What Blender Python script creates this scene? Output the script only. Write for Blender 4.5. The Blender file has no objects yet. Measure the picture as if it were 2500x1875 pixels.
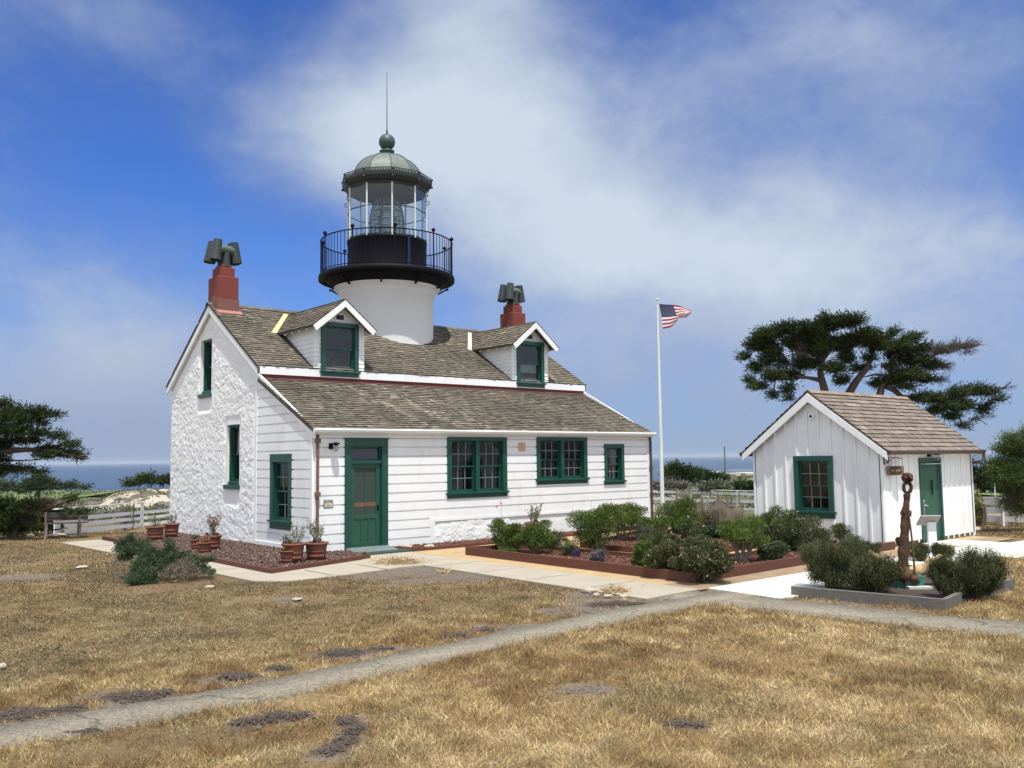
import bpy, bmesh, math, random
import numpy as np
from mathutils import Vector, Matrix
R = math.radians
rnd = random.Random(7)
rng = np.random.default_rng(11)
C = bpy.context.scene.collection
SC = bpy.context.scene

# ------------------------------------------------------------------ camera
CAM = np.array([-9.7017, -18.4593, 2.1032])
CR = np.array([0.76524253, -0.64362828, -0.01210441])
CU = np.array([-0.04370739, -0.07070738, 0.99653908])
CF = np.array([0.6422566, 0.76206503, 0.08223961])
FPX = 2200.0
cd = bpy.data.cameras.new('camera'); cam = bpy.data.objects.new('camera', cd); C.objects.link(cam)
cam.matrix_world = Matrix(((CR[0], CU[0], -CF[0], CAM[0]), (CR[1], CU[1], -CF[1], CAM[1]), (CR[2], CU[2], -CF[2], CAM[2]), (0, 0, 0, 1)))
cd.sensor_width = 36; cd.lens = 36 * FPX / 2500; cd.clip_start = 0.1; cd.clip_end = 40000
SC.camera = cam
# ------------------------------------------------------------------ exposure
SC.view_settings.view_transform = 'Standard'; SC.view_settings.look = 'None'
SC.view_settings.exposure = 0.34; SC.view_settings.gamma = 1.0
# ------------------------------------------------------------------ sun
SUN_AZ = math.atan2(-math.sin(R(23)), -math.cos(R(23)))      # x/y of the direction towards the sun
SUN_EL = R(70)
sd = bpy.data.lights.new('sun', 'SUN'); sd.energy = 4.3; sd.angle = R(0.53); sd.color = (1.0, 0.96, 0.89)
so = bpy.data.objects.new('sun', sd); C.objects.link(so)
sv = Vector((-math.sin(R(23)) * math.cos(SUN_EL), -math.cos(R(23)) * math.cos(SUN_EL), math.sin(SUN_EL)))
so.rotation_euler = sv.to_track_quat('Z', 'Y').to_euler(); so.location = (0, -10, 60)
# ------------------------------------------------------------------ sky with thin cloud
def build_world():
    w = bpy.data.worlds.new('World'); SC.world = w; w.use_nodes = True
    nt = w.node_tree; N = nt.nodes; Lk = nt.links
    for n in list(N): N.remove(n)
    out = N.new('ShaderNodeOutputWorld'); bg = N.new('ShaderNodeBackground'); bg.inputs['Strength'].default_value = 0.12
    Lk.new(bg.outputs[0], out.inputs[0])
    sky = N.new('ShaderNodeTexSky'); sky.sky_type = 'NISHITA'; sky.sun_disc = False
    sky.sun_elevation = SUN_EL; sky.sun_rotation = R(180 + 23); sky.ozone_density = 3.0; sky.air_density = 1.0; sky.dust_density = 0.3
    tc = N.new('ShaderNodeTexCoord')
    def math_(op, a, b=None, c=None):
        n = N.new('ShaderNodeMath'); n.operation = op
        for i, v in enumerate((a, b, c)):
            if v is None: continue
            if isinstance(v, (int, float)): n.inputs[i].default_value = v
            else: Lk.new(v, n.inputs[i])
        return n.outputs[0]
    sep = N.new('ShaderNodeSeparateXYZ'); Lk.new(tc.outputs['Generated'], sep.inputs[0])
    def noise(scale, detail, rough, zs=1.0, off=(0, 0, 0), dist=0.0):
        mp = N.new('ShaderNodeMapping'); mp.inputs['Scale'].default_value = (1, 1, zs); mp.inputs['Location'].default_value = off
        Lk.new(tc.outputs['Generated'], mp.inputs[0])
        n = N.new('ShaderNodeTexNoise'); n.inputs['Scale'].default_value = scale; n.inputs['Detail'].default_value = detail
        n.inputs['Roughness'].default_value = rough; n.inputs['Distortion'].default_value = dist
        Lk.new(mp.outputs[0], n.inputs[0]); return n
    nz1 = noise(2.2, 5, 0.55, 1.3); nz2 = noise(5.0, 6, 0.6, 1.6, (3, 1, 2), 0.4)
    s1 = N.new('ShaderNodeSeparateColor'); Lk.new(nz1.outputs['Color'], s1.inputs[0])
    # azimuth (degrees from view heading) and elevation (degrees)
    az = math_('MULTIPLY', math_('ARCTAN2', sep.outputs[0], sep.outputs[1]), 57.2958)
    az = math_('SUBTRACT', az, 40.1)
    el = math_('MULTIPLY', math_('ARCSINE', sep.outputs[2]), 57.2958)
    az = math_('ADD', az, math_('MULTIPLY', math_('SUBTRACT', s1.outputs[0], 0.5), 16.0))
    el = math_('ADD', el, math_('MULTIPLY', math_('SUBTRACT', s1.outputs[1], 0.5), 11.0))
    # soft cloud masses: azimuth, elevation, half widths, weight
    blobs = CLOUDS
    tot = None
    for (a, e, wa, we, wt) in blobs:
        da = math_('DIVIDE', math_('SUBTRACT', az, a), wa); de = math_('DIVIDE', math_('SUBTRACT', el, e), we)
        q = math_('ADD', math_('MULTIPLY', da, da), math_('MULTIPLY', de, de))
        g = math_('MULTIPLY', math_('EXPONENT', math_('MULTIPLY', q, -1.0)), wt)
        tot = g if tot is None else math_('ADD', tot, g)
    nz3 = noise(13.0, 8, 0.66, 1.8, (7, 2, 5), 0.8)
    tot = math_('ADD', tot, math_('MULTIPLY', math_('SUBTRACT', nz2.outputs['Fac'], 0.5), 0.75))
    tot = math_('ADD', tot, math_('MULTIPLY', math_('SUBTRACT', nz3.outputs['Fac'], 0.5), 0.32))
    far = N.new('ShaderNodeMapRange'); Lk.new(el, far.inputs['Value'])
    far.inputs['From Min'].default_value = 9; far.inputs['From Max'].default_value = 0.5; far.inputs['To Min'].default_value = 0; far.inputs['To Max'].default_value = 0.62
    tot = math_('ADD', tot, far.outputs[0])
    ramp = N.new('ShaderNodeMapRange'); ramp.interpolation_type = 'SMOOTHSTEP'; Lk.new(tot, ramp.inputs['Value'])
    ramp.inputs['From Min'].default_value = 0.0; ramp.inputs['From Max'].default_value = 1.2; ramp.inputs['To Max'].default_value = 0.97
    # cloud colour: lavender grey when thin or low, near white where thick
    cr = N.new('ShaderNodeValToRGB'); Lk.new(math_('MULTIPLY', tot, 0.74), cr.inputs[0])
    e = cr.color_ramp.elements; e[0].position = 0.25; e[0].color = (1.2, 1.65, 3.0, 1); e[0].position = .2; e[1].position = 1.0; e[1].color = (4.15, 4.78, 5.5, 1)
    cm = N.new('ShaderNodeMix'); cm.data_type = 'RGBA'; cm.blend_type = 'MIX'
    hz = N.new('ShaderNodeMapRange'); Lk.new(el, hz.inputs['Value']); hz.inputs['From Min'].default_value = 10; hz.inputs['From Max'].default_value = 2; hz.inputs['To Max'].default_value = 0.85
    Lk.new(hz.outputs[0], cm.inputs['Factor']); Lk.new(cr.outputs[0], cm.inputs['A']); cm.inputs['B'].default_value = (1.95, 2.38, 3.5, 1)
    # blue: nishita tinted to the photo's saturated blue
    tint = N.new('ShaderNodeMix'); tint.data_type = 'RGBA'; tint.blend_type = 'MULTIPLY'; tint.inputs['Factor'].default_value = 1
    Lk.new(sky.outputs[0], tint.inputs['A']); tr_ = N.new('ShaderNodeValToRGB'); et = N.new('ShaderNodeMapRange'); Lk.new(el, et.inputs['Value']); et.inputs['From Min'].default_value = 8; et.inputs['From Max'].default_value = 30
    Lk.new(et.outputs[0], tr_.inputs[0]); tr_.color_ramp.elements[0].color = SKYLOW; tr_.color_ramp.elements[1].color = SKYTINT; Lk.new(tr_.outputs[0], tint.inputs['B'])
    # white cloud added out of view, overhead and behind, to whiten and lift ambient
    hi = N.new('ShaderNodeMapRange'); hi.interpolation_type = 'SMOOTHSTEP'; Lk.new(el, hi.inputs['Value']); hi.inputs['From Min'].default_value = 33; hi.inputs['From Max'].default_value = 55
    sd2 = N.new('ShaderNodeMapRange'); sd2.interpolation_type = 'SMOOTHSTEP'; Lk.new(math_('ABSOLUTE', az), sd2.inputs['Value']); sd2.inputs['From Min'].default_value = 42; sd2.inputs['From Max'].default_value = 65
    wf = math_('MULTIPLY', math_('MAXIMUM', hi.outputs[0], sd2.outputs[0]), 0.85)
    mx = N.new('ShaderNodeMix'); mx.data_type = 'RGBA'
    Lk.new(ramp.outputs[0], mx.inputs['Factor']); Lk.new(tint.outputs['Result'], mx.inputs['A']); Lk.new(cm.outputs['Result'], mx.inputs['B'])
    mw2 = N.new('ShaderNodeMix'); mw2.data_type = 'RGBA'; Lk.new(wf, mw2.inputs['Factor']); Lk.new(mx.outputs['Result'], mw2.inputs['A']); mw2.inputs['B'].default_value = FILLCLOUD
    Lk.new(mw2.outputs['Result'], bg.inputs['Color'])
    w.cycles.sampling_method = 'MANUAL'; w.cycles.sample_map_resolution = 512
SKYTINT = (0.22, 0.45, 0.93, 1); SKYLOW = (.34, .56, 1.0, 1); FILLCLOUD = (5.9, 6.3, 6.9, 1)
CLOUDS = [(-4, 28, 9, 8, .8), (-5, 20, 11, 6, .75), (-12, 19, 7, 4.5, .45), (1, 15, 9, 5, .5), (8, 12, 13, 5, .78), (20, 11, 13, 5.5, .76), (-2, 34, 7, 4, .25), (30, 9, 6, 7, .35),
          (12, 23, 9, 5, .48), (20, 26, 9, 5, .46), (27, 21, 8, 6, .48), (18, 16, 8, 3, .18), (-30, 28, 9, 6, .46), (-23, 24, 6, 4, .34), (-33, 19, 5, 5, .3), (-28, 9, 10, 6.5, .66), (-20, 6, 9, 5, .5), (-8, 7, 14, 3.5, .25), (12, 5, 18, 3.5, .3), (-8, 2, 34, 3, .2),
          (60, 30, 25, 20, .6), (110, 20, 25, 15, .7), (170, 35, 30, 20, .6), (-80, 25, 30, 15, .6), (-130, 40, 25, 20, .6), (0, 65, 60, 14, .5)]
build_world()
# ------------------------------------------------------------------ pixel -> world helpers (pixels of the 2500x1875 photograph)
FH = np.array([CF[0], CF[1], 0]); FH /= np.linalg.norm(FH)
RH = np.array([FH[1], -FH[0], 0])
def ray(x, y): return CR * (x - 1250) / FPX - CU * (y - 937.5) / FPX + CF
def dep(x, y, t): return CAM + ray(x, y) * t
def onz(x, y, z=0.0):
    d = ray(x, y); return CAM + d * (z - CAM[2]) / d[2]
HT = [(-200, 0.3), (0, 0), (27, 0), (31, -.25), (36, -.75), (45, -1.1), (60, -1.6), (100, -3.1), (200, -6.2), (400, -10.5), (540, -14.2), (700, -22), (9999, -60)]
HX = [a for a, b in HT]; HY = [b for a, b in HT]
def gh(x, y):
    t = (np.asarray(x) - CAM[0]) * FH[0] + (np.asarray(y) - CAM[1]) * FH[1]
    s = (np.asarray(x) - CAM[0]) * RH[0] + (np.asarray(y) - CAM[1]) * RH[1]
    h = np.interp(t, HX, HY)
    far = np.clip((t - 50) / 60, 0, 1)
    return h + far * (0.5 * np.sin(s * .05 + 1) * np.sin(t * .04) + .3 * np.sin(s * .13 + t * .07))
def ong(x, y):
    d = ray(x, y); lo, hi = 2.0, 700.0
    t = 2.0
    while t < 700:
        p = CAM + d * t
        if p[2] < gh(p[0], p[1]): break
        lo = t; t *= 1.01
    hi = t
    for _ in range(30):
        m = (lo + hi) / 2; p = CAM + d * m
        if p[2] < gh(p[0], p[1]): hi = m
        else: lo = m
    return CAM + d * hi
def depth_of(p): return float((np.asarray(p) - CAM) @ CF)
# ------------------------------------------------------------------ materials
def new_mat(name):
    m = bpy.data.materials.new(name); m.use_nodes = True
    nt = m.node_tree; b = nt.nodes['Principled BSDF']; return m, nt, b
def pmat(name, col, rough=.6, var=.12, vs=3.0, bump=0.0, bs=40.0, metal=0.0, spec=.5, attr=False, stain=None, coat=0.0, trans=0.0, vstretch=(1, 1, 1)):
    m, nt, b = new_mat(name); N = nt.nodes; L = nt.links
    b.inputs['Roughness'].default_value = rough; b.inputs['Metallic'].default_value = metal
    b.inputs['Specular IOR Level'].default_value = spec
    tc = N.new('ShaderNodeTexCoord'); mp = N.new('ShaderNodeMapping'); mp.inputs['Scale'].default_value = vstretch; L.new(tc.outputs['Object'], mp.inputs[0])
    nz = N.new('ShaderNodeTexNoise'); nz.inputs['Scale'].default_value = vs; nz.inputs['Detail'].default_value = 6; nz.inputs['Roughness'].default_value = .65
    L.new(mp.outputs[0], nz.inputs[0])
    mr = N.new('ShaderNodeMapRange'); L.new(nz.outputs['Fac'], mr.inputs['Value'])
    mr.inputs['From Min'].default_value = .3; mr.inputs['From Max'].default_value = .7
    mr.inputs['To Min'].default_value = 1 - var; mr.inputs['To Max'].default_value = 1 + var
    mul = N.new('ShaderNodeMix'); mul.data_type = 'RGBA'; mul.blend_type = 'MULTIPLY'; mul.inputs['Factor'].default_value = 1
    if attr:
        at = N.new('ShaderNodeAttribute'); at.attribute_name = 'col'; L.new(at.outputs['Color'], mul.inputs['A'])
    else: mul.inputs['A'].default_value = (*col, 1)
    L.new(mr.outputs[0], mul.inputs['B']); last = mul.outputs['Result']
    if stain:
        sc, amt, scol, st = stain
        mp2 = N.new('ShaderNodeMapping'); mp2.inputs['Scale'].default_value = st; L.new(tc.outputs['Object'], mp2.inputs[0])
        n2 = N.new('ShaderNodeTexNoise'); n2.inputs['Scale'].default_value = sc; n2.inputs['Detail'].default_value = 8; n2.inputs['Roughness'].default_value = .7; L.new(mp2.outputs[0], n2.inputs[0])
        r2 = N.new('ShaderNodeMapRange'); L.new(n2.outputs['Fac'], r2.inputs['Value']); r2.inputs['From Min'].default_value = .52; r2.inputs['From Max'].default_value = .75; r2.inputs['To Max'].default_value = amt
        mx = N.new('ShaderNodeMix'); mx.data_type = 'RGBA'; L.new(r2.outputs[0], mx.inputs['Factor']); L.new(last, mx.inputs['A']); mx.inputs['B'].default_value = (*scol, 1)
        last = mx.outputs['Result']
    L.new(last, b.inputs['Base Color'])
    if bump:
        n3 = N.new('ShaderNodeTexNoise'); n3.inputs['Scale'].default_value = bs; n3.inputs['Detail'].default_value = 5; L.new(mp.outputs[0], n3.inputs[0])
        bp = N.new('ShaderNodeBump'); bp.inputs['Strength'].default_value = bump; bp.inputs['Distance'].default_value = .02
        L.new(n3.outputs['Fac'], bp.inputs['Height']); L.new(bp.outputs[0], b.inputs['Normal'])
    if coat: b.inputs['Coat Weight'].default_value = coat
    if trans:
        tr = N.new('ShaderNodeBsdfTranslucent'); L.new(last, tr.inputs['Color']); ms = N.new('ShaderNodeMixShader'); ms.inputs[0].default_value = trans
        o = N['Material Output']; L.new(b.outputs[0], ms.inputs[1]); L.new(tr.outputs[0], ms.inputs[2]); L.new(ms.outputs[0], o.inputs[0])
    return m
def glass_mat(name, tint=(.9, .93, .95), refl=.1, rough=.02):
    m, nt, b = new_mat(name); N = nt.nodes; L = nt.links
    t = N.new('ShaderNodeBsdfTransparent'); t.inputs[0].default_value = (*tint, 1)
    g = N.new('ShaderNodeBsdfGlossy'); g.inputs['Roughness'].default_value = rough; g.inputs[0].default_value = (.9, .95, 1, 1)
    lw_ = N.new('ShaderNodeLayerWeight'); lw_.inputs[0].default_value = .5; lw = N.new('ShaderNodeMath'); lw.operation = 'POWER'; lw.inputs[1].default_value = 4; L.new(lw_.outputs['Facing'], lw.inputs[0])
    ad = N.new('ShaderNodeMath'); ad.operation = 'ADD'; ad.inputs[1].default_value = refl; L.new(lw.outputs[0], ad.inputs[0])
    ms = N.new('ShaderNodeMixShader'); L.new(ad.outputs[0], ms.inputs[0]); L.new(t.outputs[0], ms.inputs[1]); L.new(g.outputs[0], ms.inputs[2])
    nz = N.new('ShaderNodeTexNoise'); nz.inputs['Scale'].default_value = 3; bp = N.new('ShaderNodeBump'); bp.inputs['Strength'].default_value = .12; bp.inputs['Distance'].default_value = .01
    L.new(nz.outputs['Fac'], bp.inputs['Height']); L.new(bp.outputs[0], g.inputs['Normal'])
    L.new(ms.outputs[0], N['Material Output'].inputs[0]); return m
def cloth_mat(name, col, alpha):
    m, nt, b = new_mat(name); N = nt.nodes; L = nt.links
    d = N.new('ShaderNodeBsdfDiffuse'); tr = N.new('ShaderNodeBsdfTranslucent'); t = N.new('ShaderNodeBsdfTransparent')
    nz = N.new('ShaderNodeTexNoise'); nz.inputs['Scale'].default_value = 5; nz.inputs['Detail'].default_value = 6
    r = N.new('ShaderNodeMapRange'); L.new(nz.outputs['Fac'], r.inputs['Value']); r.inputs['To Min'].default_value = .75; r.inputs['To Max'].default_value = 1.2
    mm = N.new('ShaderNodeMix'); mm.data_type = 'RGBA'; mm.blend_type = 'MULTIPLY'; mm.inputs['Factor'].default_value = 1; mm.inputs['A'].default_value = (*col, 1); L.new(r.outputs[0], mm.inputs['B'])
    L.new(mm.outputs['Result'], d.inputs[0]); L.new(mm.outputs['Result'], tr.inputs[0])
    a = N.new('ShaderNodeMixShader'); a.inputs[0].default_value = .35; L.new(d.outputs[0], a.inputs[1]); L.new(tr.outputs[0], a.inputs[2])
    c = N.new('ShaderNodeMixShader'); c.inputs[0].default_value = alpha; L.new(t.outputs[0], c.inputs[1]); L.new(a.outputs[0], c.inputs[2])
    L.new(c.outputs[0], N['Material Output'].inputs[0]); return m
M = dict(
    white=pmat('white_paint', (.84, .855, .86), .5, .05, 1.2, .15, 30, stain=(2.2, .42, (.60, .58, .53), (1, 1, .22))),
    lime=pmat('whitewash', (.84, .85, .845), .85, .05, 2.5, .5, 34, stain=(3.0, .35, (.62, .62, .59), (1, 1, 1))),
    tower=pmat('tower_white', (.74, .75, .76), .5, .04, 1.0, .08, 20, stain=(1.2, .15, (.58, .6, .6), (1, 1, .3))),
    green=pmat('green_paint', (.007, .064, .048), .38, .12, 6, .06, 60),
    green2=pmat('green_paint_door', (.016, .080, .048), .5, .14, 4, .06, 60),
    red=pmat('red_flashing', (.12, .018, .015), .55, .12, 8, .1, 40),
    chim=pmat('red_stucco', (.175, .036, .026), .8, .14, 5, .25, 30),
    chimb=pmat('faded_red', (.19, .075, .062), .75, .08, 5, .1, 30),
    pink=pmat('pink_flashing', (.33, .15, .13), .6, .1, 5),
    shing=pmat('weathered_shingle', (.2, .17, .13), .85, .22, 26, .5, 70, attr=True, vstretch=(1, .25, 1)),
    roofb=pmat('roof_boards', (.10, .085, .07), .9, .2, 10),
    black=pmat('black_iron', (.006, .006, .010), .55, .2, 12, .1, 50, spec=.12),
    iron2=pmat('green_black_iron', (.018, .023, .022), .45, .25, 14, .2, 50),
    copper=pmat('patina_metal', (.15, .175, .155), .5, .16, 5, .12, 30, metal=.25, stain=(4, .5, (.12, .12, .10), (1, 1, .4))),
    cowl=pmat('cowl_metal', (.042, .05, .049), .5, .18, 6, .1, 30, metal=.3),
    cowl2=pmat('cowl_green', (.085, .125, .10), .6, .15, 6),
    ball=pmat('patina_ball', (.045, .088, .078), .5, .25, 10, .1, 30, metal=.2),
    beam=pmat('cream_paint', (.66, .68, .62), .5, .08, 5),
    lenswhite=pmat('lantern_frame', (.62, .66, .62), .45, .08, 8),
    valley=pmat('yellow_valley', (.50, .50, .24), .5, .1, 6),
    brown=pmat('brown_metal', (.075, .045, .038), .4, .15, 6),
    rustpipe=pmat('rusty_pipe', (.17, .085, .055), .6, .25, 9, .1, 40),
    terra=pmat('terracotta', (.19, .066, .040), .75, .16, 7, .15, 40, stain=(6, .35, (.45, .28, .2), (1, 1, 1))),
    soil=pmat('potting_soil', (.05, .035, .025), .95, .3, 20, .5, 60),
    redwood=pmat('redwood_board', (.105, .035, .022), .7, .25, 9, .25, 60, vstretch=(1, 1, 6)),
    grey=pmat('weathered_timber', (.13, .12, .11), .85, .25, 9, .3, 60, vstretch=(1, 1, 7)),
    darkwood=pmat('dark_bench_wood', (.06, .05, .048), .85, .3, 14, .3, 60, vstretch=(1, 1, 8)),
    stake=pmat('stake_wood', (.20, .15, .115), .85, .2, 14),
    room=pmat('dark_room_box', (.035, .035, .04), .9, .3, 2),  # gloom of unlit interiors put into the colour
    curtain=pmat('curtain', (.5, .49, .47), .9, .1, 8, trans=.3),
    shade=pmat('dark_screen', (.03, .05, .045), .6, .1, 8),
    band=pmat('door_band', (.17, .085, .045), .7, .1, 8),
    silver=pmat('silver_metal', (.5, .5, .48), .3, .1, 8, metal=1),
    ramp=pmat('metal_ramp', (.24, .28, .29), .5, .15, 8, .1, 30, metal=.3),
    matg=pmat('green_mat', (.02, .05, .035), .95, .2, 50, .3, 80),
    rust=pmat('rusty_iron', (.085, .04, .022), .9, .35, 11, .9, 30, stain=(7, .6, (.24, .15, .08), (1, 1, 1))),
    rust2=pmat('rust_scale', (.42, .30, .17), .95, .25, 8, .9, 30, stain=(6, .7, (.2, .08, .04), (1, 1, 1))),
    base=pmat('green_base', (.03, .17, .12), .6, .15, 6),
    stone=pmat('pale_stone', (.40, .345, .27), .9, .3, 9, .7, 24, stain=(5, .6, (.25, .2, .14), (1, 1, 1))),
    signb=pmat('sign_cream', (.62, .60, .48), .5, .05, 6), letter=pmat('sign_dark', (.02, .02, .02), .6, 0, 3),
    signw=pmat('sign_wood', (.20, .09, .05), .6, .3, 12, vstretch=(6, 1, 1)), signd=pmat('sign_dark_wood', (.035, .025, .02), .6, .2, 9), gold=pmat('sign_gold', (.45, .36, .16), .5, .05, 3),
    tan=pmat('tan_plate', (.55, .36, .22), .6, .1, 6),
    conc=pmat('tan_concrete', (.345, .308, .24), .9, .10, 1.6, .3, 60, stain=(1.3, .5, (.36, .32, .26), (1, 1, 1))),
    concw=pmat('new_concrete', (.56, .56, .50), .85, .06, 1.2, .2, 60, stain=(1.4, .35, (.45, .43, .37), (1, 1, 1))),
    conco=pmat('old_concrete', (.245, .225, .185), .95, .22, 34, .7, 90, stain=(1.7, .7, (.155, .135, .105), (1, 1, 1))),
    asph=pmat('road_asphalt', (.12, .12, .125), .9, .1, .5),
    sand=pmat('tan_sand', (.41, .295, .155), .95, .14, 2.5, .6, 70, stain=(1.1, .55, (.36, .25, .14), (1, 1, 1))),
    fence=pmat('fence_white', (.84, .85, .85), .6, .08, 3),
    bark=pmat('cypress_bark', (.085, .062, .048), .9, .3, 6, .8, 14, vstretch=(1, 1, .3)),
    twig=pmat('grey_twig', (.24, .20, .17), .9, .25, 9),
    leaf=pmat('foliage', (.05, .08, .03), .65, .12, 6, attr=True, trans=.18, spec=.25),
    leafm=pmat('foliage_matte', (.05, .08, .03), .8, .1, 6, attr=True, spec=.15),
    grassb=pmat('dry_grass_blades', (.3, .2, .1), .7, .08, 3, attr=True, trans=.25, spec=.2),
    chip=pmat('bark_chips', (.1, .05, .03), .9, .15, 30, attr=True),
    poleg=pmat('pole_paint', (.68, .71, .72), .35, .06, 6), rope=pmat('rope', (.5, .5, .48), .9, .1, 9),
    util=pmat('utility_wood', (.13, .12, .11), .9, .1, 9), cream=pmat('cream_wall', (.42, .37, .22), .8, .08, 3), creamr=pmat('flat_roof', (.5, .47, .38), .8, .08, 3), darkroof=pmat('dark_roof', (.07, .06, .065), .8, .2, 9),
    glass=glass_mat('window_glass', (.72, .77, .80), .055), glassl=glass_mat('lantern_glass', (.84, .89, .88), .07), lensg=glass_mat('lens_glass', (.46, .56, .52), .22),
    burlap=cloth_mat('shade_cloth', (.30, .25, .18), .78), netting=cloth_mat('netting', (.36, .34, .28), .5),
    fred=pmat('flag_red', (.42, .02, .035), .8, .06, 9, trans=.3), fwhite=pmat('flag_white', (.8, .8, .8), .8, .05, 9, trans=.3), fblue=pmat('flag_blue', (.012, .016, .075), .8, .06, 9, trans=.15),
)
# ------------------------------------------------------------------ mesh helpers
ORG = {}
def link(o, parent):
    C.objects.link(o)
    if parent is not None: o.parent = parent
    return o
def empty(name, loc, label=None, cat=None, group=None):
    o = bpy.data.objects.new(name, None); o.empty_display_size = .2; C.objects.link(o); o.location = Vector([float(v) for v in loc])
    ORG[o.name] = np.array([float(v) for v in loc]); tag(o, label, cat, group); return o
def tag(o, label=None, cat=None, group=None, kind=None):
    if label: o['label'] = label
    if cat: o['category'] = cat
    if group: o['group'] = group
    if kind: o['kind'] = kind
    return o
def npmesh(name, V, F, mat, parent=None, col=None, smooth=False, org=None):
    V = np.asarray(V, dtype=np.float64); F = np.asarray(F, dtype=np.int32)
    o_ = ORG[parent.name] if parent is not None else (np.zeros(3) if org is None else np.asarray(org, float))
    me = bpy.data.meshes.new(name); k = F.shape[1]
    me.vertices.add(len(V)); me.vertices.foreach_set('co', (V - o_).astype(np.float32).ravel())
    me.loops.add(F.size); me.loops.foreach_set('vertex_index', F.ravel())
    me.polygons.add(len(F)); me.polygons.foreach_set('loop_start', np.arange(0, F.size, k, dtype=np.int32)); me.polygons.foreach_set('loop_total', np.full(len(F), k, dtype=np.int32))
    if smooth: me.polygons.foreach_set('use_smooth', np.ones(len(F), dtype=bool))
    me.update(calc_edges=True)
    if col is not None:
        a = me.color_attributes.new('col', 'FLOAT_COLOR', 'POINT'); c4 = np.ones((len(V), 4), dtype=np.float32); c4[:, :3] = col; a.data.foreach_set('color', c4.ravel())
    me.materials.append(mat)
    ob = bpy.data.objects.new(name, me)
    if parent is None: ob.location = Vector(o_.tolist())
    link(ob, parent); ORG[ob.name] = o_
    return ob
class MB:
    def __init__(s, O=(0, 0, 0), U=(1, 0, 0), N=(0, 1, 0)):
        s.v = []; s.f = []; s.c = []; s.O = np.array(O, float); s.U = np.array(U, float); s.N = np.array(N, float); s.ns = []
    def P(s, p): return s.O + s.U * p[0] + s.N * p[1] + np.array([0, 0, p[2]])
    def add(s, vs, fs, smooth=False, col=(1, 1, 1)):
        b = len(s.v); s.v += [s.P(p) for p in vs]; s.f += [tuple(b + i for i in f) for f in fs]; s.ns += [smooth] * len(fs); s.c += [col] * len(vs)
    def box(s, x0, x1, y0, y1, z0, z1, col=(1, 1, 1)):
        s.add([(x0, y0, z0), (x1, y0, z0), (x1, y1, z0), (x0, y1, z0), (x0, y0, z1), (x1, y0, z1), (x1, y1, z1), (x0, y1, z1)],
              [(0, 3, 2, 1), (4, 5, 6, 7), (0, 1, 5, 4), (1, 2, 6, 5), (2, 3, 7, 6), (3, 0, 4, 7)], col=col)
    def bar(s, a, b, w, h, up=(0, 0, 1), col=(1, 1, 1)):
        a = np.array(a, float); b = np.array(b, float); d = b - a; d /= np.linalg.norm(d)
        sd_ = np.cross(d, up); sd_ /= np.linalg.norm(sd_); u = np.cross(sd_, d)
        q = [p + sd_ * i * w / 2 + u * j * h / 2 for p in (a, b) for i, j in ((-1, -1), (1, -1), (1, 1), (-1, 1))]
        s.add(q, [(0, 1, 2, 3), (7, 6, 5, 4), (0, 4, 5, 1), (1, 5, 6, 2), (2, 6, 7, 3), (3, 7, 4, 0)], col=col)
    def extrude(s, poly, axis, t0, t1, col=(1, 1, 1)):
        # poly: list of (a,b); axis 'y': (a,t,b) ; axis 'x': (t,a,b) ; axis 'z': (a,b,t)
        f = {'y': lambda a, b, t: (a, t, b), 'x': lambda a, b, t: (t, a, b), 'z': lambda a, b, t: (a, b, t)}[axis]
        n = len(poly); v = [f(a, b, t0) for a, b in poly] + [f(a, b, t1) for a, b in poly]
        s.add(v, [tuple(range(n)), tuple(range(2 * n - 1, n - 1, -1))] + [(i, (i + 1) % n, n + (i + 1) % n, n + i) for i in range(n)], col=col)
    def tube(s, pts, rad, n=8, caps=True, col=(1, 1, 1), smooth=True):
        pts = [np.array(p, float) for p in pts]; rad = [rad] * len(pts) if isinstance(rad, (int, float)) else rad
        v = []; prev = None
        for i, p in enumerate(pts):
            d = pts[min(i + 1, len(pts) - 1)] - pts[max(i - 1, 0)]; d /= (np.linalg.norm(d) + 1e-9)
            if prev is None:
                a = np.cross(d, (0, 0, 1)) if abs(d[2]) < .9 else np.cross(d, (1, 0, 0))
            else: a = prev - d * (prev @ d)
            a /= np.linalg.norm(a); prev = a; b = np.cross(d, a)
            v += [p + (a * math.cos(k * 2 * math.pi / n) + b * math.sin(k * 2 * math.pi / n)) * rad[i] for k in range(n)]
        f = [(i * n + k, i * n + (k + 1) % n, (i + 1) * n + (k + 1) % n, (i + 1) * n + k) for i in range(len(pts) - 1) for k in range(n)]
        s.add(v, f, smooth, col)
        if caps: s.add([*v[:n]], [tuple(range(n - 1, -1, -1))], False, col); s.add([*v[-n:]], [tuple(range(n))], False, col)
    def lathe(s, prof, n=32, c=(0, 0), smooth=True, a0=0.0, a1=2 * math.pi, col=(1, 1, 1), ph=0.0):
        full = abs(a1 - a0 - 2 * math.pi) < 1e-6; m = n if full else n + 1
        v = [(c[0] + r * math.cos(ph + a0 + (a1 - a0) * k / n), c[1] + r * math.sin(ph + a0 + (a1 - a0) * k / n), z) for r, z in prof for k in range(m)]
        f = [(i * m + k, i * m + (k + 1) % m, (i + 1) * m + (k + 1) % m, (i + 1) * m + k) for i in range(len(prof) - 1) for k in range(n)]
        s.add(v, f, smooth, col)
    def ball(s, c, r, n=14, sq=1.0, col=(1, 1, 1)):
        s.lathe([(max(r * math.sin(math.pi * i / 8), 1e-4), c[2] - r * sq * math.cos(math.pi * i / 8)) for i in range(9)], n, (c[0], c[1]), col=col)
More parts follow.
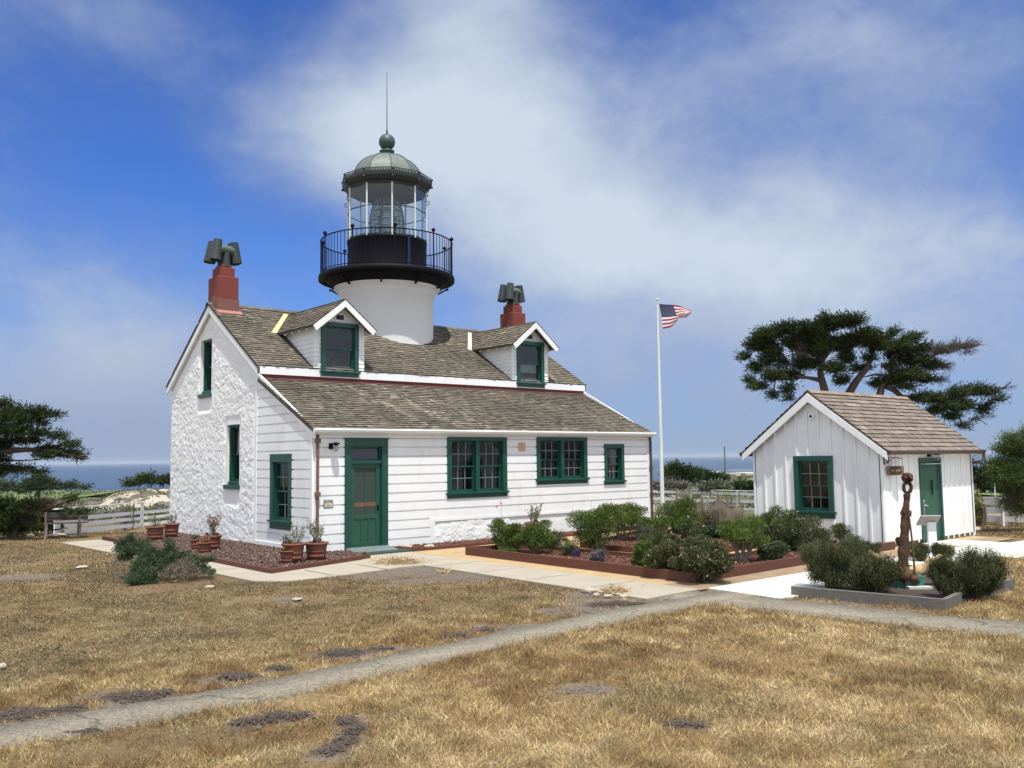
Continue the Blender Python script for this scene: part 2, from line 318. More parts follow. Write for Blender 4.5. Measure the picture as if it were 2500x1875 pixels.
    def build(s, name, mat, parent=None, org=None, bevel=0.0, recalc=True, col=False):
        o_ = ORG[parent.name] if parent is not None else (np.zeros(3) if org is None else np.asarray(org, float))
        me = bpy.data.meshes.new(name); me.from_pydata([tuple(p - o_) for p in s.v], [], s.f)
        me.polygons.foreach_set('use_smooth', s.ns)
        if col:
            a = me.color_attributes.new('col', 'FLOAT_COLOR', 'POINT'); c4 = np.ones((len(s.v), 4), dtype=np.float32); c4[:, :3] = s.c; a.data.foreach_set('color', c4.ravel())
        if recalc or bevel:
            bm = bmesh.new(); bm.from_mesh(me); bmesh.ops.recalc_face_normals(bm, faces=bm.faces); bm.to_mesh(me); bm.free()
        me.materials.append(mat if not isinstance(mat, str) else M[mat])
        ob = bpy.data.objects.new(name, me)
        if parent is None: ob.location = Vector([float(q) for q in o_])
        link(ob, parent); ORG[ob.name] = o_
        if bevel:
            b = ob.modifiers.new('bevel', 'BEVEL'); b.width = bevel; b.segments = 2; b.limit_method = 'ANGLE'; b.angle_limit = R(40)
        return ob
def norm(v): return v / (np.linalg.norm(v, axis=1)[:, None] + 1e-9)
def leafquads(P, D, Ln, Wd, side=None):
    n = len(P); r = rng.normal(size=(n, 3)) if side is None else side
    S = np.cross(D, r); S /= (np.linalg.norm(S, axis=1)[:, None] + 1e-9); Ln = np.asarray(Ln)[:, None]; Wd = np.asarray(Wd)[:, None]
    V = np.stack([P, P + D * Ln * .45 + S * Wd * .5, P + D * Ln, P + D * Ln * .45 - S * Wd * .5], 1).reshape(-1, 3)
    F = np.arange(4 * n).reshape(n, 4); return V, F
def clip(poly, a, b, c):   # keep a*x+b*y<=c
    out = []
    for i in range(len(poly)):
        p, q = poly[i], poly[(i + 1) % len(poly)]; dp = a * p[0] + b * p[1] - c; dq = a * q[0] + b * q[1] - c
        if dp <= 0: out.append(p)
        if (dp < 0 < dq) or (dq < 0 < dp):
            t = dp / (dp - dq); out.append((p[0] + (q[0] - p[0]) * t, p[1] + (q[1] - p[1]) * t))
    return out
def cut_rect(x0, x1, z0, z1, holes):
    xs = sorted({x0, x1, *[min(max(h[i], x0), x1) for h in holes for i in (0, 1)]}); res = []
    for a, b in zip(xs, xs[1:]):
        if b - a < 1e-4: continue
        segs = [(z0, z1)]
        for h in holes:
            if h[0] <= a + 1e-6 and h[1] >= b - 1e-6:
                ns = []
                for s0, s1 in segs:
                    if h[3] <= s0 or h[2] >= s1: ns.append((s0, s1)); continue
                    if h[2] > s0: ns.append((s0, h[2]))
                    if h[3] < s1: ns.append((h[3], s1))
                segs = ns
        if res and segs and res[-1][1] == a and res[-1][2] == segs: res[-1] = (res[-1][0], b, segs)
        else: res.append((a, b, segs))
    return [(a, b, s0, s1) for a, b, sg in res for s0, s1 in sg]
def siding(mb, x0, x1, z0, z1, holes, pitch, gap=.036, th=.042, clips=()):
    z = z0; first = True
    while z < z1 - 1e-4:
        zt = min(z + pitch, z1)
        for a, b, s0, s1 in cut_rect(x0, x1, z, zt, holes):
            lo = s0 + (gap if abs(s0 - z) < 1e-6 and z > z0 + 1e-6 else 0)
            if s1 - lo < .004: continue
            poly = [(a, lo), (b, lo), (b, s1), (a, s1)]
            for c in clips: poly = clip(poly, *c) if poly else poly
            if len(poly) >= 3: mb.extrude(poly, 'y', 0, th + rnd.uniform(-.0015, .0015))
            if lo > s0:
                poly = [(a, s0), (b, s0), (b, lo), (a, lo)]
                for c in clips: poly = clip(poly, *c) if poly else poly
                if len(poly) >= 3: mb.extrude(poly, 'y', 0, th - .039)
        z = zt
def shingles(O, U, V, W, Ls, expo, wr=(.08, .17), th=.019, cfn=None, seed=1, keep=None, jit=.006):
    r = np.random.default_rng(seed); O = np.array(O, float); U = np.array(U, float); V = np.array(V, float); Nn = np.cross(U, V); Nn /= np.linalg.norm(Nn)
    if Nn[2] < 0: Nn = -Nn
    vs = []; cs = []; fs = []
    rows = int(math.ceil(Ls / expo)); rowt = r.uniform(.88, 1.12, rows + 1)
    for i in range(rows):
        x = -r.uniform(0, wr[1]); s0 = i * expo
        wav = .006 * math.sin(i * 1.7)
        while x < W:
            w = r.uniform(*wr); a = max(x, -.0); b = min(x + w - .004, W); x += w
            if b - a < .015: continue
            v0 = s0 - .012 + r.normal(0, jit) + wav * math.sin(a * 1.3 + i); v1 = min(s0 + expo * 1.15, Ls + .02)
            if keep and not keep((a + b) / 2, s0): continue
            h0 = th * r.uniform(.8, 1.5) + .002; h1 = .002
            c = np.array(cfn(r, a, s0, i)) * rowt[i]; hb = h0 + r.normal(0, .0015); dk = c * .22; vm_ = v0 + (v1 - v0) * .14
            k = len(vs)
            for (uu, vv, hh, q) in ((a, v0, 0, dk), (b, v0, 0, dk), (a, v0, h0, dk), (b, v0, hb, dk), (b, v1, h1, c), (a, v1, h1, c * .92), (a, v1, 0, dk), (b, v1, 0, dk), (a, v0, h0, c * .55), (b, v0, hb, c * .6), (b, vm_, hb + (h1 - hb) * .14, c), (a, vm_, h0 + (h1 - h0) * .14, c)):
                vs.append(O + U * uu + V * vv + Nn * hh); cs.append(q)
            fs += [(k, k + 1, k + 3, k + 2), (k + 8, k + 9, k + 10, k + 11), (k + 11, k + 10, k + 4, k + 5), (k, k + 2, k + 5, k + 6), (k + 1, k + 7, k + 4, k + 3)]
    return np.array(vs), np.array(fs), np.array(cs)
def roofcol(r, a, s, i):
    base = np.array([.142, .120, .088]) * (0.78 + .44 * r.random())
    q = math.sin(a * .9 + 1.3) * math.sin(s * 1.7 + a * .35) + .5 * math.sin(a * 2.3 + s * 3.1 + 2)
    base = base * (1 + .16 * q)
    if r.random() < .10: base = base * 1.45
    if r.random() < .12: base = base * .66
    return base
def leancol(r, a, s, i):
    c = roofcol(r, a, s, i)
    # pale run-off streaks on the boards
    for (a0, sl, w) in ((4.4, -.42, .32), (3.3, -.30, .25), (5.1, -.3, .15)):
        d = abs(a - (a0 + sl * s)) / w
        if d < 1 and r.random() < .6 * (1 - d) + .05: c = c * 1.6 + .03
    return c
def newroofcol(r, a, s, i):
    b = np.array([.195, .157, .128]) * (.80 + .36 * r.random())
    if r.random() < .10: b = b * np.array([1.3, 1.3, 1.25])
    return b
# window: local u (along wall), depth n (outward), z
def window(parent, O, U, N, u0, u1, z0, z1, name='window', cw=.11, cols=2, rows=2, double=False, curtain=None, sill=.10, inset=.06, label=None, head=.0, muntw=.018, headw=None, blind=None, proud=.062, full=True, room=(.35, 1.2)):
    hw = cw if headw is None else headw
    f = MB(O, U, N); ob = None
    zs = z0 + sill + .05
    if full:
        f.box(u0, u0 + cw, 0, proud, zs, z1 - hw); f.box(u1 - cw, u1, 0, proud, zs, z1 - hw)
        f.box(u0 - head, u1 + head, 0, proud + .008, z1 - hw, z1)
        f.box(u0 - .0, u1 + .0, 0, proud - .006, z0, z0 + sill - .0)
    a, b = u0 + cw, u1 - cw; t = z1 - hw
    f.box(a - .02, a, -inset - .06, 0, zs, t); f.box(b, b + .02, -inset - .06, 0, zs, t); f.box(a - .02, b + .02, -inset - .06, 0, t, t + .02)
    ob = f.build(name, 'green', parent, bevel=.004)
    if label: ob['label'] = label
    s = MB(O, U, N); s.box(u0 - .045, u1 + .045, -inset, proud + .04, z0 + sill, zs); s.build('sill', 'green', ob, bevel=.004)
    units = [(a, b)] if not double else [(a, (a + b) / 2 - .06), ((a + b) / 2 + .06, b)]
    if double:
        m = MB(O, U, N); m.box((a + b) / 2 - .06, (a + b) / 2 + .06, -inset - .05, proud - .004, zs, t); m.build('mullion', 'green', ob, bevel=.004)
    for (p, q) in units:
        zm = zs + (t - zs) * .5; sf = .045
        for (s0, s1, dn) in ((zs, zm + .02, -inset), (zm - .02, t, -inset + .035)):
            k = MB(O, U, N)
            lo = sf * 1.5 if s0 == zs else sf * .8
            k.box(p, p + sf, dn - .035, dn, s0, s1); k.box(q - sf, q, dn - .035, dn, s0, s1)
            k.box(p + sf, q - sf, dn - .034, dn - .001, s0, s0 + lo); k.box(p + sf, q - sf, dn - .034, dn - .001, s1 - sf * .8, s1)
            so_ = k.build('sash', 'green', ob)
            mu = MB(O, U, N)
            for c in range(1, cols):
                x = p + sf + (q - p - 2 * sf) * c / cols; mu.box(x - muntw / 2, x + muntw / 2, dn - .026, dn - .006, s0 + lo, s1 - sf * .8)
            for c in range(1, rows):
                z = s0 + lo + (s1 - sf * .8 - s0 - lo) * c / rows; mu.box(p + sf, q - sf, dn - .025, dn - .007, z - muntw / 2, z + muntw / 2)
            if cols > 1 or rows > 1: mu.build('muntin', MUNT, ob)
            g = MB(O, U, N); g.add([(p + sf, dn - .018, s0 + lo), (q - sf, dn - .018, s0 + lo), (q - sf, dn - .018, s1 - sf * .8), (p + sf, dn - .018, s1 - sf * .8)], [(0, 1, 2, 3)]); g.build('pane', 'glass', ob, recalc=False)
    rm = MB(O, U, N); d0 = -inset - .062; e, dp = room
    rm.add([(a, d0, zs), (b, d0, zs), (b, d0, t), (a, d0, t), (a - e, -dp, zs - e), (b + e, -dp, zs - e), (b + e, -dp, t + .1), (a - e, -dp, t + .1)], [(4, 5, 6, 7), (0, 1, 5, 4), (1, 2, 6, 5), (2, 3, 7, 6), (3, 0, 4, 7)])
    rm.build('dark_room_box', 'room', ob, recalc=False)  # box painted dark so the inside of the window looks unlit
    if curtain:
        for (c0, c1, k0, k1) in curtain:
            n = 24; v = []; x0 = a + (b - a) * c0; x1 = a + (b - a) * c1; zb = zs + (t - zs) * k0; zt2 = zs + (t - zs) * k1
            for i in range(n + 1):
                x = x0 + (x1 - x0) * i / n; d = -inset - .14 + .022 * math.sin(i * 2.1)
                v += [(x, d, zb + .015 * math.sin(i * 1.3)), (x, d * .98, zt2)]
            cu = MB(O, U, N); cu.add(v, [(2 * i, 2 * i + 2, 2 * i + 3, 2 * i + 1) for i in range(n)], True); cu.build('curtain', 'curtain', ob, recalc=False)
    return ob
M['munt'] = pmat('muntin_paint', (.16, .22, .20), .5, .1, 6); MUNT = 'munt'
def text_obj(name, body, size, loc, rot, mat, parent=None, ext=.002, xs=1.0):
    cu = bpy.data.curves.new(name, 'FONT'); cu.body = body; cu.size = size; cu.extrude = ext; cu.align_x = 'CENTER'; cu.align_y = 'CENTER'
    t = bpy.data.objects.new('tmp', cu); C.objects.link(t); dg = bpy.context.evaluated_depsgraph_get(); me = bpy.data.meshes.new_from_object(t.evaluated_get(dg))
    bpy.data.objects.remove(t); me.materials.clear(); me.materials.append(M[mat]); o_ = ORG[parent.name] if parent else np.zeros(3)
    ob = bpy.data.objects.new(name, me); ob.location = Vector((np.array(loc) - o_).tolist()); ob.rotation_euler = rot; ob.scale = (xs, 1, 1); link(ob, parent); return ob

# ================================================================== THE LIGHTHOUSE
L = 11.25; YM0 = 2.83; YR = 6.03; YB = 9.10; ZR = 6.53; ZM = 4.50
FR = dict(O=(0, 0, 0), U=(1, 0, 0), N=(0, -1, 0)); LF = dict(O=(0, 0, 0), U=(0, 1, 0), N=(-1, 0, 0))
LH = empty('lighthouse', (0, 0, 0), 'white lighthouse house with shingled roof and round tower rising from its ridge', 'lighthouse')
PIT = .2185
# front siding with openings (u0,u1,z0,z1)
DOOR = (.752, 1.914, 0.0, 2.6); W1 = (3.657, 5.607, 1.113, 2.664); W2 = (6.662, 8.598, 1.376, 2.676); W3 = (9.298, 10.133, 1.313, 2.489)
def hole(w, c=.09): return (w[0] + c, w[1] - c, w[2] + .1, w[3] - c)
hs = [hole(DOOR)[:2] + (-1, 2.5), hole(W1), hole(W2), hole(W3)]
f = MB(**FR); z0 = .10 - PIT * .0
siding(f, .10, 3.12, -.02 + .0, 2.62, hs, PIT)
siding(f, 3.12, L - .10, -.02 + PIT * 3, 2.62, hs, PIT)
fr = f.build('siding_wall', 'white', LH)
f = MB(**FR)   # solid backing behind the boards
for a, b, s0, s1 in cut_rect(0, L, -.6, 2.66, hs): f.box(a, b, -.10, -.001, s0, s1)
f.build('wall_backing', 'white', LH)
f = MB(**FR); f.box(3.12, 3.26, .029, .056, .02, .57); f.box(3.12, L - .1, .0, .054, .57, .632); f.build('water_table', 'white', LH)
f = MB(**FR); f.box(L - .10, L, 0, .052, -.1, 2.62); f.box(0, .10, 0, .052, -.05, 2.62); f.box(0, L, 0, .056, 2.62, 2.70); f.build('corner_board', 'white', LH)
# rough painted foundation under the skirt on the right
def rough_sheet(name, mat, parent, nu, nv, fn, smooth=True):
    uu, vv = np.meshgrid(np.linspace(0, 1, nu), np.linspace(0, 1, nv)); P = fn(uu.ravel(), vv.ravel())
    i = np.arange(nu * nv).reshape(nv, nu); F = np.stack([i[:-1, :-1], i[:-1, 1:], i[1:, 1:], i[1:, :-1]], -1).reshape(-1, 4)
    return npmesh(name, P, F, mat, parent, smooth=smooth)
def worley(x, y, cell, seed, jit=.9):
    ix = np.floor(x / cell).astype(int); iy = np.floor(y / cell).astype(int); best = np.full(x.shape, 9.); second = best.copy(); val = np.zeros(x.shape)
    for dx in (-1, 0, 1):
        for dy in (-1, 0, 1):
            cx, cy = ix + dx, iy + dy; h = np.sin(cx * 127.1 + cy * 311.7 + seed * 74.7) * 43758.5453; h1 = h - np.floor(h); h = np.sin(cx * 269.5 + cy * 183.3 + seed * 17.1) * 43758.5453; h2 = h - np.floor(h)
            px = (cx + .5 + (h1 - .5) * jit) * cell; py = (cy + .5 + (h2 - .5) * jit) * cell
            d = np.hypot(x - px, y - py) / cell; m = d < best; second = np.where(m, best, np.minimum(second, d)); val = np.where(m, h1, val); best = np.where(m, d, best)
    return best, second, val
def vnoise(x, y, s, seed=0):
    x = x / s; y = y / s; ix = np.floor(x); iy = np.floor(y); fx = x - ix; fy = y - iy; fx = fx * fx * (3 - 2 * fx); fy = fy * fy * (3 - 2 * fy)
    def h(a, b): q = np.sin(a * 127.1 + b * 311.7 + seed * 53.3) * 43758.5453; return q - np.floor(q)
    return (h(ix, iy) * (1 - fx) + h(ix + 1, iy) * fx) * (1 - fy) + (h(ix, iy + 1) * (1 - fx) + h(ix + 1, iy + 1) * fx) * fy
def facets(x, y, cell, seed):
    ix = np.floor(x / cell).astype(int); iy = np.floor(y / cell).astype(int); best = np.full(x.shape, 9.); H = np.zeros(x.shape)
    def hs(a, b, k): q = np.sin(a * 127.1 + b * 311.7 + seed * 74.7 + k * 19.19) * 43758.5453; return q - np.floor(q)
    for dx in (-1, 0, 1):
        for dy in (-1, 0, 1):
            cx, cy = ix + dx, iy + dy; px = (cx + .5 + (hs(cx, cy, 1) - .5) * .95) * cell; py = (cy + .5 + (hs(cx, cy, 2) - .5) * .95) * cell
            d = np.hypot(x - px, y - py) / cell; m = d < best; h = .5 + .5 * hs(cx, cy, 3) + ((x - px) * (hs(cx, cy, 4) - .5) + (y - py) * (hs(cx, cy, 5) - .5)) / cell * 1.6 - d * d * .35; H = np.where(m, h, H); best = np.where(m, d, best)
    return H
def rubble(x, y):
    x0_ = x; x = x + .05 * vnoise(x, y, .15, 61) + .015 * vnoise(x, y, .05, 62); y = y + .05 * vnoise(x0_ + 3.7, y, .16, 63) + .015 * vnoise(x0_, y, .06, 64)
    return .018 * facets(x, y * 1.25, .23, 3) + .013 * facets(x + 5, y * 1.1, .105, 7) + .008 * facets(x + 2, y, .05, 9) + .02 * vnoise(x, y, .6, 2) + .007 * vnoise(x, y, .025, 9)
def rubble_old(x, y):
    x0_ = x; x = x + .08 * vnoise(x, y, .17, 61) + .02 * vnoise(x, y, .05, 62); y = y + .08 * vnoise(x0_ + 3.7, y, .19, 63) + .02 * vnoise(x0_, y, .06, 64)
    b, s, v = worley(x, y * 1.3, .24, 3); b2, s2, v2 = worley(x + 9, y, .095, 5)
    n = vnoise(x, y, .3, 2)
    k = np.clip((s - b) * 2.2, 0, 1)
    q = (.016 * k * (.1 + 1.3 * v)) + .013 * np.clip((s2 - b2) * 1.4, 0, 1) * (.1 + 1.2 * v2) + .014 * n + .011 * np.abs(vnoise(x, y, .09, 7) - .5) * 2 + .009 * vnoise(x, y, .045, 8) + .006 * vnoise(x, y, .024, 9)
    return q
def fnd(u, v):
    x = 3.26 + u * (L - 3.26); z = -.15 + v * .71
    return np.stack([x, -.012 - rubble(x * .7, z * .7) * .8 * (x < 5.7) - rubble(x, z) * .22 * (x >= 5.7), z], 1)
rough_sheet('stone_foundation', M['lime'], LH, 420, 40, fnd)
# --- left end of the lean-to (x=0 face), clip under the sloping roof
ZE = 2.70; SL = (4.12 - ZE) / (YM0 - 0)
LW = (1.021, 2.141, .491, 2.277)
f = MB(**LF); topc = (-SL, 1.0, ZE + .0)     # z <= ZE + SL*y
siding(f, .10, 3.03 - .11, .14, 4.4, [hole(LW)], PIT, clips=[topc]); f.build('end_siding', 'white', LH)
f = MB(**LF); poly = [(0, -.6), (3.03, -.6), (3.03, 4.4), (0, 4.4)]
for a, b, s0, s1 in cut_rect(0, 3.03, -.6, 4.4, [hole(LW)]):
    pl = clip([(a, s0), (b, s0), (b, s1), (a, s1)], *topc)
    if len(pl) > 2: f.extrude(pl, 'y', -.10, -.001)
f.build('end_backing', 'white', LH)
f = MB(**LF); f.box(0, .10, .0, .053, .12, 2.66); f.box(3.03 - .11, 3.03, 0, .056, .12, 4.05); f.box(.0, 3.03, .03, .060, .02, .16)
f.build('end_trim', 'white', LH)
f = MB(**LF)   # rake board of the lean-to
f.extrude([(-.12, ZE - .10), (3.0, ZE - .10 + SL * 3.12), (3.0, ZE + .12 + SL * 3.12), (-.12, ZE + .12)], 'y', .03, .075); f.build('lean_to_rake', 'white', LH)
f = MB(O=(L, 0, 0), U=(0, 1, 0), N=(1, 0, 0)); f.extrude([(-.12, ZE - .10), (3.0, ZE - .10 + SL * 3.12), (3.0, ZE + .12 + SL * 3.12), (-.12, ZE + .12)], 'y', .03, .075); f.build('lean_to_rake', 'white', LH)
# right and back walls
f = MB(); f.extrude([(0, -1.4), (YB, -1.4), (YB, ZM - .1), (YR, ZR - .15), (YM0, ZM - .15), (YM0, ZE + SL * YM0), (0, ZE)], 'x', L - .12, L); f.box(.3, L - .12, YB - .25, YB, -1.4, ZM - .05); f.build('far_wall', 'white', LH)
# --- stone gable (x=0 face) with rough whitewash
G1 = (6.02, 6.80, 4.02, 5.55); G2 = (4.067, 4.90, 1.50, 3.08)
ys = set(np.round(np.linspace(3.03, YB, 270), 4)); zs_ = set(np.round(np.linspace(-.3, 6.45, 300), 4))
for g in (G1, G2): ys |= {g[0], g[1]}; zs_ |= {g[2], g[3]}
ys = np.array(sorted(ys)); zs_ = np.array(sorted(zs_)); YY, ZZ = np.meshgrid(ys, zs_)
rl = np.minimum(ZM + (YY - YM0) * (ZR - ZM) / (YR - YM0), ZM + (YB + .05 - YY) * (ZR - ZM) / (YB + .05 - YR)) - .06
Zc = np.minimum(ZZ, rl)
edge = np.clip((rl - ZZ - .18) / .35, 0, 1) * np.clip((YY - 3.03 - .04) / .12, 0, 1) * np.clip((YB - YY - .02) / .08, 0, 1)
for g in (G1, G2):
    dx = np.maximum(np.maximum(g[0] - YY, YY - g[1]), 0); dz = np.maximum(np.maximum(g[2] - .42 - ZZ, ZZ - g[3] - .16), 0); edge = edge * np.clip((np.hypot(dx, dz) - .03 - .04 * np.sin(ZZ * 9)) / .10, 0, 1)
disp = (rubble(YY, Zc) * edge) * .66 + .01 * vnoise(YY, Zc, .5, 4)
Vv = np.stack([-disp - .0, YY, Zc], -1).reshape(-1, 3); nn = len(ys); idx = np.arange(len(ys) * len(zs_)).reshape(len(zs_), nn)
F = np.stack([idx[:-1, :-1], idx[1:, :-1], idx[1:, 1:], idx[:-1, 1:]], -1)
cy_ = (YY[:-1, :-1] + YY[1:, 1:]) / 2; cz_ = (ZZ[:-1, :-1] + ZZ[1:, 1:]) / 2; keepm = cz_ < (rl[:-1, :-1] + .05)
for g in (G1, G2): keepm &= ~((cy_ > g[0]) & (cy_ < g[1]) & (cz_ > g[2]) & (cz_ < g[3]))
npmesh('stone_gable_wall', Vv, F[keepm], M['lime'], LH, smooth=True)
f = MB(**LF)   # reveals of the deep window openings + wall core
for g in (G1, G2):
    f = MB(**LF); f.box(g[0] - .02, g[0], -.22, -.0, g[2] - .02, g[3] + .02); f.box(g[1], g[1] + .02, -.22, -.0, g[2] - .02, g[3] + .02); f.box(g[0], g[1], -.22, 0, g[3], g[3] + .02)
    f.build('window_reveal', 'lime', LH)
f = MB(**LF); f.box(YB - .02, YB, -.35, 0, -1.2, ZM - .1); f.box(3.03, YB, -.36, -.34, -1, 0); f.build('wall_return', 'lime', LH)
# windows
window(LH, **FR, u0=W1[0], u1=W1[1], z0=W1[2], z1=W1[3], double=True, cols=3, rows=2, cw=.14, label='large pair of green twelve pane windows nearest the door', headw=.10)
window(LH, **FR, u0=W2[0], u1=W2[1], z0=W2[2], z1=W2[3], double=True, cols=3, rows=2, cw=.14, label='smaller pair of green windows in the middle of the wall', headw=.10)
window(LH, **FR, u0=W3[0], u1=W3[1], z0=W3[2], z1=W3[3], cols=3, rows=2, cw=.12, sill=.06, label='narrow green window at the far end of the wall', curtain=[(.72, 1, .05, 1)])
window(LH, **LF, u0=LW[0], u1=LW[1], z0=LW[2], z1=LW[3], cols=2, rows=2, cw=.16, sill=.16, label='tall green window on the boarded end wall', curtain=[(.0, .5, 0, 1)], headw=.2)
def deep_window(g, lab):
    O = (.13, 0, 0)
    w = window(LH, O, (0, 1, 0), (-1, 0, 0), g[0], g[1], g[2], g[3], cw=.06, cols=1, rows=1, sill=.03, proud=.06, label=lab, curtain=[(0, .45, 0, 1)])
    s = MB(**LF); s.box(g[0] - .06, g[1] + .06, -.10, .07, g[2] - .11, g[2] + .0); s.build('outer_sill', 'green', w, bevel=.006)
deep_window(G1, 'small green sash window high in the stone gable'); deep_window(G2, 'small green sash window low in the stone gable')
# --- front door
f = MB(**FR); d = DOOR
f.box(d[0], d[0] + .17, 0, .066, 0, 2.42); f.box(d[1] - .17, d[1], 0, .066, 0, 2.42); f.box(d[0] - .0, d[1], 0, .070, 2.42, 2.6); f.box(d[0] - .03, d[1] + .03, 0, .09, 2.6, 2.625)
f.box(d[0] + .17, d[1] - .17, -.10, .035, 2.02, 2.10); f.box(d[0] + .165, d[0] + .20, -.1, -.0, 0, 2.42); f.box(d[1] - .20, d[1] - .165, -.1, 0, 0, 2.42); f.box(d[0] + .17, d[1] - .17, -.1, 0, 2.38, 2.43)
dr = f.build('door', 'green', LH, bevel=.004); dr['label'] = 'green screen door with a glazed transom above'
a, b = d[0] + .20, d[1] - .20
f = MB(**FR)
f.box(a, a + .085, -.05, -.01, .02, 2.02); f.box(b - .085, b, -.05, -.01, .02, 2.02); f.box(a + .085, b - .085, -.05, -.01, 1.92, 2.02); f.box(a + .085, b - .085, -.049, -.011, .74, .84); f.box(a + .085, b - .085, -.05, -.01, .02, .20)
f.box(a + .085, b - .085, -.05, -.028, .2, .74)
for i in range(1, 3): x = a + .085 + (b - a - .17) * i / 3; f.box(x - .02, x + .02, -.029, -.012, .2, .74)
f.box((a + b) / 2 - .009, (a + b) / 2 + .009, -.04, -.02, .84, 1.92); f.build('screen_panel', 'green2', dr, bevel=.003)
f = MB(**FR); f.add([(a + .085, -.035, .84), (b - .085, -.035, .84), (b - .085, -.035, 1.92), (a + .085, -.035, 1.92)], [(0, 1, 2, 3)]); f.build('screen_mesh', 'shade', dr)
f = MB(**FR); f.box(a + .085, b - .085, -.034, -.031, 1.02, 1.12); f.build('push_bar', 'band', dr)
f = MB(**FR); f.box(b - .06, b - .035, -.01, .03, .92, 1.04); f.build('handle', 'black', dr)
f = MB(**FR); f.add([(a, -.04, 2.12), (b, -.04, 2.12), (b, -.04, 2.37), (a, -.04, 2.37)], [(0, 1, 2, 3)]); f.build('transom_pane', 'glass', dr)
f = MB(**FR); f.box(a, b, -.9, -.08, -.05, 2.4); f.build('dark_room_box', 'room', dr)
f = MB(**FR); f.box(d[0], d[1], -.1, .10, -.06, .0); f.build('threshold', 'green', dr)
# --- roofs
vm = np.array([0, YR - (YM0 - .08), ZR - (ZM + .0)]); LM = np.linalg.norm(vm); vm /= LM
f = MB(); t = .05
f.extrude([(YM0 - .06, ZM - .07), (YR, ZR - .07), (YB + .14, ZM - .16), (YB + .14, ZM - .10), (YR, ZR - .015), (YM0 - .08, ZM - .01)], 'x', -.13, L + .13)
rf = f.build('main_roof', 'roofb', LH)
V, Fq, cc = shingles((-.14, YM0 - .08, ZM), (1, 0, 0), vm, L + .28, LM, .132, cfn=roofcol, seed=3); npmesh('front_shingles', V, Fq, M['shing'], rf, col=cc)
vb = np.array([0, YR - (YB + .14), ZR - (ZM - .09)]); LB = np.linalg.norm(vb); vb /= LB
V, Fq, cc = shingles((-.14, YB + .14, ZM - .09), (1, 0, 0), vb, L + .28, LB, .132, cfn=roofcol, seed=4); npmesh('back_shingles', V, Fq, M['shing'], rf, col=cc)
f = MB()
x = -.16
while x < L + .14:
    w = rnd.uniform(.14, .2); zz = ZR + .012 + rnd.uniform(0, .012); c = np.array([.12, .105, .085]) * rnd.uniform(.7, 1.2)
    f.bar((x, YR - .075, zz - .035), (x + w + .03, YR - .075, zz - .035), .16, .018, up=(0, -.55, .83), col=tuple(c)); f.bar((x, YR + .075, zz - .035), (x + w + .03, YR + .075, zz - .035), .16, .018, up=(0, .55, .83), col=tuple(c)); x += w
f.build('ridge_cap', 'shing', rf, col=True)
vl = np.array([0, YM0 - .03 + .14, 4.19 - 2.83]); LL = np.linalg.norm(vl); vl /= LL
f = MB(); f.extrude([(-.12, 2.74), (YM0, 4.10), (YM0, 4.17), (-.14, 2.815)], 'x', -.09, L + .09); lf = f.build('lean_to_roof', 'roofb', LH)
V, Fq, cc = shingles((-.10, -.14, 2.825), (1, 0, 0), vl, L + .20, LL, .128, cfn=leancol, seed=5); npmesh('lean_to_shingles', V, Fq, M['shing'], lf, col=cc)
# fascia + red flashing between the roofs
f = MB(); f.box(-.12, L + .12, YM0 - .09, YM0 - .05, ZM - .21, ZM - .015); f.box(-.1, L + .1, YM0 - .05, YM0 + .1, ZM - .21, ZM - .18); f.build('fascia', 'white', LH)
f = MB(); f.box(-.05, L + .05, YM0 - .04, YM0, 4.10, ZM - .2); f.build('red_flashing', 'red', LH)
f = MB(); f.add([(-.06, YM0 - .045, 4.198), (L + .06, YM0 - .045, 4.198), (L + .06, YM0 - .13, 4.178), (-.06, YM0 - .13, 4.178)], [(0, 1, 2, 3)]); f.build('pink_flashing', 'pink', LH)
# rake boards on the stone gable
def rake(x0, x1, par):
    f = MB(); k = (ZR - ZM) / (YR - YM0); kb = (ZR - (ZM - .09)) / (YB + .14 - YR)
    f.extrude([(YM0 - .09, ZM - .02), (YR, ZR - .02), (YR, ZR - .26), (YM0 - .09, ZM - .26)], 'x', x0, x1)
    f.extrude([(YR, ZR - .02), (YB + .14, ZM - .11), (YB + .14, ZM - .35), (YR, ZR - .26)], 'x', x0, x1)
    f.build('rake_board', 'white', par, bevel=.004)
rake(-.12, -.07, LH); rake(L + .07, L + .12, LH)
f = MB(); f.extrude([(YM0 - .02, ZM - .12), (YR, ZR - .12), (YB, ZM - .16), (YB, ZM - .22), (YR, ZR - .17), (YM0 - .02, ZM - .18)], 'x', -.08, 0.0); f.build('rake_soffit', 'white', LH)
# gutter and downspouts
f = MB(); f.extrude([(-.14, 2.83), (-.25, 2.83), (-.26, 2.80), (-.24, 2.745), (-.19, 2.72), (-.14, 2.735)], 'x', -.10, L + .12); f.box(-.05, L + .05, -.14, 0, 2.70, 2.735); f.build('gutter', 'white', LH)
f = MB(); f.tube([(.045, -.06, 2.72), (.045, -.085, 2.6), (.045, -.085, .25)], .036, 8)
for z in (2.55, 1.35): f.box(-.01, .10, -.13, -.04, z - .05, z + .05)
ds = f.build('downspout', 'rustpipe', LH)
f = MB(); f.tube([(L - .01, -.10, 2.72), (L + .03, -.085, 2.6), (L + .03, -.085, .02)], .04, 8)
for z in (1.75, .95): f.box(L - .02, L + .08, -.12, -.03, z - .05, z + .05)
f.build('downspout', 'brown', LH)
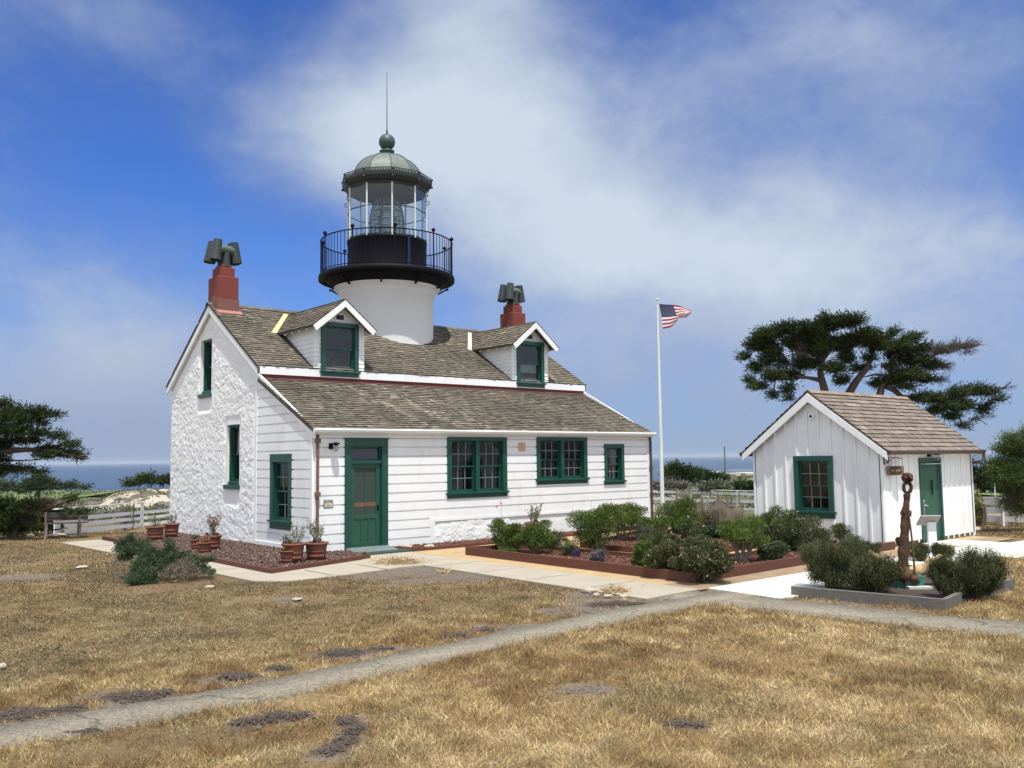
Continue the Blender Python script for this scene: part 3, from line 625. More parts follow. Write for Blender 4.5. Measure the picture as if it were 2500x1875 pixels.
# chimneys
def chimney(x0, parent, lab):
    xw = .60; y0, y1 = YR - .42, YR + .30
    f = MB(); f.box(x0, x0 + xw, y0, y1, 6.45, 7.27); c = f.build('chimney', 'chim', parent, bevel=.025); c['label'] = lab
    f = MB(); f.box(x0 + .08, x0 + xw - .08, y0 + .09, y1 - .09, 7.25, 7.54); f.box(x0 + .15, x0 + .45, y0 + .12, y0 + .36, 7.54, 7.62); f.box(x0 + .15, x0 + .45, y1 - .36, y1 - .12, 7.54, 7.62); f.build('chimney_cap', 'chim', c, bevel=.02)
    f = MB(); e = .012; zf = 6.62
    f.extrude([(y0 - e, 6.21), (YR, 6.48), (y1 + e, 6.30), (y1 + e, zf - .1), (YR, zf + .13), (y0 - e, zf)], 'x', x0 - e, x0 + xw + e); f.build('chimney_base', 'chimb', c)
    f = MB(); f.extrude([(y0 - .16, 6.17), (y0, 6.27), (y0, 6.31), (y0 - .16, 6.205)], 'x', x0 - .05, x0 + xw + .06); f.build('flashing', 'pink', c)
    for j, yy in enumerate((y0 + .22, y1 - .22)):
        k = MB(); xm = x0 + .30; zb = 7.57; a = R(12 if j == 0 else -10); dx, dy = math.cos(a), math.sin(a)
        k.tube([(xm, yy, zb), (xm, yy, zb + .44)], [.125, .105], 14)
        k.build('cowl_pipe', 'cowl', c)
        k = MB(); k.tube([(xm - dx * .24, yy - dy * .24, zb + .47), (xm - dx * .14, yy - dy * .14, zb + .50), (xm + dx * .14, yy + dy * .14, zb + .50), (xm + dx * .24, yy + dy * .24, zb + .47)], .12, 12)
        k.build('cowl_tee', 'cowl2', c)
        for sgn in (-1, 1):
            k = MB(); cx, cy = xm + sgn * dx * .26, yy + sgn * dy * .26; tl = sgn * .08
            rt, rb = .115, .165; zt = zb + .74; zo = zb + .14
            k.tube([(cx, cy, zt), (cx + tl * dx, cy + tl * dy, zo)], [rt, rb], 16, caps=False); k.tube([(cx + tl * dx, cy + tl * dy, zo), (cx, cy, zt)], [rb - .012, rt - .012], 16, caps=False)
            k.build('cowl_hood', 'cowl', c, recalc=False)
    return c
chimney(-.02, LH, 'red stucco chimney on the near gable end'); chimney(10.66, LH, 'red stucco chimney behind the far dormer')
# dormers
def dormer(xl, xr, px, lab, curt=None):
    # face plane
    y0 = YM0 - .06; FRD = dict(O=(0, y0, 0), U=(1, 0, 0), N=(0, -1, 0)); zk = 5.70; zp = 6.30; zb = ZM - .03; xm = (xl + xr) / 2
    c0 = xm - .56; c1 = xm + .56; wz0 = 4.32; wz1 = 5.77
    mw = lambda y: ZM + (y - (YM0 - .08)) * vm[2] / vm[1]
    dz = wz1; ye = YM0 - .08 + (zk - ZM) * vm[1] / vm[2]
    f = MB(); body = []
    f.extrude([(xl, zb + .0), (c0, zb), (c0, zk), (xl, zk)], 'y', y0, y0 + .08); f.extrude([(c1, zb), (xr, zb), (xr, zk), (c1, zk)], 'y', y0, y0 + .08)
    pk = zk + .0; zpk = 6.28
    f.extrude([(xl, zk), (c0 + .05, zk), (c1 - .05, zk), (xr, zk), (xm, zpk)], 'y', y0, y0 + .08)
    yk = ye + .3
    for xx in (xl, xr - .06): f.extrude([(y0 + .08, zb), (yk, zk), (y0 + .08, zk)], 'x', xx, xx + .06)
    D = f.build('dormer', 'white', LH); D['label'] = lab
    # side and front white shingles
    for (a, b) in ((xl - .015, c0), (c1, xr + .015)):
        k = MB(); z = zb
        while z < zk - .02:
            x = a
            while x < b - .01:
                w = min(rnd.uniform(.10, .16), b - x); zt = min(z + .118, zk)
                k.extrude([(y0 - .022, z + rnd.uniform(0, .006)), (y0, z), (y0, zt), (y0 - .008, zt)], 'x', x + .002, x + w - .002); x += w
            z += .118
        k.build('front_shingles', 'white', D)
    for (xx, sg) in ((xl, -1), (xr, 1)):
        k = MB(); z = zb
        while z < zk - .02:
            y = y0 - .01; ymax = YM0 - .08 + (z + .12 - ZM) * vm[1] / vm[2] + .05
            while y < ymax:
                w = rnd.uniform(.12, .2); zt = min(z + .118, zk)
                k.extrude([(xx, z), (xx + sg * .022, z + rnd.uniform(0, .006)), (xx + sg * .008, zt), (xx, zt)], 'y', y + .002, min(y + w, ymax) - .002); y += w
            z += .118
        k.build('cheek_shingles', 'white', D)
    # roof of the dormer
    ov = .21; ey = y0 - .30; zeave = 5.60; zrid = 6.36; hx = (xr - xl) / 2 + ov; xm_ = xm
    yb = YM0 - .08 + (zrid - ZM) * vm[1] / vm[2] + .15
    k = MB(); k.extrude([(xm_ - hx, zeave), (xm_, zrid), (xm_ + hx, zeave), (xm_ + hx, zeave - .05), (xm_, zrid - .05), (xm_ - hx, zeave - .05)], 'y', ey, yb); dr_ = k.build('dormer_roof', 'roofb', D)
    ln = math.hypot(hx, zrid - zeave)
    for sg, sd_ in ((-1, 11), (1, 12)):
        U = np.array([0, 1, 0]); Vd = np.array([-sg * hx, 0, zrid - zeave]) / ln
        def kp(u, s, Vd=Vd, sg=sg):
            y = ey + u; z = zeave + Vd[2] * s
            return z > mw(y) - .12
        V, Fq, cc = shingles((xm_ + sg * hx, ey - .02, zeave + .004), U, Vd, yb - ey + .02, ln, .13, cfn=roofcol, seed=sd_ + int(xl * 10), keep=kp)
        npmesh('dormer_roof_shingles', V, Fq, M['shing'], D, col=cc)
    k = MB()   # barge boards
    for sg in (-1, 1):
        k.extrude([(xm_ + sg * (hx - .01), zeave - .01), (xm_, zrid - .02), (xm_, zrid - .20), (xm_ + sg * (hx - .10), zeave - .14)], 'y', ey - .03, ey + .01)
    k.build('barge_board', 'white', D, bevel=.004)
    k = MB()
    for sg in (-1, 1):
        y = y0 + .1
        while y < y0 + 1.6:
            k = MB(); k.bar((xm + sg * ((xr - xl) / 2 - .02), y, zeave + .05), (xm + sg * hx * .98, y, zeave - .065), .06, .08); y += .42; k.build('rafter_tail', 'beam', D)
    k = MB(); q0 = np.array([xm_ - hx - .02, YM0 - .08 + (zeave - ZM) * vm[1] / vm[2] - .02, zeave + .015]); q1 = np.array([xm_ - .03, YM0 - .08 + (zrid - ZM) * vm[1] / vm[2] - .02, zrid + .02])
    off = np.array([-.16, .0, .012]); k.add([q0, q1, q1 + off * .9, q0 + off], [(0, 1, 2, 3)])
    k.add([q0 - [0, 0, .02], q1 - [0, 0, .02], q1 + off * .9 - [0, 0, .02], q0 + off - [0, 0, .02]], [(3, 2, 1, 0)]); k.build('valley_flashing', 'valley' if xl < 4 else 'beam', D)
    k = MB(**FRD); k.box(px - .15, px + .15, .0, .03, 5.82, 6.01); vt = k.build('vent_frame', 'white', D, bevel=.004); k = MB(**FRD); k.box(px - .115, px + .115, .031, .034, 5.85, 5.98); k.build('vent_dark_plate', 'room', D)  # dark plate over the frame stands in for the shaded vent hole
    w = window(LH, **FRD, u0=c0, u1=c1, z0=wz0, z1=wz1, cols=1, rows=1, cw=.12, sill=.10, label=lab.replace('dormer', 'dormer window'), curtain=curt, inset=.05, room=(0, .7))
    return D
dormer(1.44, 2.92, 2.18, 'near dormer with white shingled cheeks')
dormer(8.20, 9.68, 8.92, 'far dormer with white shingled cheeks', curt=[(0.02, .98, .28, .52)])
# --- tower
TX, TY = 5.725, 6.03; NT = 96
f = MB(); f.lathe([(1.47, 4.6), (1.475, 5.6), (1.485, 7.27), (1.53, 7.31), (1.55, 7.36), (1.56, 7.44), (1.66, 7.50), (1.70, 7.56), (1.70, 7.62)], NT, (TX, TY)); tw = f.build('tower', 'tower', LH, recalc=False)
f = MB(); f.lathe([(1.475, 5.72), (1.52, 5.70), (1.60, 5.60), (1.66, 5.45), (1.66, 4.8)], NT, (TX, TY)); 
f = MB(); f.lathe([(1.66, 7.545), (1.78, 7.60), (1.86, 7.72), (1.93, 7.80), (1.93, 7.86)], NT, (TX, TY))
for k in range(10):
    a = R(36 * k - 128); f.ball((TX + 2.02 * math.cos(a), TY + 2.02 * math.sin(a), 7.66), .035, 8)
    f.bar((TX + 1.70 * math.cos(a), TY + 1.70 * math.sin(a), 7.5), (TX + 2.04 * math.cos(a), TY + 2.04 * math.sin(a), 7.70), .05, .05)
gd = f.build('gallery_bracket', 'black', LH, recalc=False)
f = MB(); f.lathe([(1.2, 7.84), (2.10, 7.84), (2.14, 7.79), (2.17, 7.80), (2.175, 7.90), (2.16, 7.95), (2.12, 7.97), (1.2, 7.975)], NT, (TX, TY)); gal = f.build('gallery_deck', 'black', LH)
f = MB()
for z, r in ((9.06, .02), (8.03, .014)):
    f.tube([(TX + 2.10 * math.cos(2 * math.pi * k / 80), TY + 2.10 * math.sin(2 * math.pi * k / 80), z) for k in range(81)], r, 6, caps=False)
rl_ = f.build('railing', 'black', LH, recalc=False)
VA = math.atan2(CAM[1] - TY, CAM[0] - TX)    # direction from the tower to the viewer
bal = None
for k in range(90):
    a = VA + R(6.5) + k * R(4)
    if k % 9 == 0: continue
    if bal is None:
        f = MB(); f.tube([(0, 0, 7.96), (0, 0, 9.05)], .0095, 5, caps=False); bal = f.build('baluster', 'black', rl_, recalc=False)
        for v in bal.data.vertices: pass
        b_ = bal
    else:
        b_ = bal.copy(); C.objects.link(b_); b_.parent = rl_
    b_.location = (TX + 2.10 * math.cos(a), TY + 2.10 * math.sin(a), 0)
post = None
for k in range(10):
    a = VA + R(6.5) + k * R(36)
    if post is None:
        f = MB(); f.tube([(0, 0, 7.9), (0, 0, 9.10)], .021, 8); f.ball((0, 0, 9.16), .062, 12); f.tube([(0, 0, 7.94), (0, 0, 8.0)], .035, 8); post = f.build('railing_post', 'black', rl_, recalc=False); b_ = post
    else: b_ = post.copy(); C.objects.link(b_); b_.parent = rl_
    b_.location = (TX + 2.10 * math.cos(a), TY + 2.10 * math.sin(a), 0)
PH = VA + R(7)
f = MB(); f.lathe([(1.27, 7.97), (1.27, 8.04), (1.262, 8.06), (1.262, 9.0), (1.285, 9.03), (1.285, 9.09), (1.0, 9.10)], 60, (TX, TY)); dm = f.build('lantern_drum', 'black', LH, recalc=False)
a = VA + R(-32); f = MB()
for da in (-1.2, 1.2): aa = a + R(-0 + da) + R(64) - R(0); f.tube([(TX + 1.285 * math.cos(aa), TY + 1.285 * math.sin(aa), 7.98), (TX + 1.285 * math.cos(aa), TY + 1.285 * math.sin(aa), 9.04)], .011, 6)
M['bluep'] = pmat('blue_pipe', (.02, .07, .2), .4, .1, 5); f.build('blue_pipe', 'bluep', dm, recalc=False)
# glazed lantern, ten sides
RG = 1.285
def rg(k, r=RG): a = PH + R(36) * k; return np.array([TX + r * math.cos(a), TY + r * math.sin(a)])
f = MB()
for k in range(10):
    p = rg(k); f.tube([(p[0], p[1], 9.06), (p[0], p[1], 10.80)], .028, 6)
ln_ = f.build('lantern', 'lenswhite', LH, recalc=False)
f = MB()
for k in range(10):
    p, q = rg(k), rg(k + 1); f = MB(); f.bar((p[0], p[1], 10.02), (q[0], q[1], 10.02), .02, .028); f.build('glazing_bar', 'iron2', ln_)
    f = MB(); f.bar((p[0], p[1], 9.11), (q[0], q[1], 9.11), .04, .04); f.build('sill_bar', 'iron2', ln_)
for k in range(10):
    p, q = rg(k, 1.275), rg(k + 1, 1.275); f = MB(); f.add([(p[0], p[1], 9.12), (q[0], q[1], 9.12), (q[0], q[1], 10.80), (p[0], p[1], 10.80)], [(0, 1, 2, 3)]); f.build('lantern_pane', 'glassl', ln_, recalc=False)
f = MB()
for k in (2, 3, 7, 8):
    p, q = rg(k, 1.38), rg(k, 1.30); f = MB(); f.tube([(q[0], q[1], 10.3), (p[0], p[1], 10.32), (p[0], p[1], 10.42), (q[0], q[1], 10.44)], .012, 5)
    f.build('grab_handle', 'black', ln_, recalc=False)
# cornice
f = MB(); f.lathe([(1.26, 10.74), (1.30, 10.70), (1.33, 10.78), (1.40, 10.82), (1.47, 10.94), (1.48, 11.02), (1.44, 11.04), (1.1, 11.10), (.9, 11.1)], 10, (TX, TY), smooth=False, ph=PH); co = f.build('lantern_cornice', 'iron2', LH, recalc=False)
f = MB()   # cresting of small scrolls around the cornice
for k in range(10):
    p, q = rg(k, 1.47), rg(k + 1, 1.47); n = 11
    f.bar((p[0], p[1], 11.045), (q[0], q[1], 11.045), .018, .02); f.bar((p[0], p[1], 11.15), (q[0], q[1], 11.15), .016, .016)
    for i in range(n):
        c = p + (q - p) * (i + .5) / n; e = (q - p) / n * .30
        f.bar((c[0] - e[0], c[1] - e[1], 11.05), (c[0] + e[0], c[1] + e[1], 11.15), .014, .03); f.bar((c[0] + e[0], c[1] + e[1], 11.05), (c[0], c[1], 11.10), .014, .025)
    f.ball((p[0], p[1], 11.12), .04, 8)
    a = PH + R(36) * k; f.ball((TX + 1.46 * math.cos(a), TY + 1.46 * math.sin(a), 10.88), .045, 8)
f.build('cresting', 'iron2', co, recalc=False)
f = MB(); prof = [(1.14 * math.cos(t_), 11.06 + .94 * math.sin(t_)) for t_ in np.linspace(0, R(80), 12)]
f.lathe(prof, 10, (TX, TY), smooth=False, ph=PH); f.lathe([(.2, 11.98), (.01, 12.0)], 10, (TX, TY), ph=PH); do = f.build('dome', 'copper', LH, recalc=False)
for p_ in do.data.polygons: p_.use_smooth = False
for k in range(10):
    a = PH + R(36) * k; f = MB(); f.tube([(TX + (r + .012) * math.cos(a), TY + (r + .012) * math.sin(a), z + .006) for r, z in prof], .019, 5); f.build('dome_rib', 'cowl2', do, recalc=False)
f = MB(); f.lathe([(1.12, 11.08), (1.19, 10.95), (.3, 11.5)], 10, (TX, TY), ph=PH)
f = MB(); f.lathe([(.28, 11.93), (.25, 12.0), (.19, 12.03), (.17, 12.07), (.24, 12.10), (.245, 12.14), (.18, 12.17), (.15, 12.2)], 28, (TX, TY)); f.build('ventilator_neck', 'ball', do, recalc=False)
f = MB(); f.ball((TX, TY, 12.44), .27, 32); f.build('ventilator_ball', 'ball', do, recalc=False)
f = MB(); f.tube([(TX, TY, 12.68), (TX, TY, 12.82), (TX, TY, 12.86), (TX, TY, 14.8)], [.035, .03, .017, .007], 8); f.build('lightning_rod', 'cowl', do, recalc=False)
f = MB(); f.lathe([(1.25, 10.78), (.9, 11.0), (.01, 11.02)], 10, (TX, TY), ph=PH); f.build('lantern_ceiling', 'iron2', ln_, recalc=False)
# Fresnel lens
lens = MB(); prisms = []
for z in np.arange(9.02, 10.60, .058):
    t_ = (z - 9.02) / 1.58; r = .55 * math.sqrt(max(0, 1 - max(0, (t_ - .42) / .60) ** 2)) * (1 - .10 * max(0, (.2 - t_) / .2)); r = max(r, .07)
    lens.lathe([(r, z), (r + .03, z + .012), (r + .018, z + .036), (r, z)], 32, (TX, TY))
lo_ = lens.build('fresnel_lens', 'lensg', ln_, recalc=False)
f = MB()
for k in range(8):
    a = VA + R(22 + 45 * k); pts = []
    for z in np.linspace(9.0, 10.66, 16):
        t_ = (z - 9.02) / 1.58; r = .55 * math.sqrt(max(0, 1 - max(0, (t_ - .42) / .64) ** 2)) + .03; pts.append((TX + r * math.cos(a), TY + r * math.sin(a), z))
    f.tube(pts, .014, 5)
for z, r in ((9.02, .54), (9.72, .59), (10.05, .50), (10.62, .13)): f.lathe([(r, z), (r, z + .03), (r - .02, z + .03)], 32, (TX, TY))
f.lathe([(.001, 10.66), (.14, 10.64), (.13, 10.58)], 20, (TX, TY)); f.lathe([(.4, 9.0), (.42, 8.9), (.001, 9.02)], 20, (TX, TY)); f.build('lens_frame', 'iron2', ln_, recalc=False)
# --- things fixed to the front wall
lm = empty('wall_lamp', (.42, -.03, 2.42), 'small black caged wall lamp beside the green screen door', 'wall lamp')
f = MB(); f.box(.345, .445, -.06, -.028, 2.36, 2.50); f.build('back_plate', 'black', lm, bevel=.004)
f = MB(); f.tube([(.40, -.05, 2.46), (.42, -.13, 2.50), (.44, -.20, 2.49)], .014, 6); f.lathe([(.02, 2.52), (.09, 2.495), (.10, 2.475), (.05, 2.47), (.05, 2.44)], 16, (.44, -.20)); f.build('hood', 'black', lm, recalc=False)
f = MB(); f.lathe([(.045, 2.44), (.05, 2.38), (.035, 2.32), (.001, 2.31)], 12, (.44, -.20)); f.build('glass_jar', 'glassl', lm, recalc=False)
f = MB()
for k in range(6): a = k * R(60); f.tube([(.44 + .055 * math.cos(a), -.2 + .055 * math.sin(a), 2.45), (.44 + .058 * math.cos(a), -.2 + .058 * math.sin(a), 2.36), (.44 + .02 * math.cos(a), -.2 + .02 * math.sin(a), 2.30)], .004, 4)
f.build('cage', 'black', lm, recalc=False)
sg = empty('enter_sign', (.335, -.03, 1.13), 'small cream plaque reading ENTER on the white boards left of the door', 'sign')
f = MB(**FR); f.box(.222, .452, .029, .054, 1.045, 1.215); f.build('frame', 'black', sg); f = MB(**FR); f.box(.236, .438, .050, .057, 1.059, 1.201); f.build('plaque', 'signb', sg)
text_obj('lettering', 'ENTER', .062, (.337, -.059, 1.165), (R(90), 0, 0), 'letter', sg); text_obj('small_lettering', 'Museum', .036, (.337, -.059, 1.10), (R(90), 0, 0), 'letter', sg)
f = MB(**FR); f.box(6.02, 6.25, .029, .06, 2.30, 2.52); tag(f.build('junction_cover', 'tan', None, org=(6.1, 0, 2.4)), 'small square tan cover plate high on the white boards between windows', 'cover plate')

# ================================================================== GIFT SHOP SHED
SX, SY, SW, SDp = 9.66, -8.305, 4.54, 3.41
GS = empty('gift_shop_shed', (SX, SY, 0), 'small white board and batten shed with brown shingle roof and green door', 'shed')
GF = dict(O=(SX, SY, 0), U=(0, 1, 0), N=(-1, 0, 0)); DF = dict(O=(SX, SY, 0), U=(1, 0, 0), N=(0, -1, 0))
ze_ = 2.22; zr_ = 3.50; ks = (zr_ - ze_) / (SDp / 2)
GWn = (1.205, 2.225, .608, 2.076); GDo = (1.69, 2.795, 0, 1.995)
f = MB(**GF)
for a, b, s0, s1 in cut_rect(0, SDp, -.3, 3.6, [hole(GWn)]):
    if a < SDp / 2 < b:
        parts = [(a, SDp / 2), (SDp / 2, b)]
    else: parts = [(a, b)]
    for (a2, b2) in parts:
        pl = clip([(a2, s0), (b2, s0), (b2, s1), (a2, s1)], -ks, 1, ze_); pl = clip(pl, ks, 1, ze_ + ks * SDp) if len(pl) > 2 else pl
        if len(pl) > 2: f.extrude(pl, 'y', -.08, 0)
f.build('gable_wall', 'white', GS)
f = MB(**DF)
for a, b, s0, s1 in cut_rect(0, SW, .10, ze_, [(GDo[0] + .05, GDo[1] - .05, -1, 1.95)]): f.box(a, b, -.08, 0, s0, s1)
f.build('door_wall', 'white', GS)
f = MB(); f.extrude([(SY, -.5), (SY + SDp, -.5), (SY + SDp, ze_), (SY + SDp / 2, zr_), (SY, ze_)], 'x', SX + SW - .08, SX + SW); f.box(SX, SX + SW - .08, SY + SDp - .08, SY + SDp, -.5, ze_); f.build('rear_wall', 'white', GS)
f = MB(**DF); f.box(.06, SW - .02, -.06, -.03, -.4, .10); f.build('foundation', 'conco', GS)
f = MB(**GF)
y = .0
for i in range(12):
    y = .02 + i * (SDp - .06) / 11; top = ze_ + ks * min(y, SDp - y) - .02
    for a, b, s0, s1 in cut_rect(y - .025, y + .025, .0, top, [(GWn[0] - .001, GWn[1] + .001, GWn[2], GWn[3])]): f.box(max(a, -.02), min(b, SDp + .02), 0, .03, s0, s1)
f.build('gable_batten', 'white', GS, bevel=.003)
f = MB(**DF)
for i in range(16):
    x = .02 + i * (SW - .04) / 15
    if GDo[0] - .04 < x < GDo[1] + .04: 
        if 2.02 < ze_ - .05: f.box(x - .022, x + .022, 0, .022, 2.0, ze_)
        continue
    f.box(x - .022, x + .022, 0, .022, .03, ze_)
f.build('door_wall_batten', 'white', GS, bevel=.003)
window(GS, **GF, u0=GWn[0], u1=GWn[1], z0=GWn[2], z1=GWn[3], cols=3, rows=2, cw=.12, sill=.12)
# roof
ovh = .20; rk = .16; e_z = ze_ - ks * ovh + .06
f = MB(); f.extrude([(SY - ovh, e_z), (SY + SDp / 2, zr_ + .06), (SY + SDp + ovh, e_z), (SY + SDp + ovh, e_z + .05), (SY + SDp / 2, zr_ + .11), (SY - ovh, e_z + .05)], 'x', SX - rk, SX + SW + rk); sr = f.build('shed_roof', 'roofb', GS)
for sgn, sdn in ((1, 21), (-1, 22)):
    vv = np.array([0, sgn * (SDp / 2 + ovh), zr_ + .06 - e_z]); ll = np.linalg.norm(vv); vv /= ll
    y_e = SY - ovh if sgn > 0 else SY + SDp + ovh
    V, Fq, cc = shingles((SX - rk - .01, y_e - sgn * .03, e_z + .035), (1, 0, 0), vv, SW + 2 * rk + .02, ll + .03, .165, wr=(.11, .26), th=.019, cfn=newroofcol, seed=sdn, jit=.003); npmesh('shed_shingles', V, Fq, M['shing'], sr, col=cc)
f = MB(); x = SX - rk
while x < SX + SW + rk:
    w = .18; c = np.array([.26, .19, .14]) * rnd.uniform(.7, 1.2)
    for s_ in (-1, 1): f.bar((x, SY + SDp / 2 + s_ * .06, zr_ + .105), (min(x + w + .02, SX + SW + rk + .01), SY + SDp / 2 + s_ * .06, zr_ + .105), .13, .016, up=(0, s_ * .6, .8), col=tuple(c))
    x += w
f.build('shed_ridge_cap', 'shing', sr, col=True)
f = MB()
for xx in (SX - rk + .0, SX + SW + rk - .04):
    f = MB()
    f.extrude([(SY - ovh, e_z + .01), (SY + SDp / 2, zr_ + .07), (SY + SDp / 2, zr_ - .14), (SY - ovh, e_z - .16)], 'x', xx - .01, xx + .03)
    f.extrude([(SY + SDp / 2, zr_ + .07), (SY + SDp + ovh, e_z + .01), (SY + SDp + ovh, e_z - .16), (SY + SDp / 2, zr_ - .14)], 'x', xx - .01, xx + .03)
    f.build('rake_board', 'white', GS, bevel=.003)
for (yy, sgn) in ((SY - ovh, -1), (SY + SDp + ovh, 1)):
    f = MB(); f.extrude([(yy, e_z + .05), (yy + sgn * .09, e_z + .05), (yy + sgn * .10, e_z + .03), (yy + sgn * .08, e_z - .03), (yy + sgn * .03, e_z - .05), (yy, e_z - .05)], 'x', SX - rk + .0, SX + SW + rk + .06); f.build('gutter', 'brown', GS)
f = MB(); xe = SX + SW + rk + .0; f.tube([(xe, SY - ovh - .05, e_z - .02), (xe, SY - ovh - .05, e_z - .18), (xe - .06, SY - ovh, e_z - .26), (xe - .16, SY - .02, e_z - .28)], .04, 8); f.build('downspout', 'brown', GS, recalc=False)
f = MB(**DF); f.box(0, SW, 0, .10, ze_ - .10, ze_ + .02); f.build('soffit_board', 'white', GS)
f = MB(**GF); f.lathe([(.001, 0), (.04, 0), (.07, .012), (.09, 0)], 16, (0, 0)); vv_ = [tuple(p) for p in f.v]; f.v = [np.array([SX - .025 - (p[2]), SY + 1.72 + (p[0] - SX) , 3.02 + (p[1] - SY)]) for p in f.v]; f.build('round_vent', 'lime', GS)
f = MB(); f.ball((SX - .035, SY + 1.72, 3.02), .03, 8); f.build('vent_knob', 'black', GS, recalc=False)
# shed door
f = MB(**DF); g = GDo
f.box(g[0], g[0] + .09, 0, .035, 0, 1.90); f.box(g[1] - .09, g[1], 0, .035, 0, 1.90); f.box(g[0], g[1], 0, .038, 1.90, 1.995); sdd = f.build('door', 'green', GS, bevel=.004)
f = MB(**DF)
for a, b, s0, s1 in cut_rect(g[0] + .09, g[1] - .09, .02, 1.90, [(2.28, 2.39, 1.12, 1.46)]): f.box(a, b, -.05, -.015, s0, s1)
f.build('door_leaf', 'green2', sdd)
f = MB(**DF)
f.box(2.25, 2.28, -.015, -.003, 1.10, 1.48); f.box(2.39, 2.42, -.015, -.003, 1.10, 1.48); f.box(2.28, 2.39, -.015, -.003, 1.10, 1.12); f.box(2.28, 2.39, -.015, -.003, 1.46, 1.48); f.build('vision_frame', 'green2', sdd)
f = MB(**DF); f.box(2.28, 2.39, -.045, -.035, 1.12, 1.46); f.build('vision_pane', 'glass', sdd)
f = MB(**DF); f.box(2.0, 2.6, -.5, -.06, .9, 1.6); f.build('dark_room_box', 'room', sdd)
f = MB(**DF); f.tube([(1.87, -.0, .88), (1.87, .05, .88), (1.98, .055, .87)], .012, 6); f.box(1.85, 1.89, -.014, .004, .55, 1.0); f.ball((1.87, .0, .98), .022, 8); f.build('handle', 'silver', sdd, recalc=False)
f = MB(**DF); f.box(g[0] + .10, g[1] + .08, .02, .14, 1.845, 1.86); f.build('drip_cap', 'beam', sdd)
f = MB(**DF); f.lathe([(.001, 0)], 4)
f = MB(); f.lathe([(.001, .016), (.60, .016), (.62, .004)], 28, (SX + 2.25, SY - .08), a0=math.pi, a1=2 * math.pi); tag(f.build('door_mat', 'ramp', None, org=(SX + 2.25, SY - .1, 0)), 'grey half round mat on the concrete at the shed door', 'door mat')
lm = empty('wall_lamp', (SX + 2.3, SY - .03, 2.08), 'small black lamp under the eave above the shed door', 'wall lamp')
f = MB(**DF); f.box(2.10, 2.24, .022, .06, 2.02, 2.14); f.build('back_plate', 'black', lm); f = MB(**DF); f.tube([(2.2, .05, 2.10), (2.28, .12, 2.12), (2.34, .15, 2.10)], .015, 6); f.lathe([(.02, 2.13), (.085, 2.10), (.09, 2.07), (.05, 2.06)], 14, (2.34, .15)); f.build('hood', 'black', lm, recalc=False)
f = MB(**DF); f.lathe([(.05, 2.06), (.055, 2.0), (.03, 1.95), (.001, 1.94)], 12, (2.34, .15)); f.build('glass_jar', 'glassl', lm, recalc=False)
# hanging gift shop sign on an iron bracket at the corner
hs_ = empty('gift_shop_sign', (SX + .3, SY - .3, 1.9), 'hanging brown board reading GIFT SHOP on an iron scroll bracket at the shed corner', 'sign')
O2 = np.array([SX, SY, 0.]); a_ = R(0)
f = MB(); f.bar(O2 + [.02, -.03, 1.86], O2 + [.02, -.03, 2.06], .03, .02, up=(0, 1, 0)); f.tube([O2 + [.02, -.05, 2.02], O2 + [.38, -.16, 2.02], O2 + [.46, -.19, 1.99], O2 + [.50, -.20, 2.0]], .009, 6); f.tube([O2 + [.02, -.05, 1.88], O2 + [.30, -.14, 2.01]], .006, 6)
f.tube([O2 + [.09 + .05 * math.cos(t_), -.075, 1.95 + .05 * math.sin(t_)] for t_ in np.linspace(0, 6, 14)], .012, 6); f.build('bracket', 'black', hs_, recalc=False)
Ub = np.array([.96, -.28, 0]); Nb = np.array([-.28, -.96, 0]); Ob = O2 + np.array([.30, -.14, 0]);
f = MB(Ob, Ub, Nb); f.box(-.25, .25, -.012, .012, 1.62, 1.83); f.build('board', 'signw', hs_, bevel=.004)
f = MB(Ob, Ub, Nb); f.extrude([(-.18, 1.70), (-.15, 1.645), (.15, 1.645), (.18, 1.70), (.18, 1.75), (.15, 1.805), (-.15, 1.805), (-.18, 1.75)], 'y', .0125, .017); f.build('panel', 'signd', hs_)
rz = math.atan2(Ub[1], Ub[0]); pc = Ob + Nb * .02 + np.array([0, 0, 1.725]); text_obj('lettering', 'GIFT SHOP', .062, pc, (R(90), 0, rz), 'gold', hs_)
f = MB(Ob, Ub, Nb); f.tube([(-.10, 0, 1.83), (-.10, 0, 2.01)], .004, 4); f.tube([(.10, 0, 1.83), (.10, 0, 2.01)], .004, 4); f.build('chain', 'black', hs_, recalc=False)

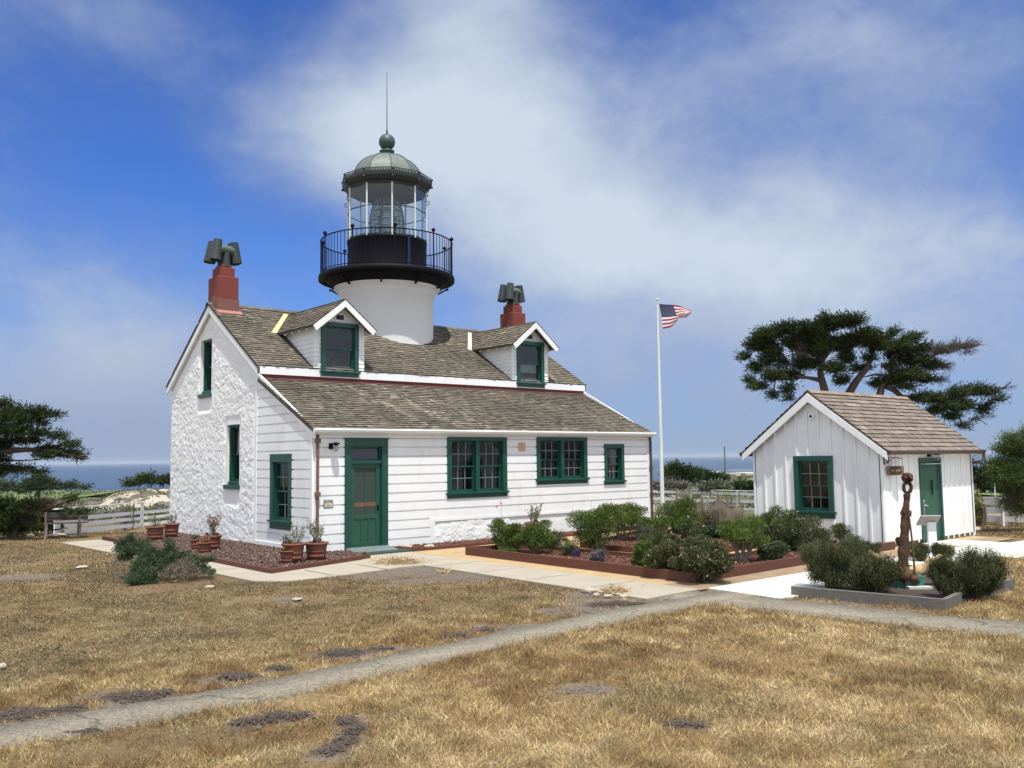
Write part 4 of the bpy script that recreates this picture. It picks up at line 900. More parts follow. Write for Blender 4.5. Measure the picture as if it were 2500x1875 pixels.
# ================================================================== GROUND
def blobs_mask(x, y, bl):
    m = np.zeros(np.shape(x))
    for (cx, cy, rx, ry, an) in bl:
        c, s = math.cos(an), math.sin(an); dx = x - cx; dy = y - cy; q = ((dx * c + dy * s) / rx) ** 2 + ((-dx * s + dy * c) / ry) ** 2; m = np.maximum(m, np.clip(1.6 - q, 0, 1))
    return m
def pxblob(x, y, rx_px, ry_px, an=0.0):
    p = onz(x, y); t = depth_of(p); rx = rx_px * t / FPX; q = onz(x, y + ry_px); ry = np.linalg.norm(q - p)
    # screen-right is RH, away is FH
    return (p[0], p[1], rx, ry * .9, math.atan2(RH[1], RH[0]) + an)
BARE = [pxblob(*q) for q in ((680, 1752, 110, 14), (860, 1775, 36, 36), (800, 1838, 55, 22), (600, 1768, 45, 14), (250, 1700, 75, 16), (330, 1716, 80, 12), (60, 1752, 80, 22), (170, 1742, 70, 10), (590, 1655, 70, 12), (830, 1600, 110, 12),
        (960, 1585, 80, 8), (560, 1660, 90, 10), (1230, 1530, 110, 8), (1010, 1395, 150, 16), (940, 1400, 100, 14), (1120, 1410, 80, 12), (1500, 1470, 130, 14), (1420, 1490, 130, 14), (1560, 1455, 60, 14), (1000, 1420, 60, 6), (2000, 1475, 140, 10), (2140, 1490, 110, 8), (700, 1463, 40, 6), (1450, 1452, 60, 10), (1430, 1680, 70, 14), (60, 1410, 90, 8))]
THIN = [pxblob(*q) for q in ((1410, 1690, 110, 25), (1680, 1775, 60, 16), (1900, 1695, 60, 12), (2270, 1860, 70, 14), (1300, 1390, 300, 20), (740, 1705, 120, 20), (420, 1800, 200, 30), (1700, 1600, 90, 20), (250, 1830, 160, 30), (1180, 1660, 60, 12), (400, 1430, 120, 18), (700, 1460, 150, 12))]
MOUND = [pxblob(*q) for q in ((55, 1748, 62, 15), (165, 1738, 48, 7), (325, 1706, 72, 11), (390, 1698, 40, 8), (580, 1655, 46, 9), (680, 1637, 40, 7), (835, 1598, 52, 9), (925, 1588, 36, 5), (1110, 1556, 40, 5), (630, 1766, 60, 11), (690, 1756, 40, 9), (740, 1753, 30, 7), (845, 1766, 30, 12), (868, 1788, 30, 16), (845, 1815, 34, 14), (805, 1838, 42, 12), (190, 1792, 60, 6), (1675, 1773, 52, 10), (1190, 1540, 30, 4), (1510, 1478, 70, 6))]
PATHS = []   # rectangles (x0,x1,y0,y1) without grass
def in_paths(x, y):
    m = (np.abs(y - np.interp(x, [-45, -14, -8.14, -6.2, -4.3, -2.75, -1.05, .6, 1.9], [-11.3, -10.6, -10.43, -10.5, -10.37, -10.16, -10.02, -9.98, -10.0]) + .10 * (vnoise(x, y, .35, 77) - .5)) < .30) & (x < 2.2)
    m |= (y < -9.2) & (y > -40) & (np.abs(x - np.interp(-y, [9.4, 10.6, 11.7, 12.95, 14.0, 16.2, 40], [1.15, 1.35, 1.47, 1.62, 1.95, 2.8, 12]) + .10 * (vnoise(x, y, .35, 78) - .5)) < .46)
    m |= (x > .53 + .12 * (vnoise(x, y, .3, 79) - .5)) & (x < 2.2) & (y > -9.6) & (y < .3)
    m |= (x > 1.8) & (y > -10.75) & (y < -9.32) & (x < 20)
    m |= (x > 2.0) & (x < 14.3) & (y > -9.4) & (y < 0)
    m |= (x > -2.75) & (x < 1.6) & (y > -3.55 + .14 * (vnoise(x, y, .3, 80) - .5)) & (y < 9)
    m |= (x > -3.2) & (x < 0) & (y > -3) & (y < 8.3)
    m |= (x > 2.6) & (x < 5.4) & (y > -12.7) & (y < -10.75)
    m |= (x > 1.2) & (x < 14.3) & (y > -8.6) & (y < 9)
    return m
def xr_path(y): return 1.25 + .0 * y + np.clip(-9.8 - y, 0, 40) * .09
def wx0(y): return np.interp(y, [-9.6, -3.2, -2.4], [.42, .60, .5])
tg = np.concatenate([np.linspace(-30, 0, 8), np.linspace(1, 4, 8), np.linspace(4.1, 14, 170), np.linspace(14.2, 40, 110), np.geomspace(41, 700, 90)]); sg_ = np.concatenate([-np.geomspace(900, 31, 40), -np.linspace(10.2, 30, 50)[::-1], np.linspace(-10, 10, 260), np.linspace(10.2, 30, 50), np.geomspace(31, 900, 40)])
TT, SS = np.meshgrid(tg, sg_, indexing='ij'); GX = CAM[0] + FH[0] * TT + RH[0] * SS; GY = CAM[1] + FH[1] * TT + RH[1] * SS
MM = np.clip(blobs_mask(GX, GY, MOUND) * 1.3 - .1, 0, 1) * (TT < 30)
GZ = gh(GX, GY) + MM * (.022 + .03 * vnoise(GX, GY, .12, 5)) + np.where(TT < 60, .02 * (vnoise(GX, GY, 1.3, 3) - .5) * (~in_paths(GX, GY)) - .012, 0) 
straw = np.array([.185, .130, .070]); soilc = np.array([.155, .125, .098]); scrub = np.array([.09, .10, .05]); sandc = np.array([.5, .43, .33]); greenc = np.array([.11, .16, .035])
n1 = vnoise(GX, GY, .7, 1)[..., None]; n2 = vnoise(GX, GY, 2.6, 2)[..., None]; n3 = vnoise(GX, GY, 14., 4)[..., None]; n4 = vnoise(GX, GY, 5., 6)[..., None]
colr = straw * (.7 + .5 * n2) * (.85 + .3 * n1)
bm_ = blobs_mask(GX, GY, BARE)[..., None] * np.clip(n1 * 2.2, .3, 1); colr = colr * (1 - bm_) + soilc * bm_; mm_ = MM[..., None]; colr = colr * (1 - mm_) + np.array([.072, .056, .043]) * mm_
farm = np.clip((TT - 44) / 10, 0, 1)[..., None]; fc = scrub * (.6 + .8 * n4); fc = np.where(n3 > .80, sandc * (.5 + .3 * n4), fc); fc = fc * (1 - .6 * np.clip(n4 - .4, 0, 1)) + np.array([.2, .17, .11]) * .6 * np.clip(n4 - .4, 0, 1)
colr = colr * (1 - farm) + fc * farm
ii = np.arange(GX.size).reshape(GX.shape); GFc = np.stack([ii[:-1, :-1], ii[:-1, 1:], ii[1:, 1:], ii[1:, :-1]], -1).reshape(-1, 4)[:, ::-1]
M['ground'] = pmat('dry_ground', straw, .95, .16, 9, .6, 40, attr=True, spec=.15)
tag(npmesh('ground', np.stack([GX, GY, GZ], -1).reshape(-1, 3), GFc, M['ground'], col=colr.reshape(-1, 3), smooth=True), kind='structure')
# sea
mo, nt, b = new_mat('sea_water'); b.inputs['Base Color'].default_value = (.028, .062, .105, 1); b.inputs['Roughness'].default_value = .42; b.inputs['Specular IOR Level'].default_value = .28
tcn = nt.nodes.new('ShaderNodeTexCoord'); mpn = nt.nodes.new('ShaderNodeMapping'); nt.links.new(tcn.outputs['Object'], mpn.inputs[0]); mpn.inputs['Rotation'].default_value = (0, 0, R(50)); mpn.inputs['Scale'].default_value = (1, 3.5, 1)
nzz = nt.nodes.new('ShaderNodeTexNoise'); nzz.inputs['Scale'].default_value = .012; nzz.inputs['Detail'].default_value = 8; nt.links.new(mpn.outputs[0], nzz.inputs[0])
crn = nt.nodes.new('ShaderNodeValToRGB'); crn.color_ramp.elements[0].position = .35; crn.color_ramp.elements[0].color = (.030, .062, .115, 1); crn.color_ramp.elements[1].position = .7; crn.color_ramp.elements[1].color = (.052, .095, .15, 1); nt.links.new(nzz.outputs['Fac'], crn.inputs[0]); nt.links.new(crn.outputs[0], b.inputs['Base Color'])
n2_ = nt.nodes.new('ShaderNodeTexNoise'); n2_.inputs['Scale'].default_value = .08; n2_.inputs['Detail'].default_value = 6; nt.links.new(mpn.outputs[0], n2_.inputs[0]); bpn = nt.nodes.new('ShaderNodeBump'); bpn.inputs['Strength'].default_value = 1; bpn.inputs['Distance'].default_value = 3; nt.links.new(n2_.outputs['Fac'], bpn.inputs['Height']); nt.links.new(bpn.outputs[0], b.inputs['Normal'])
f = MB(); B = 15000; p0 = CAM + FH * 300; c4 = [p0 - RH * B, p0 + RH * B, p0 + RH * B + FH * B, p0 - RH * B + FH * B]; f.add([(p[0], p[1], -13.8) for p in c4], [(0, 1, 2, 3)]); tag(f.build('sea', mo, recalc=False), kind='structure')
f = MB()
for (xa, xb, ya) in ((1600, 1700, 1148), (1700, 1850, 1150), (1780, 1850, 1147)):
    q0 = onz(xa, ya, -13.7); q1 = onz(xb, ya - .6, -13.7); d_ = FH * 6; f.add([q0, q1, q1 + d_, q0 + d_], [(0, 1, 2, 3)])
tag(f.build('surf', 'fence', recalc=False), kind='structure')
# haze
f = MB(); hz0 = CAM - FH * 60; q = [hz0 - RH * 9000, hz0 + RH * 9000, hz0 + RH * 9000 + FH * 9500, hz0 - RH * 9000 + FH * 9500]
f.extrude([(p[0], p[1]) for p in q], 'z', -62, 17.0); hm = bpy.data.materials.new('haze_air'); hm.use_nodes = True; nt = hm.node_tree; nt.nodes.remove(nt.nodes['Principled BSDF']); pv = nt.nodes.new('ShaderNodeVolumePrincipled'); pv.inputs['Color'].default_value = (.80, .87, .97, 1); pv.inputs['Density'].default_value = HAZE = .00006
nt.links.new(pv.outputs[0], nt.nodes['Material Output'].inputs['Volume']); tag(f.build('haze', hm), kind='stuff')
# --- paths
def slab(name, poly, z, mat, th=.02, kind='structure', joints=None):
    f = MB(); f.extrude(poly, 'z', z - th, z); o = f.build(name, mat); tag(o, kind=kind); return o
PA = [(-40, -12.95), (-8.3, -11.17), (-2.65, -10.10), (.2, -10.20), (1.2, -10.35), (1.30, -10.9), (1.75, -13.9), (4.0, -40), (5.3, -40), (2.95, -14.0), (2.45, -12.6), (2.05, -10.9), (1.95, -9.45), (1.45, -9.42), (.20, -9.60), (-1.95, -9.22), (-8.1, -10.38), (-40, -12.0)]
def path_pieces():
    # old grey path, built from convex strips
    def strip(name, left, right, z, mat):
        f = MB(); n = len(left)
        rr = np.random.default_rng(3); lv = []; rv = []
        def dens(pl):
            out = []
            for (a, b) in zip(pl, pl[1:]):
                a = np.array(a); b = np.array(b); m = max(2, int(np.linalg.norm(b - a) / .25)) if np.linalg.norm(b - a) < 15 else 4
                out += [a + (b - a) * i / m for i in range(m)]
            return out + [np.array(pl[-1])]
        return dens(left), dens(right)
    return strip
def ribbon(name, cl, w, z, mat, jit=.02, seed=1, kind='structure'):
    r = np.random.default_rng(seed); P = []
    for (a, b) in zip(cl, cl[1:]):
        a = np.array(a, float); b = np.array(b, float); m = max(1, int(np.linalg.norm(b - a) / .22)); m = min(m, 160); P += [a + (b - a) * i / m for i in range(m)]
    P.append(np.array(cl[-1], float)); P = np.array(P); T = np.gradient(P, axis=0); T /= np.linalg.norm(T, axis=1)[:, None]; Nn = np.stack([-T[:, 1], T[:, 0]], 1)
    k = len(P); ja = np.convolve(r.normal(0, jit, k + 2), [.3, .4, .3], 'valid')[:k]; jb = np.convolve(r.normal(0, jit, k + 2), [.3, .4, .3], 'valid')[:k]
    A = P + Nn * (w / 2 + ja)[:, None]; Bq = P - Nn * (w / 2 + jb)[:, None]
    zz = gh(P[:, 0], P[:, 1]); V = np.concatenate([np.c_[A, zz + z], np.c_[Bq, zz + z], np.c_[A, zz + z - .05], np.c_[Bq, zz + z - .05]]); i = np.arange(k - 1)
    F = np.concatenate([np.c_[i, i + 1, k + i + 1, k + i], np.c_[i, 2 * k + i, 2 * k + i + 1, i + 1], np.c_[k + i, k + i + 1, 3 * k + i + 1, 3 * k + i]])
    o = npmesh(name, V, F[:, ::-1], mat); tag(o, kind=kind); return o
def path_material():
    m = pmat('worn_path', (.25, .218, .162), .95, .14, 1.2, .9, 120, stain=(1.1, .75, (.165, .142, .108), (1, 1, 1))); nt = m.node_tree; N = nt.nodes; L = nt.links; b = N['Principled BSDF']
    src = b.inputs['Base Color'].links[0].from_socket; tc = N.new('ShaderNodeTexCoord')
    v = N.new('ShaderNodeTexVoronoi'); v.inputs['Scale'].default_value = 55; L.new(tc.outputs['Object'], v.inputs['Vector']); sc_ = N.new('ShaderNodeSeparateColor'); L.new(v.outputs['Color'], sc_.inputs[0])
    r = N.new('ShaderNodeMapRange'); L.new(sc_.outputs[0], r.inputs['Value']); r.inputs['To Min'].default_value = .62; r.inputs['To Max'].default_value = 1.45
    mu = N.new('ShaderNodeMix'); mu.data_type = 'RGBA'; mu.blend_type = 'MULTIPLY'; mu.inputs['Factor'].default_value = 1; L.new(src, mu.inputs['A']); L.new(r.outputs[0], mu.inputs['B'])
    # cracks
    nz = N.new('ShaderNodeTexNoise'); nz.inputs['Scale'].default_value = 1.6; nz.inputs['Detail'].default_value = 6; L.new(tc.outputs['Object'], nz.inputs[0]); va = N.new('ShaderNodeVectorMath'); va.operation = 'ADD'; vs_ = N.new('ShaderNodeVectorMath'); vs_.operation = 'SCALE'; vs_.inputs['Scale'].default_value = .55
    L.new(nz.outputs['Color'], vs_.inputs[0]); L.new(tc.outputs['Object'], va.inputs[0]); L.new(vs_.outputs[0], va.inputs[1]); v2 = N.new('ShaderNodeTexVoronoi'); v2.feature = 'DISTANCE_TO_EDGE'; v2.inputs['Scale'].default_value = .42; L.new(va.outputs[0], v2.inputs['Vector'])
    r2 = N.new('ShaderNodeMapRange'); L.new(v2.outputs['Distance'], r2.inputs['Value']); r2.inputs['From Max'].default_value = .008; r2.inputs['To Min'].default_value = .45
    m2 = N.new('ShaderNodeMix'); m2.data_type = 'RGBA'; m2.blend_type = 'MULTIPLY'; m2.inputs['Factor'].default_value = 1; L.new(mu.outputs['Result'], m2.inputs['A']); L.new(r2.outputs[0], m2.inputs['B']); L.new(m2.outputs['Result'], b.inputs['Base Color']); return m
M['pathm'] = path_material()
ribbon('grey_path', [(-45, -11.3), (-14, -10.6), (-8.14, -10.43), (-6.2, -10.5), (-4.3, -10.37), (-2.75, -10.16), (-1.05, -10.02), (.6, -9.98), (1.9, -10.0)], .62, .016, M['pathm'], .035)
ribbon('old_path', [(1.15, -9.40), (1.35, -10.6), (1.47, -11.7), (1.62, -12.95), (1.95, -14.0), (2.8, -16.2), (12, -40)], 1.02, .012, M['pathm'], .03, 2)
f = MB(); f.extrude([(.55, -3.5), (1.72, -3.5), (1.76, -9.34), (.45, -9.42)], 'z', -.01, .0235); f.extrude([(-.3, -3.42), (.55, -3.5), (1.72, -3.5), (1.74, -1.1), (.72, -1.1), (.1, -1.9), (-.3, -2.0)], 'z', -.01, .0205)
f.v = f.v  # door walk
tag(f.build('door_walk', 'conc'), kind='structure')
f = MB(); f.extrude([(-2.85, -3.3), (-2.45, -3.72), (-1.2, -3.66), (0.2, -3.42), (.3, -1.6), (-2.2, -2.40)], 'z', -.01, .0155); f.extrude([(-2.86, -3.3), (-2.2, -2.45), (-2.25, 8.1), (-3.3, 7.95)], 'z', -.01, .013); tag(f.build('side_walk', 'conc'), kind='structure')
f = MB(); f.extrude([(1.95, -9.36), (1.85, -10.78), (9.5, -10.78), (9.5, -9.36)], 'z', -.01, .024); f.extrude([(9.5, -9.36), (9.5, -11.1), (22, -11.4), (22, -9.9), (12.6, -9.75), (12.6, -8.42), (11.1, -8.42), (11.1, -9.36)], 'z', -.01, .0265); tag(f.build('white_walk', 'concw'), kind='structure')
f = MB()   # tooled joints
for y in (-3.8, -5.2, -6.6, -8.0): f.box(.55, 1.74, y - .008, y + .008, .0238, .0265)
for y in (-1.2, .6, 2.4, 4.2, 6.0): f.box(-3.2, -2.25, y - .007, y + .007, .0135, .0165)
for x in (-1.5, -.32): f.box(x - .007, x + .007, -3.55, -2.5, .016, .0235)
for x in (3.4, 4.9, 6.4, 7.9, 9.4): f.box(x - .006, x + .006, -10.77, -9.37, .0245, .0275)
M['joint'] = pmat('joint_dirt', (.15, .13, .10), .95, .2, 20); tag(f.build('path_joints', 'joint'), kind='structure')
f = MB(); f.extrude([(1.70, -2.0), (14, -2.0), (14, -9.2), (1.70, -9.2)], 'z', -.01, .006); f.extrude([(1.70, -2.0), (1.70, -1.0), (12, -.3), (12, -2.0)], 'z', -.01, .009); tag(f.build('sand_path', 'sand'), kind='structure')
f = MB(); f.add([(1.72, -9.37, .0115), (14, -9.37, .0115), (14, -8.75, .0115), (1.72, -8.55, .0115)], [(0, 1, 2, 3)]); M['dirt'] = pmat('tan_dirt', (.27, .19, .115), .95, .2, 4, .6, 50); tag(f.build('dirt_verge', 'dirt', recalc=False), kind='structure')
# road beyond the left fence, distant greens, dunes
rp = [ong(-300, 1262), ong(150, 1252), ong(430, 1232)]
ribbon('road', [(*ong(-500, 1280)[:2],), (*ong(200, 1254)[:2],), (*ong(430, 1237)[:2],), (*ong(1000, 1215)[:2],)], 5.0, .06, M['asph'], 0.0, 5)
M['fairway'] = pmat('golf_grass', (.12, .17, .04), .9, .12, .3)
def patch(name, pts, mat, dz=.15, kind='structure'):
    c = np.mean([ong(*p) for p in pts], axis=0); V = []; F = []; n = 24
    P = [ong(*p) for p in pts]; rings = 6; k = len(P)
    for r_ in range(rings + 1):
        for p in P: q = c + (p - c) * r_ / rings; V.append((q[0], q[1], gh(q[0], q[1]) + dz))
    for r_ in range(rings):
        for i in range(k): F.append((r_ * k + i, r_ * k + (i + 1) % k, (r_ + 1) * k + (i + 1) % k, (r_ + 1) * k + i))
    return tag(npmesh(name, V, F, mat, smooth=True), kind=kind)
patch('golf_green', [(-100, 1222), (30, 1238), (110, 1228), (200, 1216), (300, 1200), (260, 1196), (160, 1198), (-100, 1204)], M['fairway'], .25)
patch('golf_green', [(2380, 1212), (2440, 1216), (2500, 1216), (2600, 1214), (2560, 1200), (2480, 1198), (2400, 1198), (2375, 1204)], M['fairway'], .25)
patch('golf_green', [(150, 1272), (330, 1262), (470, 1250), (470, 1243), (330, 1252), (200, 1262)], M['fairway'], .1)
def dune(name, px, py, t, hw, hd, hh, seed, lab=None):
    c = dep(px, py, t); n = 130; u, v = np.meshgrid(np.linspace(-1, 1, n), np.linspace(-1, 1, n)); X = c[0] + RH[0] * u * hw + FH[0] * v * hd; Y = c[1] + RH[1] * u * hw + FH[1] * v * hd
    e = np.clip(1 - (u ** 2 + v ** 2), 0, 1) ** .6; nz = vnoise(X, Y, hw * .35, seed) * .6 + vnoise(X, Y, hw * .22, seed + 1) * .16 + vnoise(X, Y, 1.2, seed + 2) * .03
    Z = gh(X, Y) - .5 + hh * e * (.55 + .6 * nz)
    s = vnoise(X, Y, .5, seed + 5) * .45 + vnoise(X, Y, 1.3, seed + 8) * .25 + vnoise(X, Y, 4, seed + 6) * .3; d = vnoise(X, Y, hw * .3, seed + 7)
    col = np.where((s > .53)[..., None], np.array([.11, .11, .075]), np.array([.40, .35, .27])); col = np.where((d + .3 * s > .72)[..., None], np.array([.13, .12, .095]) * (.7 + .6 * s[..., None]), col)
    i = np.arange(n * n).reshape(n, n); F = np.stack([i[:-1, :-1], i[:-1, 1:], i[1:, 1:], i[1:, :-1]], -1).reshape(-1, 4)
    tag(npmesh(name, np.stack([X, Y, Z], -1).reshape(-1, 3), F, M['ground'], col=col.reshape(-1, 3), smooth=True), kind='structure')
    m = 420; q = rng.integers(0, n * n, m); Pn = np.stack([X, Y, Z], -1).reshape(-1, 3)[q]; k = (e.ravel()[q] > .15) & (vnoise(Pn[:, 0], Pn[:, 1], 2.2, seed + 9) > .38); Pn = Pn[k]; m = len(Pn); j = 16; sc = rng.uniform(.12, .42, m)
    P = np.repeat(Pn, j, 0) + rng.normal(0, 1, (m * j, 3)) * np.repeat(sc, j)[:, None] * [1, 1, .3]; D = norm(rng.normal(size=(m * j, 3)) + [0, 0, .8]); V, F = leafquads(P, D, np.repeat(sc * .7, j), np.repeat(sc * .28, j)); cs = np.array([(.07, .085, .04), (.11, .105, .07), (.05, .055, .035)])[rng.integers(0, 3, m)]
    tag(npmesh('dune_scrub', V, F, M['leafm'], col=np.repeat(cs, 4 * j, 0)), 'dark low scrub dotted over the pale sand dune', 'scrub', kind='stuff')
dune('sand_dune', 385, 1215, 95, 7.0, 8, 2.9, 3); dune('sand_dune', 250, 1225, 92, 6, 6, 1.4, 8); dune('sand_dune', 1625, 1200, 85, 5, 6, 1.8, 5); dune('sand_dune', 2300, 1240, 60, 6, 5, .5, 12); dune('sand_dune', 560, 1215, 120, 12, 12, 4, 17)

# ================================================================== GRASS BLADES
def make_grass():
    out = []
    for (t0, t1, dens, wmul) in ((4.0, 7.0, 8500, .8), (7.0, 10.0, 5600, 1.0), (10.0, 14.0, 3000, 1.4), (14, 19, 1500, 2.1), (19, 27, 620, 3.0), (27, 38, 180, 4.6)):
        hw = .62 * t1 + 2.2; area = (t1 - t0) * 2 * hw; n = int(area * dens); t = rng.uniform(t0, t1, n); s = rng.uniform(-hw, hw, n); k = np.abs(s) < .60 * t + 2.0; t = t[k]; s = s[k]
        x = CAM[0] + FH[0] * t + RH[0] * s; y = CAM[1] + FH[1] * t + RH[1] * s; out.append((x, y, np.full(len(x), wmul)))
    x = np.concatenate([o[0] for o in out]); y = np.concatenate([o[1] for o in out]); w = np.concatenate([o[2] for o in out])
    clump = vnoise(x, y, .16, 21) * .6 + vnoise(x, y, .5, 22) * .4
    ja = .16 * (vnoise(x, y, .22, 91) - .5) + .10 * (vnoise(x, y, .08, 92) - .5); bare = blobs_mask(x + ja, y + ja, BARE) * (.35 + 1.1 * vnoise(x, y, .18, 93)); bare = np.maximum(bare, np.clip(blobs_mask(x + ja * .5, y + ja * .5, MOUND) * 1.9, 0, 1.2)); thin = blobs_mask(x, y, THIN)
    keep = (~in_paths(x, y)) & (rng.random(len(x)) > bare * 1.15 - .1 + 0.0) & (rng.random(len(x)) < .35 + .9 * clump) & (rng.random(len(x)) > thin * .55)
    edge = in_paths(x, y) & (rng.random(len(x)) < .0)
    x, y, w, clump, thin = x[keep], y[keep], w[keep], clump[keep], thin[keep]; n = len(x)
    big = vnoise(x, y, 1.4, 31); b2 = vnoise(x, y, .35, 32); b3 = vnoise(x, y, 4.0, 33)
    north = np.clip((y + 9.2) / 1.5, 0, 1)       # the strip between path and house is shorter and greyer
    c1 = np.array([.42, .312, .148]); c2 = np.array([.245, .155, .07]); c3 = np.array([.165, .15, .085]); c4 = np.array([.62, .50, .29])
    q = b2 * .7 + big * .6 + rng.normal(0, .17, n) + .55 * (vnoise(x, y, .15, 34) - .5)
    tone = .62 + .42 * vnoise(x, y, .13, 35) + .34 * vnoise(x, y, .32, 36) + .12 * rng.random(n)
    col = np.where((q < .50)[:, None], c2, np.where((q < .95)[:, None], c1, c4)) * tone[:, None]; gm = rng.random(n) < .08 + .22 * north + .55 * np.clip((vnoise(x, y, .8, 41) + .4 * b3 + .25 * north - .85) * 2.5, 0, 1)
    col = np.where(gm[:, None], c3, col); col = col * (1 - .27 * north[:, None]) * rng.uniform(.85, 1.15, n)[:, None]
    col = col * (1 - .25 * thin[:, None])
    lean = np.stack([np.cos(vnoise(x, y, .25, 51) * 14), np.sin(vnoise(x, y, .25, 51) * 14), np.zeros(n)], 1) * .45 + rng.normal(0, .62, (n, 3))
    D = lean + np.array([0, 0, .75]); D[:, 2] = np.abs(D[:, 2]) * .8 + .08; D = norm(D)
    h = rng.uniform(.03, .075, n) * (1 + .9 * (rng.random(n) < .04)) * (.6 + .8 * clump) * (1 - .5 * north) * (1 - .4 * thin) * (1 + .12 * w); P = np.stack([x, y, gh(x, y) - .012], 1)
    V, F = leafquads(P, D, h, .0055 * w * rng.uniform(.7, 1.3, n)); tag(npmesh('dry_grass', V, F, M['grassb'], col=np.repeat(col, 4, 0)), kind='stuff')
    tag(bpy.data.objects['dry_grass'], 'dry straw coloured lawn grass with grey green patches', 'grass')
make_grass()
# ================================================================== MULCH
def crumbs():
    X = []
    for (cx, cy, rx, ry, an) in BARE + MOUND + MOUND:
        n = int(min(rx * ry * 3.14 * 2800, 14000)); u = rng.normal(0, .5, (n, 2)); c, s = math.cos(an), math.sin(an); X.append(np.c_[cx + c * u[:, 0] * rx - s * u[:, 1] * ry, cy + s * u[:, 0] * rx + c * u[:, 1] * ry])
    X = np.concatenate(X); X = X[~in_paths(X[:, 0], X[:, 1])]; n = len(X); P = np.c_[X, gh(X[:, 0], X[:, 1]) + np.clip(blobs_mask(X[:, 0], X[:, 1], MOUND) * 1.3 - .1, 0, 1) * (.022 + .03 * vnoise(X[:, 0], X[:, 1], .12, 5)) + rng.uniform(-.012, .004, n)]; sz = rng.gamma(1.6, .0032, n) + .002; V = []
    for d in ((1, 0, 0), (0, 1, 0), (-1, 0, 0), (0, -1, 0), (0, 0, .8)): V.append(P + np.array(d) * sz[:, None] * rng.uniform(.5, 1.3, (n, 1)))
    V = np.stack(V, 1).reshape(-1, 3); b = np.arange(n)[:, None] * 5; F = np.concatenate([b + np.array(q) for q in ((0, 1, 4), (1, 2, 4), (2, 3, 4), (3, 0, 4))]); mk = np.clip(blobs_mask(X[:, 0], X[:, 1], MOUND) * 2, 0, 1)[:, None]; c = np.array([(.062, .048, .037), (.082, .064, .05), (.046, .036, .028)])[rng.integers(0, 3, n)] * mk + np.array([.15, .12, .095]) * (1 - mk)
    tag(npmesh('soil_crumbs', V, F, M['chip'], col=np.repeat(c, 5, 0)), 'loose grey brown soil crumbs on the bare patches of the lawn', 'soil', kind='stuff')
crumbs()
def chips(name, regions, dens, size, cols, label, z=.02):
    P = []
    for poly_ in regions:
        pl = np.array(poly_); x0, y0 = pl.min(0); x1, y1 = pl.max(0); n = int((x1 - x0) * (y1 - y0) * dens); q = np.c_[rng.uniform(x0, x1, n), rng.uniform(y0, y1, n)]; ins = np.zeros(n, bool)
        j = len(pl) - 1
        for i in range(len(pl)):
            c = ((pl[i, 1] > q[:, 1]) != (pl[j, 1] > q[:, 1])) & (q[:, 0] < (pl[j, 0] - pl[i, 0]) * (q[:, 1] - pl[i, 1]) / (pl[j, 1] - pl[i, 1] + 1e-9) + pl[i, 0]); ins ^= c; j = i
        P.append(q[ins])
    P = np.concatenate(P); n = len(P); U = norm(rng.normal(size=(n, 3)) * [1, 1, .45]); W_ = norm(np.cross(U, rng.normal(size=(n, 3)) * [.4, .4, 1])); T = np.cross(U, W_)
    l = rng.uniform(.5, 1.3, n)[:, None] * size; w = rng.uniform(.35, .7, n)[:, None] * size * .8; t = rng.uniform(.15, .4, n)[:, None] * size * .7
    c = np.c_[P, gh(P[:, 0], P[:, 1]) + z + rng.uniform(0, .035, n)]; V = []
    for k in (-1, 1):
        for i, j in ((-1, -1), (1, -1), (1, 1), (-1, 1)): V.append(c + U * l * i * .5 + W_ * w * j * .5 + T * t * k * .5)
    V = np.stack(V, 1).reshape(-1, 3); b = np.arange(n)[:, None] * 8; F = np.concatenate([b + np.array(f_) for f_ in ((0, 3, 2, 1), (4, 5, 6, 7), (0, 1, 5, 4), (1, 2, 6, 5), (2, 3, 7, 6), (3, 0, 4, 7))])
    cc = np.array(cols)[rng.integers(0, len(cols), n)] * rng.uniform(.6, 1.35, n)[:, None] * .74
    tag(npmesh(name, V, F, M['chip'], col=np.repeat(cc, 8, 0)), label, 'mulch', kind='stuff')
BED1 = [(-2.12, -2.42), (.40, -1.55), (.70, -.95), (.70, 0), (0, 0), (0, 8.8), (-2.12, 8.0)]
f = MB(); f.extrude(BED1, 'z', -.01, .03); tag(f.build('bark_bed_soil', 'soil'), kind='structure')
chips('bark_mulch', [BED1], 620, .052, [(.20, .115, .085), (.13, .075, .055), (.28, .19, .15), (.09, .05, .04)], 'coarse brown bark chips around the near corner of the house', z=.035)
BEDF = [(1.98, -.05), (11.2, -.05), (11.2, -.55), (5.2, -.85), (3.4, -1.0), (1.98, -.98)]
GA = [(2.46, -2.55), (2.38, -8.75), (9.6, -8.45), (9.6, -7.2), (4.6, -7.25), (4.2, -6.6), (4.1, -2.9)]
GB = [(5.2, -3.3), (9.0, -1.8), (12.5, -1.2), (12.5, -3.6), (9.2, -4.4), (9.2, -6.2), (5.3, -6.2)]
for bb in (BEDF, GA, GB):
    f = MB(); f.extrude(bb, 'z', -.01, .03); tag(f.build('garden_bed_soil', 'soil'), kind='structure')
chips('redwood_mulch', [BEDF, GA, GB], 700, .040, [(.26, .105, .06), (.18, .07, .045), (.33, .16, .11), (.12, .05, .035)], 'fine reddish bark mulch in the garden beds', z=.03)
